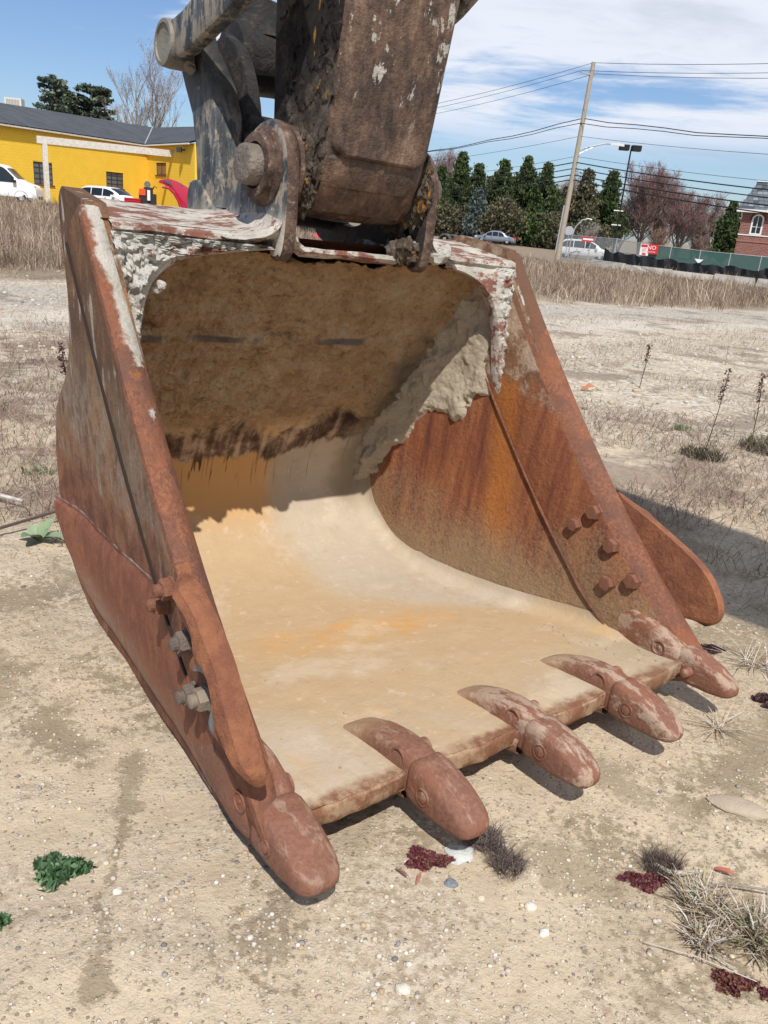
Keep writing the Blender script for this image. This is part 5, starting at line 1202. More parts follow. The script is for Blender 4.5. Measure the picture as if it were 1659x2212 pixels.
def bare(name, az, r, H, spread, pal, label, seed, nb=9, levels=4, twig=None, trunks=3, budn=0):
    """bare branching tree: limbs as tubes, fine twigs as slivers"""
    t = tree_thing(name, az, r, label, dz=-.1); g = random.Random(seed); mb = MB(); segs = []; buds = []
    def grow(p, d, L, rad, lv):
        n = 3; pts = [p]; 
        for i in range(n):
            d = (d+Vector((g.gauss(0, .13), g.gauss(0, .13), g.gauss(0, .05)+.07))).normalized(); pts.append(pts[-1]+d*L/n)
        if lv <= 2: mb.tube(pts, [rad*(1-.18*i) for i in range(n+1)], 5 if lv else 7, 0, caps=False)
        else: segs.extend([(pts[i], pts[i+1], rad*(1-.2*i)) for i in range(n)])
        if lv >= levels: buds.append(pts[-1]); buds.append(pts[-2]); return
        k = nb if lv == 0 else g.choice((4, 5, 6))
        for i in range(k):
            q = .25+.75*(i+g.random()*.8)/k; j = min(n-1, int(q*n)); b = pts[j].lerp(pts[j+1], q*n-j if q < 1 else 1); a = g.random()*6.283; s = spread*(1.0 if lv == 0 else .85)
            side = Vector((math.cos(a), math.sin(a), 0)); nd = (d*(1-s*.35)+side*s+Vector((0, 0, .35))).normalized(); grow(b, nd, L*g.uniform(.42, .62)*(1.12-.3*q), rad*.55*(1.1-.4*q), lv+1)
    for k in range(trunks):
        a = 6.283*k/trunks+g.random(); s = 0 if trunks == 1 else .22; grow(Vector((0, 0, 0)), Vector((math.cos(a)*s, math.sin(a)*s, 1)).normalized(), H*g.uniform(.62, .78), H*.013, 0)
    mb.build('trunk', plain(name+'_bark', tuple(x*1.0 for x in pal[0]), .9, 0, .3, 4), t, fix=False)
    A_ = np.array([list(s[0]) for s in segs]); B_ = np.array([list(s[1]) for s in segs]); n = len(A_); w = np.maximum(np.array([s[2] for s in segs]), twig or .006)[:, None]
    sd = np.cross(B_-A_, rng.normal(size=(n, 3))); sd /= np.linalg.norm(sd, axis=1)[:, None]+1e-9; s2 = np.cross(B_-A_, sd); s2 /= np.linalg.norm(s2, axis=1)[:, None]+1e-9
    V = np.stack([A_-sd*w, A_+sd*w, B_+sd*w*.6, B_-sd*w*.6, A_-s2*w, A_+s2*w, B_+s2*w*.6, B_-s2*w*.6], 1).reshape(-1, 3); k = 8*np.arange(n)[:, None]
    F = np.concatenate([k+np.array([[0, 1, 2, 3]]), k+np.array([[4, 5, 6, 7]])], 1).reshape(-1, 4); parts = [(V, F, np.repeat(pick(pal, n, .2), 2, 0))]
    if budn:
        bp = np.repeat(np.array([list(b) for b in buds]), budn, 0); bp = bp+rng.normal(0, .20, bp.shape); parts.append(quads(bp, .060, [(.27, .115, .115), (.22, .10, .10), (.33, .17, .155), (.21, .14, .125)], 1, .3, 1.3))
    V, F, C = joinq(parts); fastmesh('crown', V, F, M_twig, t, cols=C); return t
GT = [(.25, .215, .19), (.33, .285, .25), (.18, .15, .135)]; RT = [(.25, .205, .185), (.32, .265, .24), (.24, .165, .155)]
bare('budding_maple', 15.2, 122, 11.2, .95, RT, 'wide bare tree with dense red buds right of the twin headed lot lamp', 5, 11, 4, .013, 6, 3)
bare('budding_maple', 17.6, 120, 9.0, 1.0, RT, 'lower bare pinkish tree in the middle of the red budding trees', 8, 10, 4, .013, 6, 2)
bare('budding_maple', 19.6, 124, 8.2, 1.0, GT, 'greyish bare tree nearest the brick building', 9, 10, 4, .013, 5, 1)
bare('budding_maple', 1.6, 130, 11.2, .6, RT, 'red budding tree peeping out beside the right edge of the excavator arm', 12, 10, 4, .012, 4, 3)
bare('budding_maple', 10.0, 132, 9.6, .6, RT, 'faint red budding tree rising between two evergreens by the utility pole', 14, 9, 4, .012, 4, 2)
bare('bare_shrub', 11.9, 98, 3.4, .8, [(.36, .33, .30), (.28, .25, .22)], 'thin pale bare shrub between the white family car and the evergreens', 15, 8, 3, .012, 5)
bare('bare_tree', 13.9, 126, 6.2, .9, GT, 'low grey bare tree between the last evergreen and the red budding tree', 41, 9, 4, .013, 4, 1)
bare('bare_tree', 16.3, 128, 6.8, .9, GT, 'grey bare tree in the gap between the two largest budding trees', 42, 9, 4, .013, 4, 1)
bare('bare_tree', 18.5, 128, 6.4, .9, GT, 'low grey bare tree just left of the greyish tree by the brick building', 43, 9, 4, .013, 4, 1)
bare('bare_shrub', 16.3, 100, 3.6, .8, [(.30, .20, .15), (.24, .17, .14)], 'reddish brown bare shrub low behind the chain link fence', 17, 9, 3, .014, 6)
bare('bare_shrub', 18.9, 98, 3.2, .8, [(.30, .22, .18), (.20, .15, .13)], 'grey brown bare shrub behind the fence close to the brick building', 18, 9, 3, .014, 6)
bare('bare_tree', -17.7, 100, 14.6, .55, [(.34, .30, .27), (.42, .37, .33), (.30, .25, .22)], 'tall slim bare tree with clinging seed clusters behind the yellow building', 21, 8, 4, .010, 2, 1)
t = arbor(20.35, 112, 7.2, 2.4, GREEN, 'dark round evergreen touching the brick building', 71, .9, 'pine_tree'); del t['group']
# spreading cedar: tiers of drooping boughs
def cedar(az, r, H, wd, label, seed):
    t = tree_thing('cedar_tree', az, r, label); g = np.random.default_rng(seed); P = []; mb = MB().tube([(0, 0, -.3), (0, 0, H*.6), (.1, 0, H*.96)], [.30, .2, .04], 7)
    for k in range(95):
        q = g.random()**.8; h = H*(.22+.76*q); a = g.random()*6.283; L = wd*(1-.62*q)*g.uniform(.6, 1.1); s = np.linspace(0, 1, 5); rise = g.uniform(.10, .5)*L
        pts = [Vector((math.cos(a)*L*x, math.sin(a)*L*x, h+rise*x**.9-.10*L*x*x)) for x in s]; mb.tube(pts, [.05, .04, .03, .02, .01], 4, caps=False)
        m_ = 150; x = g.random(m_)**.7; fan = g.normal(0, .17, m_)*L*x
        P.append(np.stack([math.cos(a)*L*x-math.sin(a)*fan, math.sin(a)*L*x+math.cos(a)*fan, h+rise*x**.9-.10*L*x*x-np.abs(g.normal(0, .16, m_))], 1))
    mb.build('trunk', M_bark, t, fix=False); P = np.concatenate(P); V, F, C = quads(P, .20, [(.085, .118, .085), (.13, .165, .115), (.060, .085, .062), (.18, .19, .12)], .5, .35, 2.2); fastmesh('crown', V, F, M_fol, t, cols=C)
cedar(-22.3, 98, 11.9, 4.3, 'spreading dark cedar above the left end of the yellow building roof', 3)
cedar(-20.2, 100, 11.7, 4.6, 'dark cedar with flat drooping boughs next to the tall bare tree', 4)
cedar(-25.9, 84, 7.8, 1.6, 'tip of a dark evergreen cut off at the left edge beside the rooftop unit', 6)
# rooftop unit on the flat white roof of a building behind
x, y, z = pol(-25.2, 92); fb = empty('flat_building', (x, y, z), R(-20), 'white flat roofed building showing only its roof edge behind the shingles', 'building')
MB().box(-9, 3.2, -3, 6, -1, 5.25).build('wall', M_wht, fb); MB().box(-9.2, 3.4, -3.2, 6.2, 5.25, 5.62).build('roof', plain('white_membrane', (.78, .80, .82), .5), fb)
x, y, z = pol(-24.6, 92); ru = empty('rooftop_unit', (x, y, zel(4.02, x, y)), R(10), 'beige air conditioning unit with louvres on the white flat roof', 'air conditioner')
MB().box(-.75, .75, -.6, .6, 0, 1.25).build('casing', plain('beige_metal', (.60, .58, .52), .5), ru)
for k in range(9): MB().box(-.60+.135*k, -.52+.135*k, -.63, -.602, .55, 1.12).build('louvre', plain('louvre_grey', (.30, .30, .28), .5) if k == 0 else bpy.data.materials['louvre_grey'], ru)
# ------------------------------------------------------------------ vehicles
def car(name, az, r, head, Lc, Wc, Hc, color, label, kind='wagon', group=None, dz=0.0):
    x, y, z = pol(az, r); t = empty(name, (x, y, z+dz), R(head), label, 'car'); hw = Wc/2; paint = plain(name+'_paint', color, .28, .0, 0, spec=.6)
    gl = .30; h2 = Lc/2; belt = Hc*.56
    prof = {'wagon': [(-h2, .55, .90), (-h2+.08, .86, 1.0), (-h2+.45, Hc*.93, 1.0), (-h2+.9, Hc*.985, 1.0), (-.2, Hc, 1.0), (.55, Hc*.97, 1.0), (1.15, Hc*.80, 1.0), (1.5, belt*1.10, 1.0), (h2-.5, belt*.98, .97), (h2-.12, belt*.80, .92), (h2, .52, .84)],
            'sedan': [(-h2, .55, .88), (-h2+.1, belt*.98, .95), (-h2+.75, belt*1.08, 1.0), (-h2+1.5, Hc*.95, 1.0), (-.2, Hc, 1.0), (.4, Hc*.98, 1.0), (.85, Hc*.86, 1.0), (1.3, belt*1.10, 1.0), (h2-.5, belt*.97, .96), (h2-.12, belt*.80, .92), (h2, .52, .84)],
            'van': [(-h2, .6, .95), (-h2+.05, Hc*.93, 1.0), (-h2+.4, Hc*.99, 1.0), (0, Hc, 1.0), (h2-2.0, Hc*.985, 1.0), (h2-1.75, Hc*.93, 1.0), (h2-1.0, Hc*.60, 1.0), (h2-.55, Hc*.545, .98), (h2-.15, Hc*.50, .95), (h2-.04, Hc*.40, .92), (h2, .5, .9)]}[kind]
    Pf = smoothc(prof, 60, 2); rows = []
    for px, top, wf in Pf:
        w = hw*wf; bl = min(belt if kind != 'van' else Hc*.52, top*.97); roof = top > bl*1.08; tw = w*(.80 if kind != 'van' else .90) if roof else w*.90
        rows.append([(px, 0, gl*.8), (px, w*.86, gl*.8), (px, w*.985, gl+.08), (px, w, (gl+bl)/2+.04), (px, w*.975, bl), (px, (tw+w*.97)/2+.01, (bl+top)/2) if roof else (px, w*.95, bl+(top-bl)*.5), (px, tw, top-.06*(1 if roof else .3)), (px, tw*.75, top-.008), (px, 0, top)])
    P = np.array(rows); Pm = P[:, ::-1].copy(); Pm[..., 1] *= -1; Pall = np.concatenate([P, Pm[:, 1:]], 1)
    mb = MB().grid(Pall, 0, True); mb.add(Pall[0], [tuple(range(Pall.shape[1]))]); mb.add(Pall[-1], [tuple(range(Pall.shape[1]))]); body = mb.build('body', paint, t)
    # side glass
    g0, g1 = {'wagon': (-h2+.35, 1.05), 'sedan': (-h2+1.25, .95), 'van': (h2-2.25, h2-1.25)}[kind]; bl = belt if kind != 'van' else Hc*.52
    topf = lambda q: float(np.interp(q, Pf[:, 0], Pf[:, 1]))
    for s in (-1, 1):
        cuts = np.linspace(g0, g1, 4 if kind != 'van' else 2); xs_n = len(cuts)-1
        for k in range(xs_n):
            xs = np.linspace(cuts[k]+.035, cuts[k+1]-.035, 7); row = []
            for q in xs:
                tp = max(bl+.05, topf(q)-.13); w = hw; tw = w*(.80 if kind != 'van' else .90)
                f = lambda zz: w*.975+((tw-w*.975)*(zz-bl)/max(.2, topf(q)-bl))+.022
                row.append([(q, s*f(bl+.035), bl+.035), (q, s*f((bl+tp)/2), (bl+tp)/2), (q, s*f(tp), tp)])
            MB().grid(np.array(row), 0, True).build('side_window', M_dark, t)
    # windscreen and rear glass
    def across(x0, x1, nm):
        rowz = []
        for q in np.linspace(x0, x1, 6):
            tp = topf(q); rowz.append([(q+.012, yy*hw*(.74 if kind != 'van' else .84), tp+.014-.03*abs(yy)**3) for yy in np.linspace(-1, 1, 7)])
        MB().grid(np.array(rowz), 0, True).build(nm, M_dark, t)
    ws = {'wagon': (.62, 1.38), 'sedan': (.52, 1.2), 'van': (h2-1.68, h2-1.05)}[kind]; across(*ws, 'windscreen')
    if kind == 'sedan': across(-h2+.85, -h2+1.4, 'rear_window')
    tyre = MB().lathe((0, -.11, 0), (0, 1, 0), [(0, .16), (0, .29), (.03, .33), (.19, .33), (.22, .29), (.22, .16)], 20); rim = MB().lathe((0, -.115, 0), (0, 1, 0), [(.0, .001), (.02, .06), (.0, .10), (.01, .21), (.23, .21), (.22, .001)], 14)
    first = None
    for wx in (-h2+.85, h2-.92):
        for s in (-1, 1):
            if first is None:
                first = tyre.build('wheel', M_black, t); rm = rim.build('rim', plain('alloy_rim', (.45, .46, .47), .35, .6), first)
                w_ = first
            else: w_ = copy_tree(first, t)
            w_.location = (wx, s*(hw-.13), .33); w_.rotation_euler = (0, 0, 0 if s < 0 else math.pi)
            MB().lathe((wx, s*(hw-.30), .36), (0, s, 0), [(.0, .001), (.0, .40), (.312, .40)], 20, 0).build('wheel_arch', M_black, t)
    for s in (-1, 1):
        MB().box(h2-.32, h2-.06, -.20, .20, -.08, .08, 0, lambda a, b, c: (a-abs(b)*.2, s*(hw*.70)+b, belt*.80+c)).build('headlight', plain('headlight_glass', (.55, .57, .58), .15) if s < 0 else bpy.data.materials['headlight_glass'], t)
        MB().box(-h2-.01, -h2+.18, -.14, .14, -.16, .16, 0, lambda a, b, c: (a, s*(hw*.80)+b*.6, belt*.92+c)).build('tail_light', plain('tail_light_red', (.35, .02, .02), .3) if s < 0 else bpy.data.materials['tail_light_red'], t)
        MB().box(.95, 1.15, 0, .22, 0, .14, 0, lambda a, b, c: (a+(h2-2.3 if kind == 'van' else 0), s*(hw-.02+b), (belt if kind != 'van' else Hc*.54)+c)).build('door_mirror', paint if kind != 'van' else M_black, t)
        for dx in (-.75, .25): MB().box(dx, dx+.16, 0, .02, 0, .03, 0, lambda a, b, c: (a, s*(hw*.985+b), belt*.86+c)).build('door_handle', M_mull, t)
    MB().box(h2-.10, h2+.02, -.45, .45, .30, .48).build('bumper_grille', M_mull, t)
    return t
car('parked_car', 11.75, 79, 2-11, 4.75, 1.85, 1.70, (.80, .80, .79), 'white family car with dark windows parked behind the leaning utility pole', 'wagon', dz=-.02)
car('parked_car', 5.85, 98, 172-5, 4.7, 1.8, 1.42, (.20, .23, .28), 'blue grey sedan beyond the right corner of the digging bucket', 'sedan', dz=.05)
car('parked_car', -19.45, 63, -20, 4.4, 1.75, 1.48, (.78, .78, .76), 'white hatchback half hidden behind scrap in front of the yellow building', 'wagon', dz=.05)
car('parked_van', -26.15, 60, 10, 5.7, 2.0, 2.25, (.80, .80, .80), 'white cargo van cut off by the left edge of the picture', 'van', dz=.02)
car('parked_car', -6.6, 50, 200, 4.3, 1.75, 1.40, (.02, .03, .03), 'black car with teal glass glimpsed between the bucket and the arm', 'sedan', dz=-.1)

# ------------------------------------------------------------------ utility pole, wires, lamps, fence, barriers
M_pole = plain('weathered_pole_wood', (.36, .31, .24), .9, 0, .3, 5)
M_galv = plain('galvanised_steel', (.50, .52, .54), .45, .5, .15, 8); M_cab = plain('black_cable', (.018, .018, .02), .7)
px_, py_, pz_ = pol(10.12, 58); top = Vector((58.2*math.sin(R(10.55)), 58.2*math.cos(R(10.55)), 11.65)); base = Vector((px_, py_, pz_-.3))
po = empty('utility_pole', (px_, py_, pz_), 0, 'tall leaning wooden utility pole carrying the overhead wires beside the road', 'utility pole')
def at_pole(z): return base.lerp(top, (z-base.z)/(top.z-base.z))
lo = lambda p: tuple(Vector(p)-Vector((px_, py_, pz_)))
MB().tube([lo(base), lo(at_pole(4)), lo(at_pole(8)), lo(top)], [.185, .165, .145, .125], 12).build('pole_shaft', M_pole, po)
WD = Vector((-38.1, 54.5, 0)).normalized(); XD = Vector((WD.y, -WD.x, 0))
ca = at_pole(10.95); mb = MB(); mb.tube([lo(ca-XD*.95), lo(ca+XD*.35)], .055, 4, smooth=False); mb.build('crossarm', M_galv, po)
for s_ in (-.9, .3): MB().lathe(lo(ca+XD*s_), (0, 0, 1), [(.05, .02), (.08, .05), (.14, .035), (.18, .05), (.22, .02), (.22, .001)], 8).build('insulator', plain('porcelain_grey', (.42, .40, .38), .3) if s_ < 0 else bpy.data.materials['porcelain_grey'], po)
MB().tube([lo(at_pole(.2)+Vector((-.22, 0, 0))), lo(at_pole(3.2)+Vector((-.20, 0, 0)))], .05, 6).build('cable_riser', M_galv, po)
a0 = at_pole(6.55); SD = Vector((1, .1, 0)).normalized()
lamp = MB().tube([lo(a0), lo(a0+SD*.8+Vector((0, 0, .28))), lo(a0+SD*1.7+Vector((0, 0, .55))), lo(a0+SD*2.35+Vector((0, 0, .60)))], .045, 6).build('lamp_arm', M_galv, po)
MB().box(2.25, 2.95, -.14, .14, .50, .66, 0, lambda a, b, c: lo(a0+SD*a+XD*b+Vector((0, 0, c)))).tube([lo(a0+SD*2.6+Vector((0, 0, .66))), lo(a0+SD*2.6+Vector((0, 0, .78)))], .05, 6).build('lamp_head', plain('lamp_head_pale', (.62, .64, .66), .4), lamp)
MB().tube([lo(a0+Vector((0, 0, -.25))), lo(a0+SD*1.2+Vector((0, 0, .38)))], .02, 5).build('lamp_brace', M_galv, lamp)
wires = [(11.62, 0, .014, 1.9, 'thin overhead wire fixed to the very top of the leaning utility pole'), (11.05, -.9, .013, 1.9, 'thin overhead wire on the left insulator of the pole crossarm'), (11.05, .3, .013, 2.0, 'thin overhead wire on the right insulator of the pole crossarm'),
 (8.45, 0, .026, 2.3, 'wavy twisted overhead cable clamped midway between crossarm and lamp arm'), (8.15, -.15, .022, 2.0, 'slack overhead cable just under the wavy twisted one'), (7.40, 0, .012, 1.9, 'thin single overhead wire a little above the street lamp arm'), (6.20, 0, .012, 2.0, 'thin overhead wire just below the street lamp arm'),
 (5.85, 0, .034, 2.1, 'uppermost of the four thick black cables crossing the evergreens'), (5.48, 0, .030, 2.1, 'second of the four thick black cables from above'), (5.10, 0, .036, 2.1, 'third of the four thick black cables from above'), (4.80, 0, .036, 2.2, 'lowest of the four thick black cables crossing the evergreens')]
for z, off, rad, sag, lb in wires:
    p0 = at_pole(z)+XD*off; pts = []
    for i in range(-30, 31):
        t = i/30.0; k = abs(t); d_ = t*66.5; sg_ = sag*(4*k*(1-k)); wav = .05*math.sin(i*1.9) if 'wavy' in lb else 0
        pts.append(p0+WD*d_+Vector((0, 0, -sg_+wav)))
    tag(MB().tube([tuple(p) for p in pts], rad, 5, caps=False).build('overhead_wire', M_cab), lb, 'wire', 'overhead wires strung from the utility pole')
# neighbouring poles that carry the far ends of the wires
for sg_, lb in ((1, 'far wooden utility pole hidden behind the excavator arm'), (-1, 'next wooden utility pole beyond the right edge of the picture')):
    b = base+WD*66.5*sg_; q = empty('utility_pole', (b.x, b.y, gz(b.x, b.y)), 0, lb, 'utility pole'); MB().tube([(0, 0, -.3), (0, 0, 11.9)], [.18, .13], 10).build('pole_shaft', M_pole, q)
# twin headed lot lamp
x, y, z = pol(13.6, 85); t = empty('lot_lamp', (x, y, z), 0, 'tall black lot lamp with two square heads above the evergreens', 'lamp post')
hz_ = zel(5.30, x, y)-z; MB().tube([(0, 0, -.2), (.10, 0, hz_)], [.09, .07], 8).build('lamp_post', M_black, t)
for s in (-1, 1): MB().box(-.42, .42, -.38, .38, -.22, .26, 0, lambda a, b, c: (a+s*.56, b, c+hz_+.05)).build('lamp_head', M_black, t)
for k, e in enumerate((1.62, .75)): h_ = zel(e, x, y)-z; MB().box(-.55, .35, -.06, .06, h_, h_+.09).build('crossbar', M_wht, t)
# curved lamp, stop sign seen from behind
x, y, z = pol(10.8, 76); t = empty('curved_lamp', (x, y, z), R(-5), 'small curved neck lamp behind the white family car', 'lamp post'); hh = zel(1.02, x, y)-z
MB().tube([(0, 0, -.2), (.02, 0, hh*.45), (.25, 0, hh*.78), (.75, 0, hh*.96), (1.25, 0, hh), (1.55, 0, hh*.98)], [.05, .05, .045, .045, .04, .06], 7).build('lamp_neck', M_galv, t)
x, y, z = pol(10.62, 70); t = empty('road_sign', (x, y, z), R(-8), 'grey back of an octagonal road sign on its post right of the utility pole', 'road sign'); hh = zel(.10, x, y)-z
MB().tube([(0, .03, -.2), (0, .03, hh+.3)], .03, 6).build('sign_post', M_galv, t)
MB().prism([(.38*math.cos(R(22.5+45*k)), .38*math.sin(R(22.5+45*k))) for k in range(8)], 0, .015, lambda a, b, h: (a, h, b+hh+.1)).build('sign_plate', M_galv, t)
# chain link fence with green screen and black silt cloth
FP = [pol(a, r) for a, r in ((10.3, 69.5), (12.1, 67.5), (13.75, 66), (15.3, 65), (17.2, 64), (19.0, 63), (20.8, 62.3), (22.6, 61.8), (24.4, 61.4), (26.4, 61))]
ftop = [zel(e, p[0], p[1]) for e, p in zip((-.09, -.08, -.07, -.20, -.27, -.33, -.35, -.36, -.37, -.38), FP)]
def mk_mesh(name, c, holes, alpha):
    m = Mat(name); v = m.co(); m.fin(c, .7); xyz = m.xyz(v); s1 = m.math('ABSOLUTE', m.math('SUBTRACT', m.math('FRACT', m.math('MULTIPLY', m.math('ADD', xyz[0], xyz[2]), holes)), .5)); s2 = m.math('ABSOLUTE', m.math('SUBTRACT', m.math('FRACT', m.math('MULTIPLY', m.math('SUBTRACT', xyz[0], xyz[2]), holes)), .5))
    k = m.math('GREATER_THAN', m.math('MAXIMUM', s1, s2), .5-alpha/2); t = m.n('ShaderNodeBsdfTransparent'); x = m.n('ShaderNodeMixShader'); m.put(x.inputs[0], k); m.t.links.new(t.outputs[0], x.inputs[1]); m.t.links.new(m.b.outputs[0], x.inputs[2]); m.t.links.new(x.outputs[0], m.o.inputs[0]); return m.m
M_link = mk_mesh('chain_link_wire', (.34, .37, .38), 14.0, .26); M_green = mk_mesh('green_screen_mesh', (.055, .13, .115), 25.0, .72)
M_silt = plain('black_silt_cloth', (.012, .013, .015), .6, 0, .3, 3)
fo = FP[0]; fn = empty('chain_link_fence', (fo[0], fo[1], fo[2]), 0, 'chain link fence with green screening along the far right of the field', 'fence')
lf = lambda p: (p[0]-fo[0], p[1]-fo[1], p[2]-fo[2])
for i, p in enumerate(FP): MB().tube([lf((p[0], p[1], p[2]-.1)), lf((p[0], p[1], ftop[i]+.06))], .038, 6).build('fence_post', M_galv, fn)
for i in range(len(FP)-1):
    a, b = FP[i], FP[i+1]; MB().tube([lf((a[0], a[1], ftop[i])), lf((b[0], b[1], ftop[i+1]))], .022, 5).build('top_rail', M_galv, fn)
    mb = MB(); mb.add([lf((a[0], a[1], a[2]+.02)), lf((b[0], b[1], b[2]+.02)), lf((b[0], b[1], ftop[i+1]-.02)), lf((a[0], a[1], ftop[i]-.02))], [(0, 1, 2, 3)]); mb.build('link_mesh', M_link if i < 3 else M_green, fn)
mb = MB(); rows = []; sg_rng = random.Random(3)
SP = [pol(a, r) for a, r in zip(np.linspace(13.1, 26.4, 70), np.interp(np.linspace(13.1, 26.4, 70), [13, 15, 17, 19, 21, 23, 27], [61.5, 60.5, 60, 59.3, 58.8, 58.4, 58]))]
for i, p in enumerate(SP):
    sag = .14*abs(math.sin(i*.31+1.3*mn.noise(Vector((i*.13, 5, 0)))))+.22*mn.noise(Vector((i*.3, 0, 0))); tp = np.interp(i, [0, 3, 25, 45, 69], [1.30, 1.15, .98, .95, 1.0])-sag*1.0; bow = .12*math.sin(i*.9)
    rows.append([(p[0]+bow*q, p[1]+.1*math.sin(i*1.7+q*3), p[2]+tp*q) for q in (0, .3, .6, .85, 1.0)])
sc_ = mb.grid(np.array(rows)-np.array(SP[0])).build('silt_cloth', M_silt); sc_.location = SP[0]; tag(sc_, 'sagging black silt cloth strung low in front of the chain link fence', 'cloth')
# signs wired to the fence
def text_mesh(name, body, size, mat, parent, loc, rot, ext=.002, sx=1.0):
    cu = bpy.data.curves.new(name+'_font', 'FONT'); cu.body = body; cu.size = size; cu.align_x = 'CENTER'; cu.align_y = 'CENTER'; cu.extrude = ext; cu.resolution_u = 2
    to = bpy.data.objects.new(name, cu); col.objects.link(to); dg = bpy.context.evaluated_depsgraph_get(); me = bpy.data.meshes.new_from_object(to.evaluated_get(dg)); bpy.data.objects.remove(to)
    me.materials.clear(); me.materials.append(mat); o = bpy.data.objects.new(name, me); col.objects.link(o); o.parent = parent; o.location = loc; o.rotation_euler = rot; o.scale = (sx, 1, 1); return o
M_red = plain('sign_red', (.55, .03, .035), .5); M_sw = plain('sign_white', (.78, .78, .76), .5)
def fence_sign(az, el, w, h, label, body, top_, bg):
    x, y, _ = pol(az, 64.3); z = zel(el, x, y); t = empty('fence_sign', (x, y, z), R(-az), label, 'sign')
    MB().box(-w/2, w/2, -.01, .01, -h/2, h/2).build('sign_panel', bg, t)
    if body == 'NO':
        text_mesh('lettering', 'NO', .40, M_sw, t, (0, -.016, .09), (R(90), 0, 0)); text_mesh('lettering', 'TRESPASSING', .105, M_sw, t, (0, -.016, -.20), (R(90), 0, 0))
    else:
        MB().box(-w/2+.03, w/2-.03, -.016, -.011, .18, h/2-.03).build('red_band', M_red, t)
        for k in range(4): MB().box(-w/2+.1, w/2-.1-.1*(k % 2), -.016, -.011, .10-.09*k, .13-.09*k).build('text_line', M_red, t)
        MB().box(-.14, .14, -.016, -.011, -h/2+.03, -h/2+.16).build('red_mark', M_red, t)
fence_sign(16.0, -.50, .95, .66, 'red sign with white lettering NO hanging on the chain link fence', 'NO', None, M_red)
fence_sign(15.58, -.58, .60, .78, 'white notice board with red print left of the red fence sign', 'x', None, M_sw)
x, y, _ = pol(11.95, 67.4); t = empty('fence_sign', (x, y, zel(-.28, x, y)), R(-12), 'small red sign on the fence right above the white family car', 'sign'); MB().box(-.5, .5, -.01, .01, -.14, .2).build('sign_panel', M_red, t); MB().box(-.42, .42, -.016, -.011, -.02, .10).build('white_print', M_sw, t)
x, y, _ = pol(19.0, 62.9); t = empty('fence_sign', (x, y, zel(-.95, x, y)), R(-19), 'small white triangular tag on the green screening', 'sign'); MB().prism([(-.3, .12), (.3, .1), (.02, -.2)], 0, .01, lambda a, b, h: (a, -h-.03, b)).build('tag_plate', M_sw, t)
# concrete barriers lying in the weeds
M_conc = plain('weathered_concrete', (.46, .43, .37), .9, 0, .3, 5, .01)
def barrier(az0, r0, az1, r1, h, label):
    a, b = Vector(pol(az0, r0)), Vector(pol(az1, r1)); c = (a+b)/2; e = (b-a); Ln = e.length; t = empty('concrete_barrier', tuple(c), math.atan2(e.y, e.x), label, 'barrier', 'concrete barriers lying in front of the fence')
    pr = [(-.30, -.3), (-.30, .08), (-.17, .30), (-.12, h), (.12, h), (.17, .30), (.30, .08), (.30, -.3)]
    MB().prism(pr, -Ln/2, Ln/2, lambda p, q, k: (k, p, q)).build('barrier_body', M_conc, t); 
    for k in (-.3, .3): MB().box(k*Ln-.12, k*Ln+.12, -.31, .31, -.05, .07).build('lifting_slot', M_mull, t)
barrier(12.45, 60, 14.5, 57.5, .50, 'short pale concrete barrier lying just right of the white family car')
barrier(14.6, 57.6, 17.5, 56.2, .45, 'long concrete barrier half buried in weeds under the black cloth')
barrier(17.6, 56.2, 20.1, 54.8, .42, 'middle concrete barrier almost hidden by weeds')
barrier(20.2, 54.8, 22.45, 53.6, .52, 'pale concrete barrier with its square end showing near the right edge')
barrier(22.75, 53.6, 25.5, 52.4, .52, 'last concrete barrier cut off by the right edge of the picture')
# brick building at the right edge
def mk_brick():
    m = Mat('red_brown_brick'); v = m.co(); br = m.n('ShaderNodeTexBrick'); xyz = m.xyz(v); m.put(br.inputs['Vector'], m.vec(xyz[0], xyz[2], 0)); br.inputs['Scale'].default_value = 1.0
    br.inputs['Color1'].default_value = (.16, .052, .042, 1); br.inputs['Color2'].default_value = (.25, .088, .066, 1); br.inputs['Mortar'].default_value = (.30, .22, .19, 1); br.inputs['Mortar Size'].default_value = .018; br.inputs['Brick Width'].default_value = .42; br.inputs['Row Height'].default_value = .15
    return m.fin(br.outputs[0], .85)
bx, by, bz = pol(20.98, 95); bb = empty('brick_building', (bx, by, bz), R(-24), 'red brick building with slate mansard roof and white arched windows at the right edge', 'building')
ez = zel(2.2, bx, by)-bz; rz = zel(3.93, bx, by)-bz; M_brick = mk_brick()
wins = [(1.0, 2.15), (2.85, 4.0), (5.6, 6.75), (7.5, 8.65)]; z0w = zel(.87, bx, by)-bz; z1w = zel(1.75, bx, by)-bz
mb = MB(); xs = [0]+sum([[a, b] for a, b in wins], [])+[12]
for k in range(0, len(xs), 2): mb.box(xs[k], xs[k+1], 0, 8, -.5, ez)
for a, b in wins: mb.box(a, b, 0, 8, -.5, z0w); mb.box(a, b, 0, 8, z1w+.55, ez); mb.box(a, b, .25, 8, z0w, z1w+.55)
mb.build('wall', M_brick, bb); MB().box(-.05, 12, -.06, 0, z0w-.75, z0w-.55).build('brick_belt', plain('pale_brick_belt', (.30, .14, .11), .85), bb); MB().box(-.05, 12, -.06, 0, z0w-.12, z0w-.02).build('sill_course', M_wht, bb)
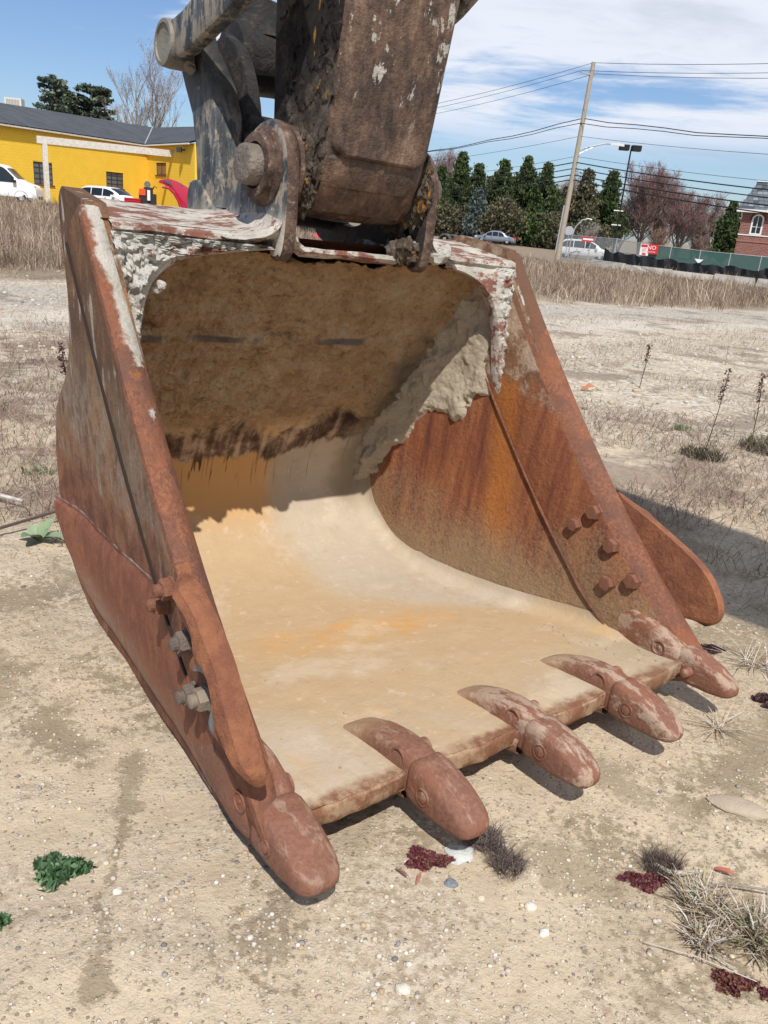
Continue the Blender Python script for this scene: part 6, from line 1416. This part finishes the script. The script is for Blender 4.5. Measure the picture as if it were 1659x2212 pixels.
for a, b in wins:
    c_ = (a+b)/2; hw_ = (b-a)/2; arch = [(c_+hw_*math.cos(q), z1w+.52*math.sin(q)) for q in np.linspace(0, math.pi, 13)]; inner = [(c_+(hw_-.16)*math.cos(q), z1w+.38*math.sin(q)) for q in np.linspace(0, math.pi, 13)]
    outl = [(b, z0w)]+arch+[(a, z0w)]; inl = [(b-.16, z0w+.14)]+inner+[(a+.16, z0w+.14)]; n = len(outl); mb = MB(); V = [(p[0], y_, p[1]) for y_ in (-.05, .10) for rg in (outl, inl) for p in rg]
    F = []
    for i in range(n): j = (i+1) % n; F += [(i, j, n+j, n+i), (2*n+i, 3*n+i, 3*n+j, 2*n+j), (i, 2*n+i, 2*n+j, j), (n+i, n+j, 3*n+j, 3*n+i)]
    mb.add(V, F); fr = mb.build('window', M_wht, bb); MB().prism(inl, .05, .06, lambda p, q, h: (p, h, q)).build('pane', M_dark, fr)
    MB().box(c_-.03, c_+.03, -.0, .045, z0w+.14, z1w+.36).build('mullion', M_wht, fr); MB().box(a+.16, b-.16, -.0, .045, (z0w+z1w)/2, (z0w+z1w)/2+.05).build('mullion', M_wht, fr)
    sp = [(c_+(hw_+.22)*math.cos(q), z1w+.74*math.sin(q)) for q in np.linspace(0, math.pi, 13)]; mb = MB(); V = [(p[0], y_, p[1]) for y_ in (-.03, .02) for rg in (sp, arch) for p in rg]; n = 13; F = []
    for i in range(n-1): F += [(i, i+1, n+i+1, n+i), (2*n+i, 3*n+i, 3*n+i+1, 2*n+i+1), (i, 2*n+i, 2*n+i+1, i+1)]
    mb.add(V, F); mb.build('brick_arch', plain('dark_brick_arch', (.13, .045, .04), .85), fr)
M_slate = plain('slate_grey', (.10, .12, .14), .8, 0, .25, 2)
mb = MB(); nr = 9
rf = MB().add([(-.5, -.45, ez+.15), (12, -.45, ez+.15), (12, 1.1, rz), (.75, 1.1, rz), (-.5, 9, ez+.15), (.75, 7, rz)], [(0, 1, 2, 3), (0, 3, 5, 4)]).add([(.7, 1.05, rz), (12, 1.05, rz), (12, 8, rz), (.7, 8, rz)], [(0, 1, 2, 3)]).build('mansard_roof', M_slate, bb)
sh = [plain('slate_tile_'+n_, c, .8) for n_, c in (('dark', (.055, .065, .08)), ('mid', (.11, .13, .145)), ('pale', (.20, .22, .235)))]
g = random.Random(2); Lr = (rz-ez-.15)/9.0
for sh_m in sh: sh_m
groups = [MB(), MB(), MB()]
for i in range(9):
    t0, t1 = i/9.0, (i+1)/9.0; yA, yB = -.47+1.55*t0, -.47+1.55*t1-.0; zA, zB = ez+.15+(rz-ez-.15)*t0, ez+.15+(rz-ez-.15)*t1; xx = -.5+1.25*t0+(.25 if i % 2 else 0)
    while xx < 7.5: k = g.choice((0, 1, 1, 1, 2)); groups[k].add([(xx, yA-.06, zA), (xx+.46, yA-.06, zA), (xx+.46, yB-.02, zB), (xx, yB-.02, zB), (xx, yA, zA), (xx+.46, yA, zA)], [(0, 1, 2, 3), (0, 4, 5, 1)]); xx += .5
for k in range(3): groups[k].build('roof_shingles', sh[k], rf, 'stuff')
MB().box(-.6, 12, -.62, .3, ez-.12, ez+.17).build('eave_trim', M_wht, bb)
MB().box(-.55, 12, -.50, 1.2, rz, rz+.12, 0, lambda a, b, c: (a+1.2, b+1.45, c)).build('roof_cap', M_wht, bb)
arc = [(5.2+3.0*math.cos(q), ez-.1+1.75*math.sin(q)) for q in np.linspace(0, math.pi, 25)]; arc2 = [(5.2+2.62*math.cos(q), ez-.1+1.42*math.sin(q)) for q in np.linspace(0, math.pi, 25)]
mb = MB(); n = 25; V = [(p[0], y_, p[1]) for y_ in (-.85, .4) for rg in (arc, arc2) for p in rg]; F = []
for i in range(n-1): F += [(i, i+1, n+i+1, n+i), (2*n+i, 3*n+i, 3*n+i+1, 2*n+i+1), (i, 2*n+i, 2*n+i+1, i+1), (n+i, n+i+1, 3*n+i+1, 3*n+i)]
mb.add(V, F); mb.build('arched_trim', M_wht, bb); MB().prism(arc2, -.30, .3, lambda p, q, h: (p, h, q)).build('gable_brick', M_brick, bb)
# culvert pipes
for k, (a, r, lb) in enumerate(((2.45, 62, 'left end of a dark corrugated pipe next to the excavator bracket'), (2.95, 62.5, 'right one of the dark corrugated pipes behind the bucket corner'))):
    x, y, z = pol(a, r); pr = []
    for i in range(12): pr += [(i*.1, .42), (i*.1+.05, .46)]
    pr += [(1.2, .42), (1.2, .36), (0, .36), (0, .42)]
    o = MB().lathe((0, 0, .45), (.25, 1, 0), pr, 24).build('corrugated_pipe', plain('pipe_grey_%d' % k, (.07, .07, .068), .7)); o.location = (x, y, z+.02); tag(o, lb, 'pipe')
# scrap in front of the yellow building: upturned fender, mower heap, crates
x, y, z = pol(-15.2, 56); t = empty('scrap_fender', (x, y, z), R(16), 'crumpled crimson car wing with a wheel arch standing in the weeds', 'scrap car part'); M_crim = plain('crimson_paint', (.42, .012, .045), .25, 0, .08, 3, spec=.6)
h_ = zel(1.25, x, y)-z; out = [(-1.15, h_*.93), (-.6, h_*.99), (.0, h_*.93), (.6, h_*.80), (1.2, h_*.86), (1.25, -.2), (.30, -.2), (.22, h_*.20), (.02, h_*.46), (-.25, h_*.66), (-.6, h_*.78), (-.95, h_*.84), (-1.2, h_*.86)]
MB().prism(out, -.10, .10, lambda p, q, h: (p, h-.06*p*p+.25*math.sin(q), q), 0, .03, True).build('wing_panel', M_crim, t)
rim_ = [(-1.0, h_*.76), (-.6, h_*.74), (-.28, h_*.62), (-.02, h_*.44), (.16, h_*.2), (.24, -.2)]
MB().tube([(p, -.18, q) for p, q in rim_], .07, 8).build('arch_lip', M_crim, t)
MB().prism([(-.9, h_*.94), (-.2, h_*.90), (.3, h_*.84), (.35, h_*.72), (-.3, h_*.80), (-.8, h_*.88)], -.14, -.11, lambda p, q, h: (p, h-.06*p*p+.25*math.sin(q), q)).build('dented_headlamp', plain('smoked_lamp', (.10, .11, .14), .3), t)
MB().prism([(.62, h_*.93), (.8, h_*.97), (1.15, h_*.82), (1.1, h_*.74), (.75, h_*.78)], -.14, -.11, lambda p, q, h: (p, h-.02, q)).build('plastic_scrap', plain('grey_plastic', (.20, .22, .28), .4), t)
x, y, z = pol(-17.15, 57); t = empty('mower_heap', (x, y, z), R(20), 'old riding mower heaped with orange and white junk beside the crimson wing', 'scrap heap'); h_ = zel(1.0, x, y)-z
MB().box(-.5, .55, -.4, .4, .25, h_*.62).box(-.2, .35, -.3, .3, h_*.62, h_*.80).build('engine_block', plain('oily_black', (.03, .028, .026), .6, 0, .5, 6), t)
for dx, rr in ((-.45, .32), (.5, .26)): MB().lathe((dx, -.5, rr), (0, 1, 0), [(0, .1), (0, rr), (.18, rr), (.18, .1)], 16).build('wheel', M_black, t)
MB().lathe((.02, -.1, h_*.88), (0, 1, 0), [(0, .02), (0, .20), (.10, .20), (.10, .02)], 16).build('spare_wheel', plain('grey_wheel', (.16, .15, .14), .7), t)
MB().box(-.5, -.12, -.45, -.1, h_*.56, h_*.74).build('orange_can', plain('orange_plastic', (.72, .09, .03), .4), t); MB().box(-.02, .16, -.5, -.44, h_*.42, h_*.72).build('white_rag', M_wht, t)
MB().tube([(.2, 0, h_*.6), (.45, 0, h_*.85), (.6, -.05, h_*.8)], .03, 6).build('handle_bar', M_black, t)
x, y, z = pol(-18.0, 56.5); t = empty('red_crate', (x, y, z), R(5), 'low red plastic crate on the ground left of the scrap mower', 'crate')
M_rp = plain('red_plastic', (.48, .02, .03), .4)
for k in range(4): MB().box(-.5, .5, -.3, -.26, .50+.12*k, .58+.12*k).build('slat', M_rp, t)
MB().box(-.5, .5, -.25, .3, .0, .9).build('crate_body', M_rp, t)
x, y, z = pol(-5.1, 47); t = empty('yellow_board', (x, y, z), R(8), 'bright yellow printed board seen through the gap under the arm', 'board'); MB().box(-.9, .9, -.03, .03, -.1, .95).build('board_panel', plain('board_yellow', (.80, .62, .02), .5), t); MB().box(-.6, .5, -.04, -.031, .5, .62).build('printed_line', M_mull, t)
x, y, z = pol(-5.9, 40); t = empty('red_sack', (x, y, z), 0, 'crumpled pinkish red sack in the weeds under the arm', 'sack')
P = [[(.42*math.sin(th)*math.cos(ph)*(1+.3*mn.noise(Vector((th*2, ph, 0)))), .3*math.sin(th)*math.sin(ph), .22+.22*math.cos(th)*(1+.3*mn.noise(Vector((ph*2, th, 3))))) for ph in np.linspace(0, 6.2832, 15)[:-1]] for th in np.linspace(0, math.pi, 9)]
MB().grid(np.array(P), 0, True, cv=True).build('sack_cloth', plain('faded_red_cloth', (.62, .05, .09), .7), t)

# ------------------------------------------------------------------ things lying near on the ground
def tuft(name, x, y, n, h, lean, wid, pal, label, cat, mat=None, spread=.05, group=None, partname='blades', curve=.3):
    th = rng.uniform(0, 6.283, n); rr = spread*np.sqrt(rng.random(n)); o = blades(partname, rr*np.cos(th), rr*np.sin(th), np.zeros(n), h*rng.uniform(.4, 1.15, n), rng.uniform(lean[0], lean[1], n), wid*rng.uniform(.6, 1.4, n), pick(pal, n, .25), mat=mat, curve=curve)
    del o['kind']; t = empty(name, (x, y, ground_z(x, y)), 0, label, cat, group); o.parent = t; return t
def leaf_mesh(L_, W_, bend, fold=.15, n=7, lobes=0, droop=0.0):
    rows = []
    for i in range(n):
        t = i/(n-1.0); w = W_*math.sin(math.pi*min(1, t*.92+.06))**.8*(1+.18*math.sin(t*lobes*6.283) if lobes else 1); z = bend*math.sin(t*math.pi*.6)-droop*t*t
        rows.append([(L_*t, s*w/2, z+fold*abs(s)*w*.5+.02*W_*math.sin(9*t+3*s)) for s in (-1, -.5, 0, .5, 1)])
    return np.array(rows)
def rosette(name, x, y, leaves, pal, label, cat, seed, tilt=(.2, .6), mat=None, lobes=0):
    g = random.Random(seed); t = empty(name, (x, y, ground_z(x, y)), 0, label, cat); mats = [plain('%s_leaf_%d' % (name, k), c, .65, 0, .18, 30, .002) for k, c in enumerate(pal)]
    for k, (L_, W_) in enumerate(leaves):
        a = 2.4*k+g.uniform(-.3, .3); el = g.uniform(*tilt); Rm = Matrix.Rotation(a, 3, 'Z') @ Matrix.Rotation(-el, 3, 'Y'); P = leaf_mesh(L_, W_, L_*.12, .3, 8, lobes, L_*.25)
        Q = [[tuple(Rm @ Vector(p)) for p in row] for row in P]; MB().grid(np.array(Q), 0, True).build('leaf', mats[k % len(mats)], t)
    return t
rosette('mullein', -1.55, 3.33, [(.13, .07), (.12, .065), (.14, .075), (.12, .07), (.10, .05), (.09, .045), (.08, .04), (.06, .03)], [(.20, .27, .15), (.27, .34, .21), (.16, .22, .12)], 'soft pale green mullein rosette on the dirt left of the bucket', 'plant', 4, (.35, 1.0))
def sprig_mat(name, x, y, rad, n, size, pal, label, cat, squash=.8, h=.02, ang=0.0):
    t = empty(name, (x, y, ground_z(x, y)), ang, label, cat); q = rng.random(n)**.6; th = rng.uniform(0, 6.283, n); lob = 1+.28*np.sin(th*3+x*9)+.15*np.sin(th*7)
    P = np.stack([np.cos(th)*q*rad*lob, np.sin(th)*q*rad*squash*lob, h*(1-q*.7)*rng.random(n)+.002], 1); V, F, C = quads(P, size, pal, 1.3, .35, 1.7)
    V2, F2, C2 = quads(P*np.array([1, 1, .6]), size*.5, [tuple(c*.6 for c in pal[0])], .6, .3, 5.0); V, F, C = joinq([(V, F, C), (V2, F2, C2)]); fastmesh('leaves', V, F, M_leaf, t, cols=C); return t
SED = [(.21, .045, .065), (.14, .03, .05), (.27, .08, .085), (.18, .08, .065), (.20, .13, .08)]
sprig_mat('red_sedum', .175, 1.545, .052, 1500, .0050, SED, 'dense crimson sedum cushion in front of the second tooth from the left', 'plant', .62, .018)
sprig_mat('red_sedum', .715, 1.55, .055, 1100, .0050, SED, 'crimson sedum patch left of the dry grass clump at lower right', 'plant', .5, .016, .1)
sprig_mat('red_sedum', .83, 1.285, .045, 600, .0052, SED+[(.22, .12, .05)], 'rusty red sedum at the lower right edge under the dry grass', 'plant', .6, .018)
sprig_mat('red_sedum', .895, 1.265, .018, 220, .005, SED, 'tiny crimson sedum tuft closest to the lower right corner', 'plant', .8, .014)
PUR = [(.10, .045, .055), (.07, .03, .045), (.14, .07, .07), (.09, .06, .05)]
sprig_mat('purple_weed', 1.37, 2.90, .060, 500, .008, PUR, 'small dark purple creeping weed right of the corner tooth', 'plant', .45, .03)
sprig_mat('purple_weed', 1.50, 2.50, .12, 1300, .009, PUR, 'wide dark purple weed sprawling at the right edge beside the corner tooth', 'plant', .35, .03)
sprig_mat('green_weed', -.665, 1.415, .058, 260, .015, [(.07, .15, .06), (.11, .21, .09), (.05, .11, .05), (.16, .25, .14)], 'green low leafy weed on bare dirt at lower left', 'plant', .75, .022)
sprig_mat('green_weed', -.735, 1.25, .022, 160, .011, [(.07, .15, .06), (.11, .21, .09)], 'small green weed cut by the lower left edge', 'plant', .9, .02)
sprig_mat('green_weed', 1.56, 2.40, .03, 120, .008, [(.10, .17, .07), (.07, .12, .05)], 'faint green seedling at the right edge below the purple weed', 'plant', .6, .015)
tuft('grey_weed', .325, 1.63, 520, .055, (.35, .95), .0016, [(.13, .10, .095), (.20, .15, .14), (.09, .065, .07), (.26, .22, .18)], 'wiry grey dead weed between the crimson sedum and the second tooth', 'dead plant', spread=.045)
tuft('grey_weed', .375, 1.555, 420, .05, (.5, .98), .0016, [(.13, .10, .095), (.22, .18, .15), (.09, .065, .06)], 'second wiry grey dead weed sprawling right of the pale flat stone', 'dead plant', spread=.04)
tuft('grey_weed', .77, 1.60, 620, .06, (.3, .95), .0015, [(.11, .085, .075), (.19, .14, .12), (.07, .05, .045), (.24, .19, .15)], 'dark wiry dead weed with upright stalk at lower right above the dry grass', 'dead plant', spread=.045)
DRY = [(.44, .37, .28), (.54, .48, .40), (.34, .26, .18), (.60, .56, .50), (.24, .17, .12), (.38, .33, .20)]
tuft('dry_grass_clump', .835, 1.475, 420, .085, (.70, .99), .0042, DRY, 'splayed dry straw grass clump around green leaves at lower right', 'dry grass', spread=.045)
tuft('dry_grass_clump', .935, 1.40, 460, .10, (.60, .99), .0042, DRY+[(.16, .20, .08)], 'thick dry straw grass clump cut by the lower right edge', 'dry grass', spread=.05)
tuft('dry_grass_clump', .80, 1.38, 200, .075, (.70, .99), .004, DRY, 'thin dry straw grass tuft spreading below the green rosette', 'dry grass', spread=.03)
rosette('green_rosette', .82, 1.485, [(.030, .012), (.034, .014), (.028, .012), (.032, .013), (.026, .011), (.030, .012), (.022, .010), (.024, .010), (.018, .008), (.026, .011)], [(.10, .20, .05), (.14, .26, .07), (.20, .12, .10)], 'small bright green leaf rosette inside the dry straw grass clump', 'plant', 9, (.25, 1.1))
tuft('dry_sprig', 1.17, 2.29, 60, .16, (.93, .995), .003, DRY, 'broken dry stalk lying right of the corner tooth', 'dead plant', spread=.02)
tuft('dry_sprig', 1.50, 2.78, 70, .20, (.94, .998), .004, DRY, 'pale dry twisted stalks at the right edge below the bucket shadow', 'dead plant', spread=.05)
def stem_weed(x, y, H, n, label, seed, pal=(.085, .045, .035)):
    g = random.Random(seed); t = empty('seed_stalk', (x, y, ground_z(x, y)), 0, label, 'dead plant'); lean = Vector((g.uniform(-.12, .12), g.uniform(-.1, .1), 1)); mb = MB().tube([(0, 0, -.02), tuple(lean*H*.5+Vector((.01, 0, 0))), tuple(lean*H)], [.0045, .0035, .002], 5)
    for k in range(n):
        q = .15+.8*g.random(); a = g.random()*6.28; L_ = .10*H*g.uniform(.6, 1.8)*(1.2-q); p = lean*H*q; mb.tube([tuple(p), tuple(p+Vector((math.cos(a)*L_, math.sin(a)*L_, L_*.9)))], [.002, .001], 4)
    mb.build('stem', plain('stalk_brown_%d' % seed, pal, .9), t); P = np.array([list(lean*H*g.uniform(.62, 1.0)+Vector((g.gauss(0, .012), g.gauss(0, .012), 0))) for _ in range(90)]); V, F, C = quads(P, .013, [(.10, .045, .04), (.14, .07, .06), (.07, .035, .03)], 1, .3); fastmesh('seed_head', V, F, M_straw, t, cols=C)
stem_weed(2.42, 6.02, .62, 16, 'tallest thin dark seed stalk standing on the gravel at right', 2); stem_weed(2.86, 6.25, .58, 12, 'second thin dark seed stalk near the right edge leaning left', 3); stem_weed(2.55, 8.4, .45, 14, 'bare thin stalk farther back on the gravel left of the seed stalks', 6)
stem_weed(-2.15, 5.2, .55, 10, 'thin dead stalk standing at the left edge of the lot', 7)
tuft('green_tuft', 2.41, 6.60, 140, .07, (.2, .9), .005, [(.16, .26, .08), (.22, .33, .12), (.11, .18, .06)], 'small bright green grass tuft on the pale gravel at right', 'grass', M_leaf, .05)
tuft('green_tuft', -1.95, 4.25, 150, .06, (.3, .95), .004, [(.12, .20, .07), (.16, .24, .10), (.20, .20, .12)], 'low green grass tuft left of the bucket above the mullein', 'grass', M_leaf, .09)
tuft('dark_weed', 2.30, 5.75, 520, .11, (.55, .98), .005, [(.06, .065, .035), (.10, .09, .05), (.05, .04, .03)], 'dark flat weed at the foot of the seed stalks at right', 'plant', None, .16)
tuft('dark_weed', 2.95, 6.15, 700, .14, (.45, .98), .005, [(.055, .065, .03), (.11, .09, .06), (.05, .04, .035), (.10, .13, .06)], 'larger dark green weed at the right edge behind the seed stalks', 'plant', None, .20)
stone_thing('pale_stone', .255, 1.575, (.036, .030), (.50, .51, .49), 'flat pale grey stone right of the crimson sedum cushion', .22, 1)
stone_thing('blue_stone', .232, 1.475, (.016, .014), (.19, .21, .235), 'angular blue grey stone below the flat pale stone', .5, 2)
stone_thing('round_stone', .12, 1.175, (.017, .013), (.58, .53, .45), 'rounded cream pebble near the middle of the bottom edge', .6, 3, 0, .10)
stone_thing('round_stone', .415, 1.43, (.015, .013), (.60, .55, .47), 'rounded cream pebble in the open dirt below the third tooth', .6, 4, 0, .10)
stone_thing('round_stone', .435, 1.36, (.013, .010), (.66, .63, .58), 'pointed white pebble just below the cream pebble in the open dirt', .6, 5, .6, .15)
stone_thing('round_stone', .30, 1.44, (.011, .010), (.55, .48, .36), 'tan pebble between the grey dead weed and the bottom edge', .6, 7, 0, .12)
stone_thing('round_stone', -.515, 1.36, (.012, .010), (.64, .60, .52), 'whitish pebble beside the dark moss stain at lower left', .6, 6, 0, .12)
stone_thing('slate_stone', 2.42, 5.72, (.045, .030), (.13, .12, .11), 'dark jagged stone on the gravel right of the bucket', .5, 8)
stone_thing('buried_stone', 1.07, 1.87, (.085, .040), (.40, .33, .25), 'large low tan stone half sunk in the dirt at right below the teeth', .16, 9, -.3, .10)
stone_thing('white_stone', -4.2, 10.6, (.10, .07), (.66, .64, .60), 'larger white stone on the asphalt strip at the left', .5, 10); stone_thing('white_stone', -3.75, 10.2, (.07, .05), (.62, .60, .55), 'smaller white stone on the asphalt strip nearer the bucket', .5, 12)
def dead_leaf(x, y, L_, W_, c, label, seed, rz):
    t = MB().grid(leaf_mesh(L_, W_, L_*.18, .5, 9, 2), 0, True).build('dead_leaf', plain('leaf_colour_%d' % seed, c, .7, 0, .25, 40)); t.location = (x, y, ground_z(x, y)+.006); t.rotation_euler = (.2, -.1, rz); tag(t, label, 'leaf')
dead_leaf(.905, 1.615, .055, .014, (.42, .13, .09), 'curled orange red leaf right of the grey hose end at lower right', 1, -.6)
dead_leaf(-2.70, 6.5, .16, .09, (.34, .15, .09), 'curled rust coloured leaf left of the bucket side', 2, .5); dead_leaf(-2.55, 4.75, .14, .08, (.36, .19, .10), 'tan curled leaf in the brush at the left edge', 3, 1.9)
dead_leaf(1.86, 8.0, .16, .08, (.36, .14, .07), 'orange brown curled leaf beyond the right side of the bucket', 4, .3); dead_leaf(.150, 1.455, .035, .008, (.30, .13, .09), 'narrow reddish brown leaf scrap under the crimson sedum', 5, 1.3); dead_leaf(.10, 1.50, .05, .007, (.24, .12, .09), 'thin reddish brown leaf scrap left of the crimson sedum', 6, -.8)
def twig(x, y, pts, rad, c, label, name='twig'):
    o = MB().tube([(a, b, cc) for a, b, cc in pts], rad, 6).build(name, plain('%s_%d' % (name, int(abs(x*100))), c, .9, 0, .25, 30)); o.location = (x, y, ground_z(x, y)+.004); tag(o, label, 'twig')
twig(.75, 1.60, [(0, 0, .012), (.03, -.022, .012), (.07, -.025, .014), (.115, -.012, .015)], [.0055, .0065, .0065, .0055], (.44, .40, .33), 'short grey piece of hose curling beside the dark wiry weed')
twig(.83, 1.53, [(0, 0, .02), (.08, .002, .03), (.2, .0, .02)], [.0012, .0022, .003], (.24, .22, .20), 'long dark dry stem crossing above the green rosette')
twig(.66, 1.36, [(0, 0, .01), (.10, -.035, .02), (.22, -.075, .008)], [.0008, .0012, .0012], (.46, .42, .36), 'fine straight straw lying below the green rosette')
twig(-2.25, 3.72, [(0, 0, .01), (.25, .02, .03), (.46, -.02, .015)], [.010, .014, .010], (.48, .44, .40), 'weathered grey stick lying left of the bucket')
twig(-1.90, 2.99, [(0, 0, .0), (.15, .30, .03), (.38, .62, .05), (.52, .80, .12)], [.006, .008, .007, .005], (.09, .07, .06), 'dark crooked twig leaning past the mullein')
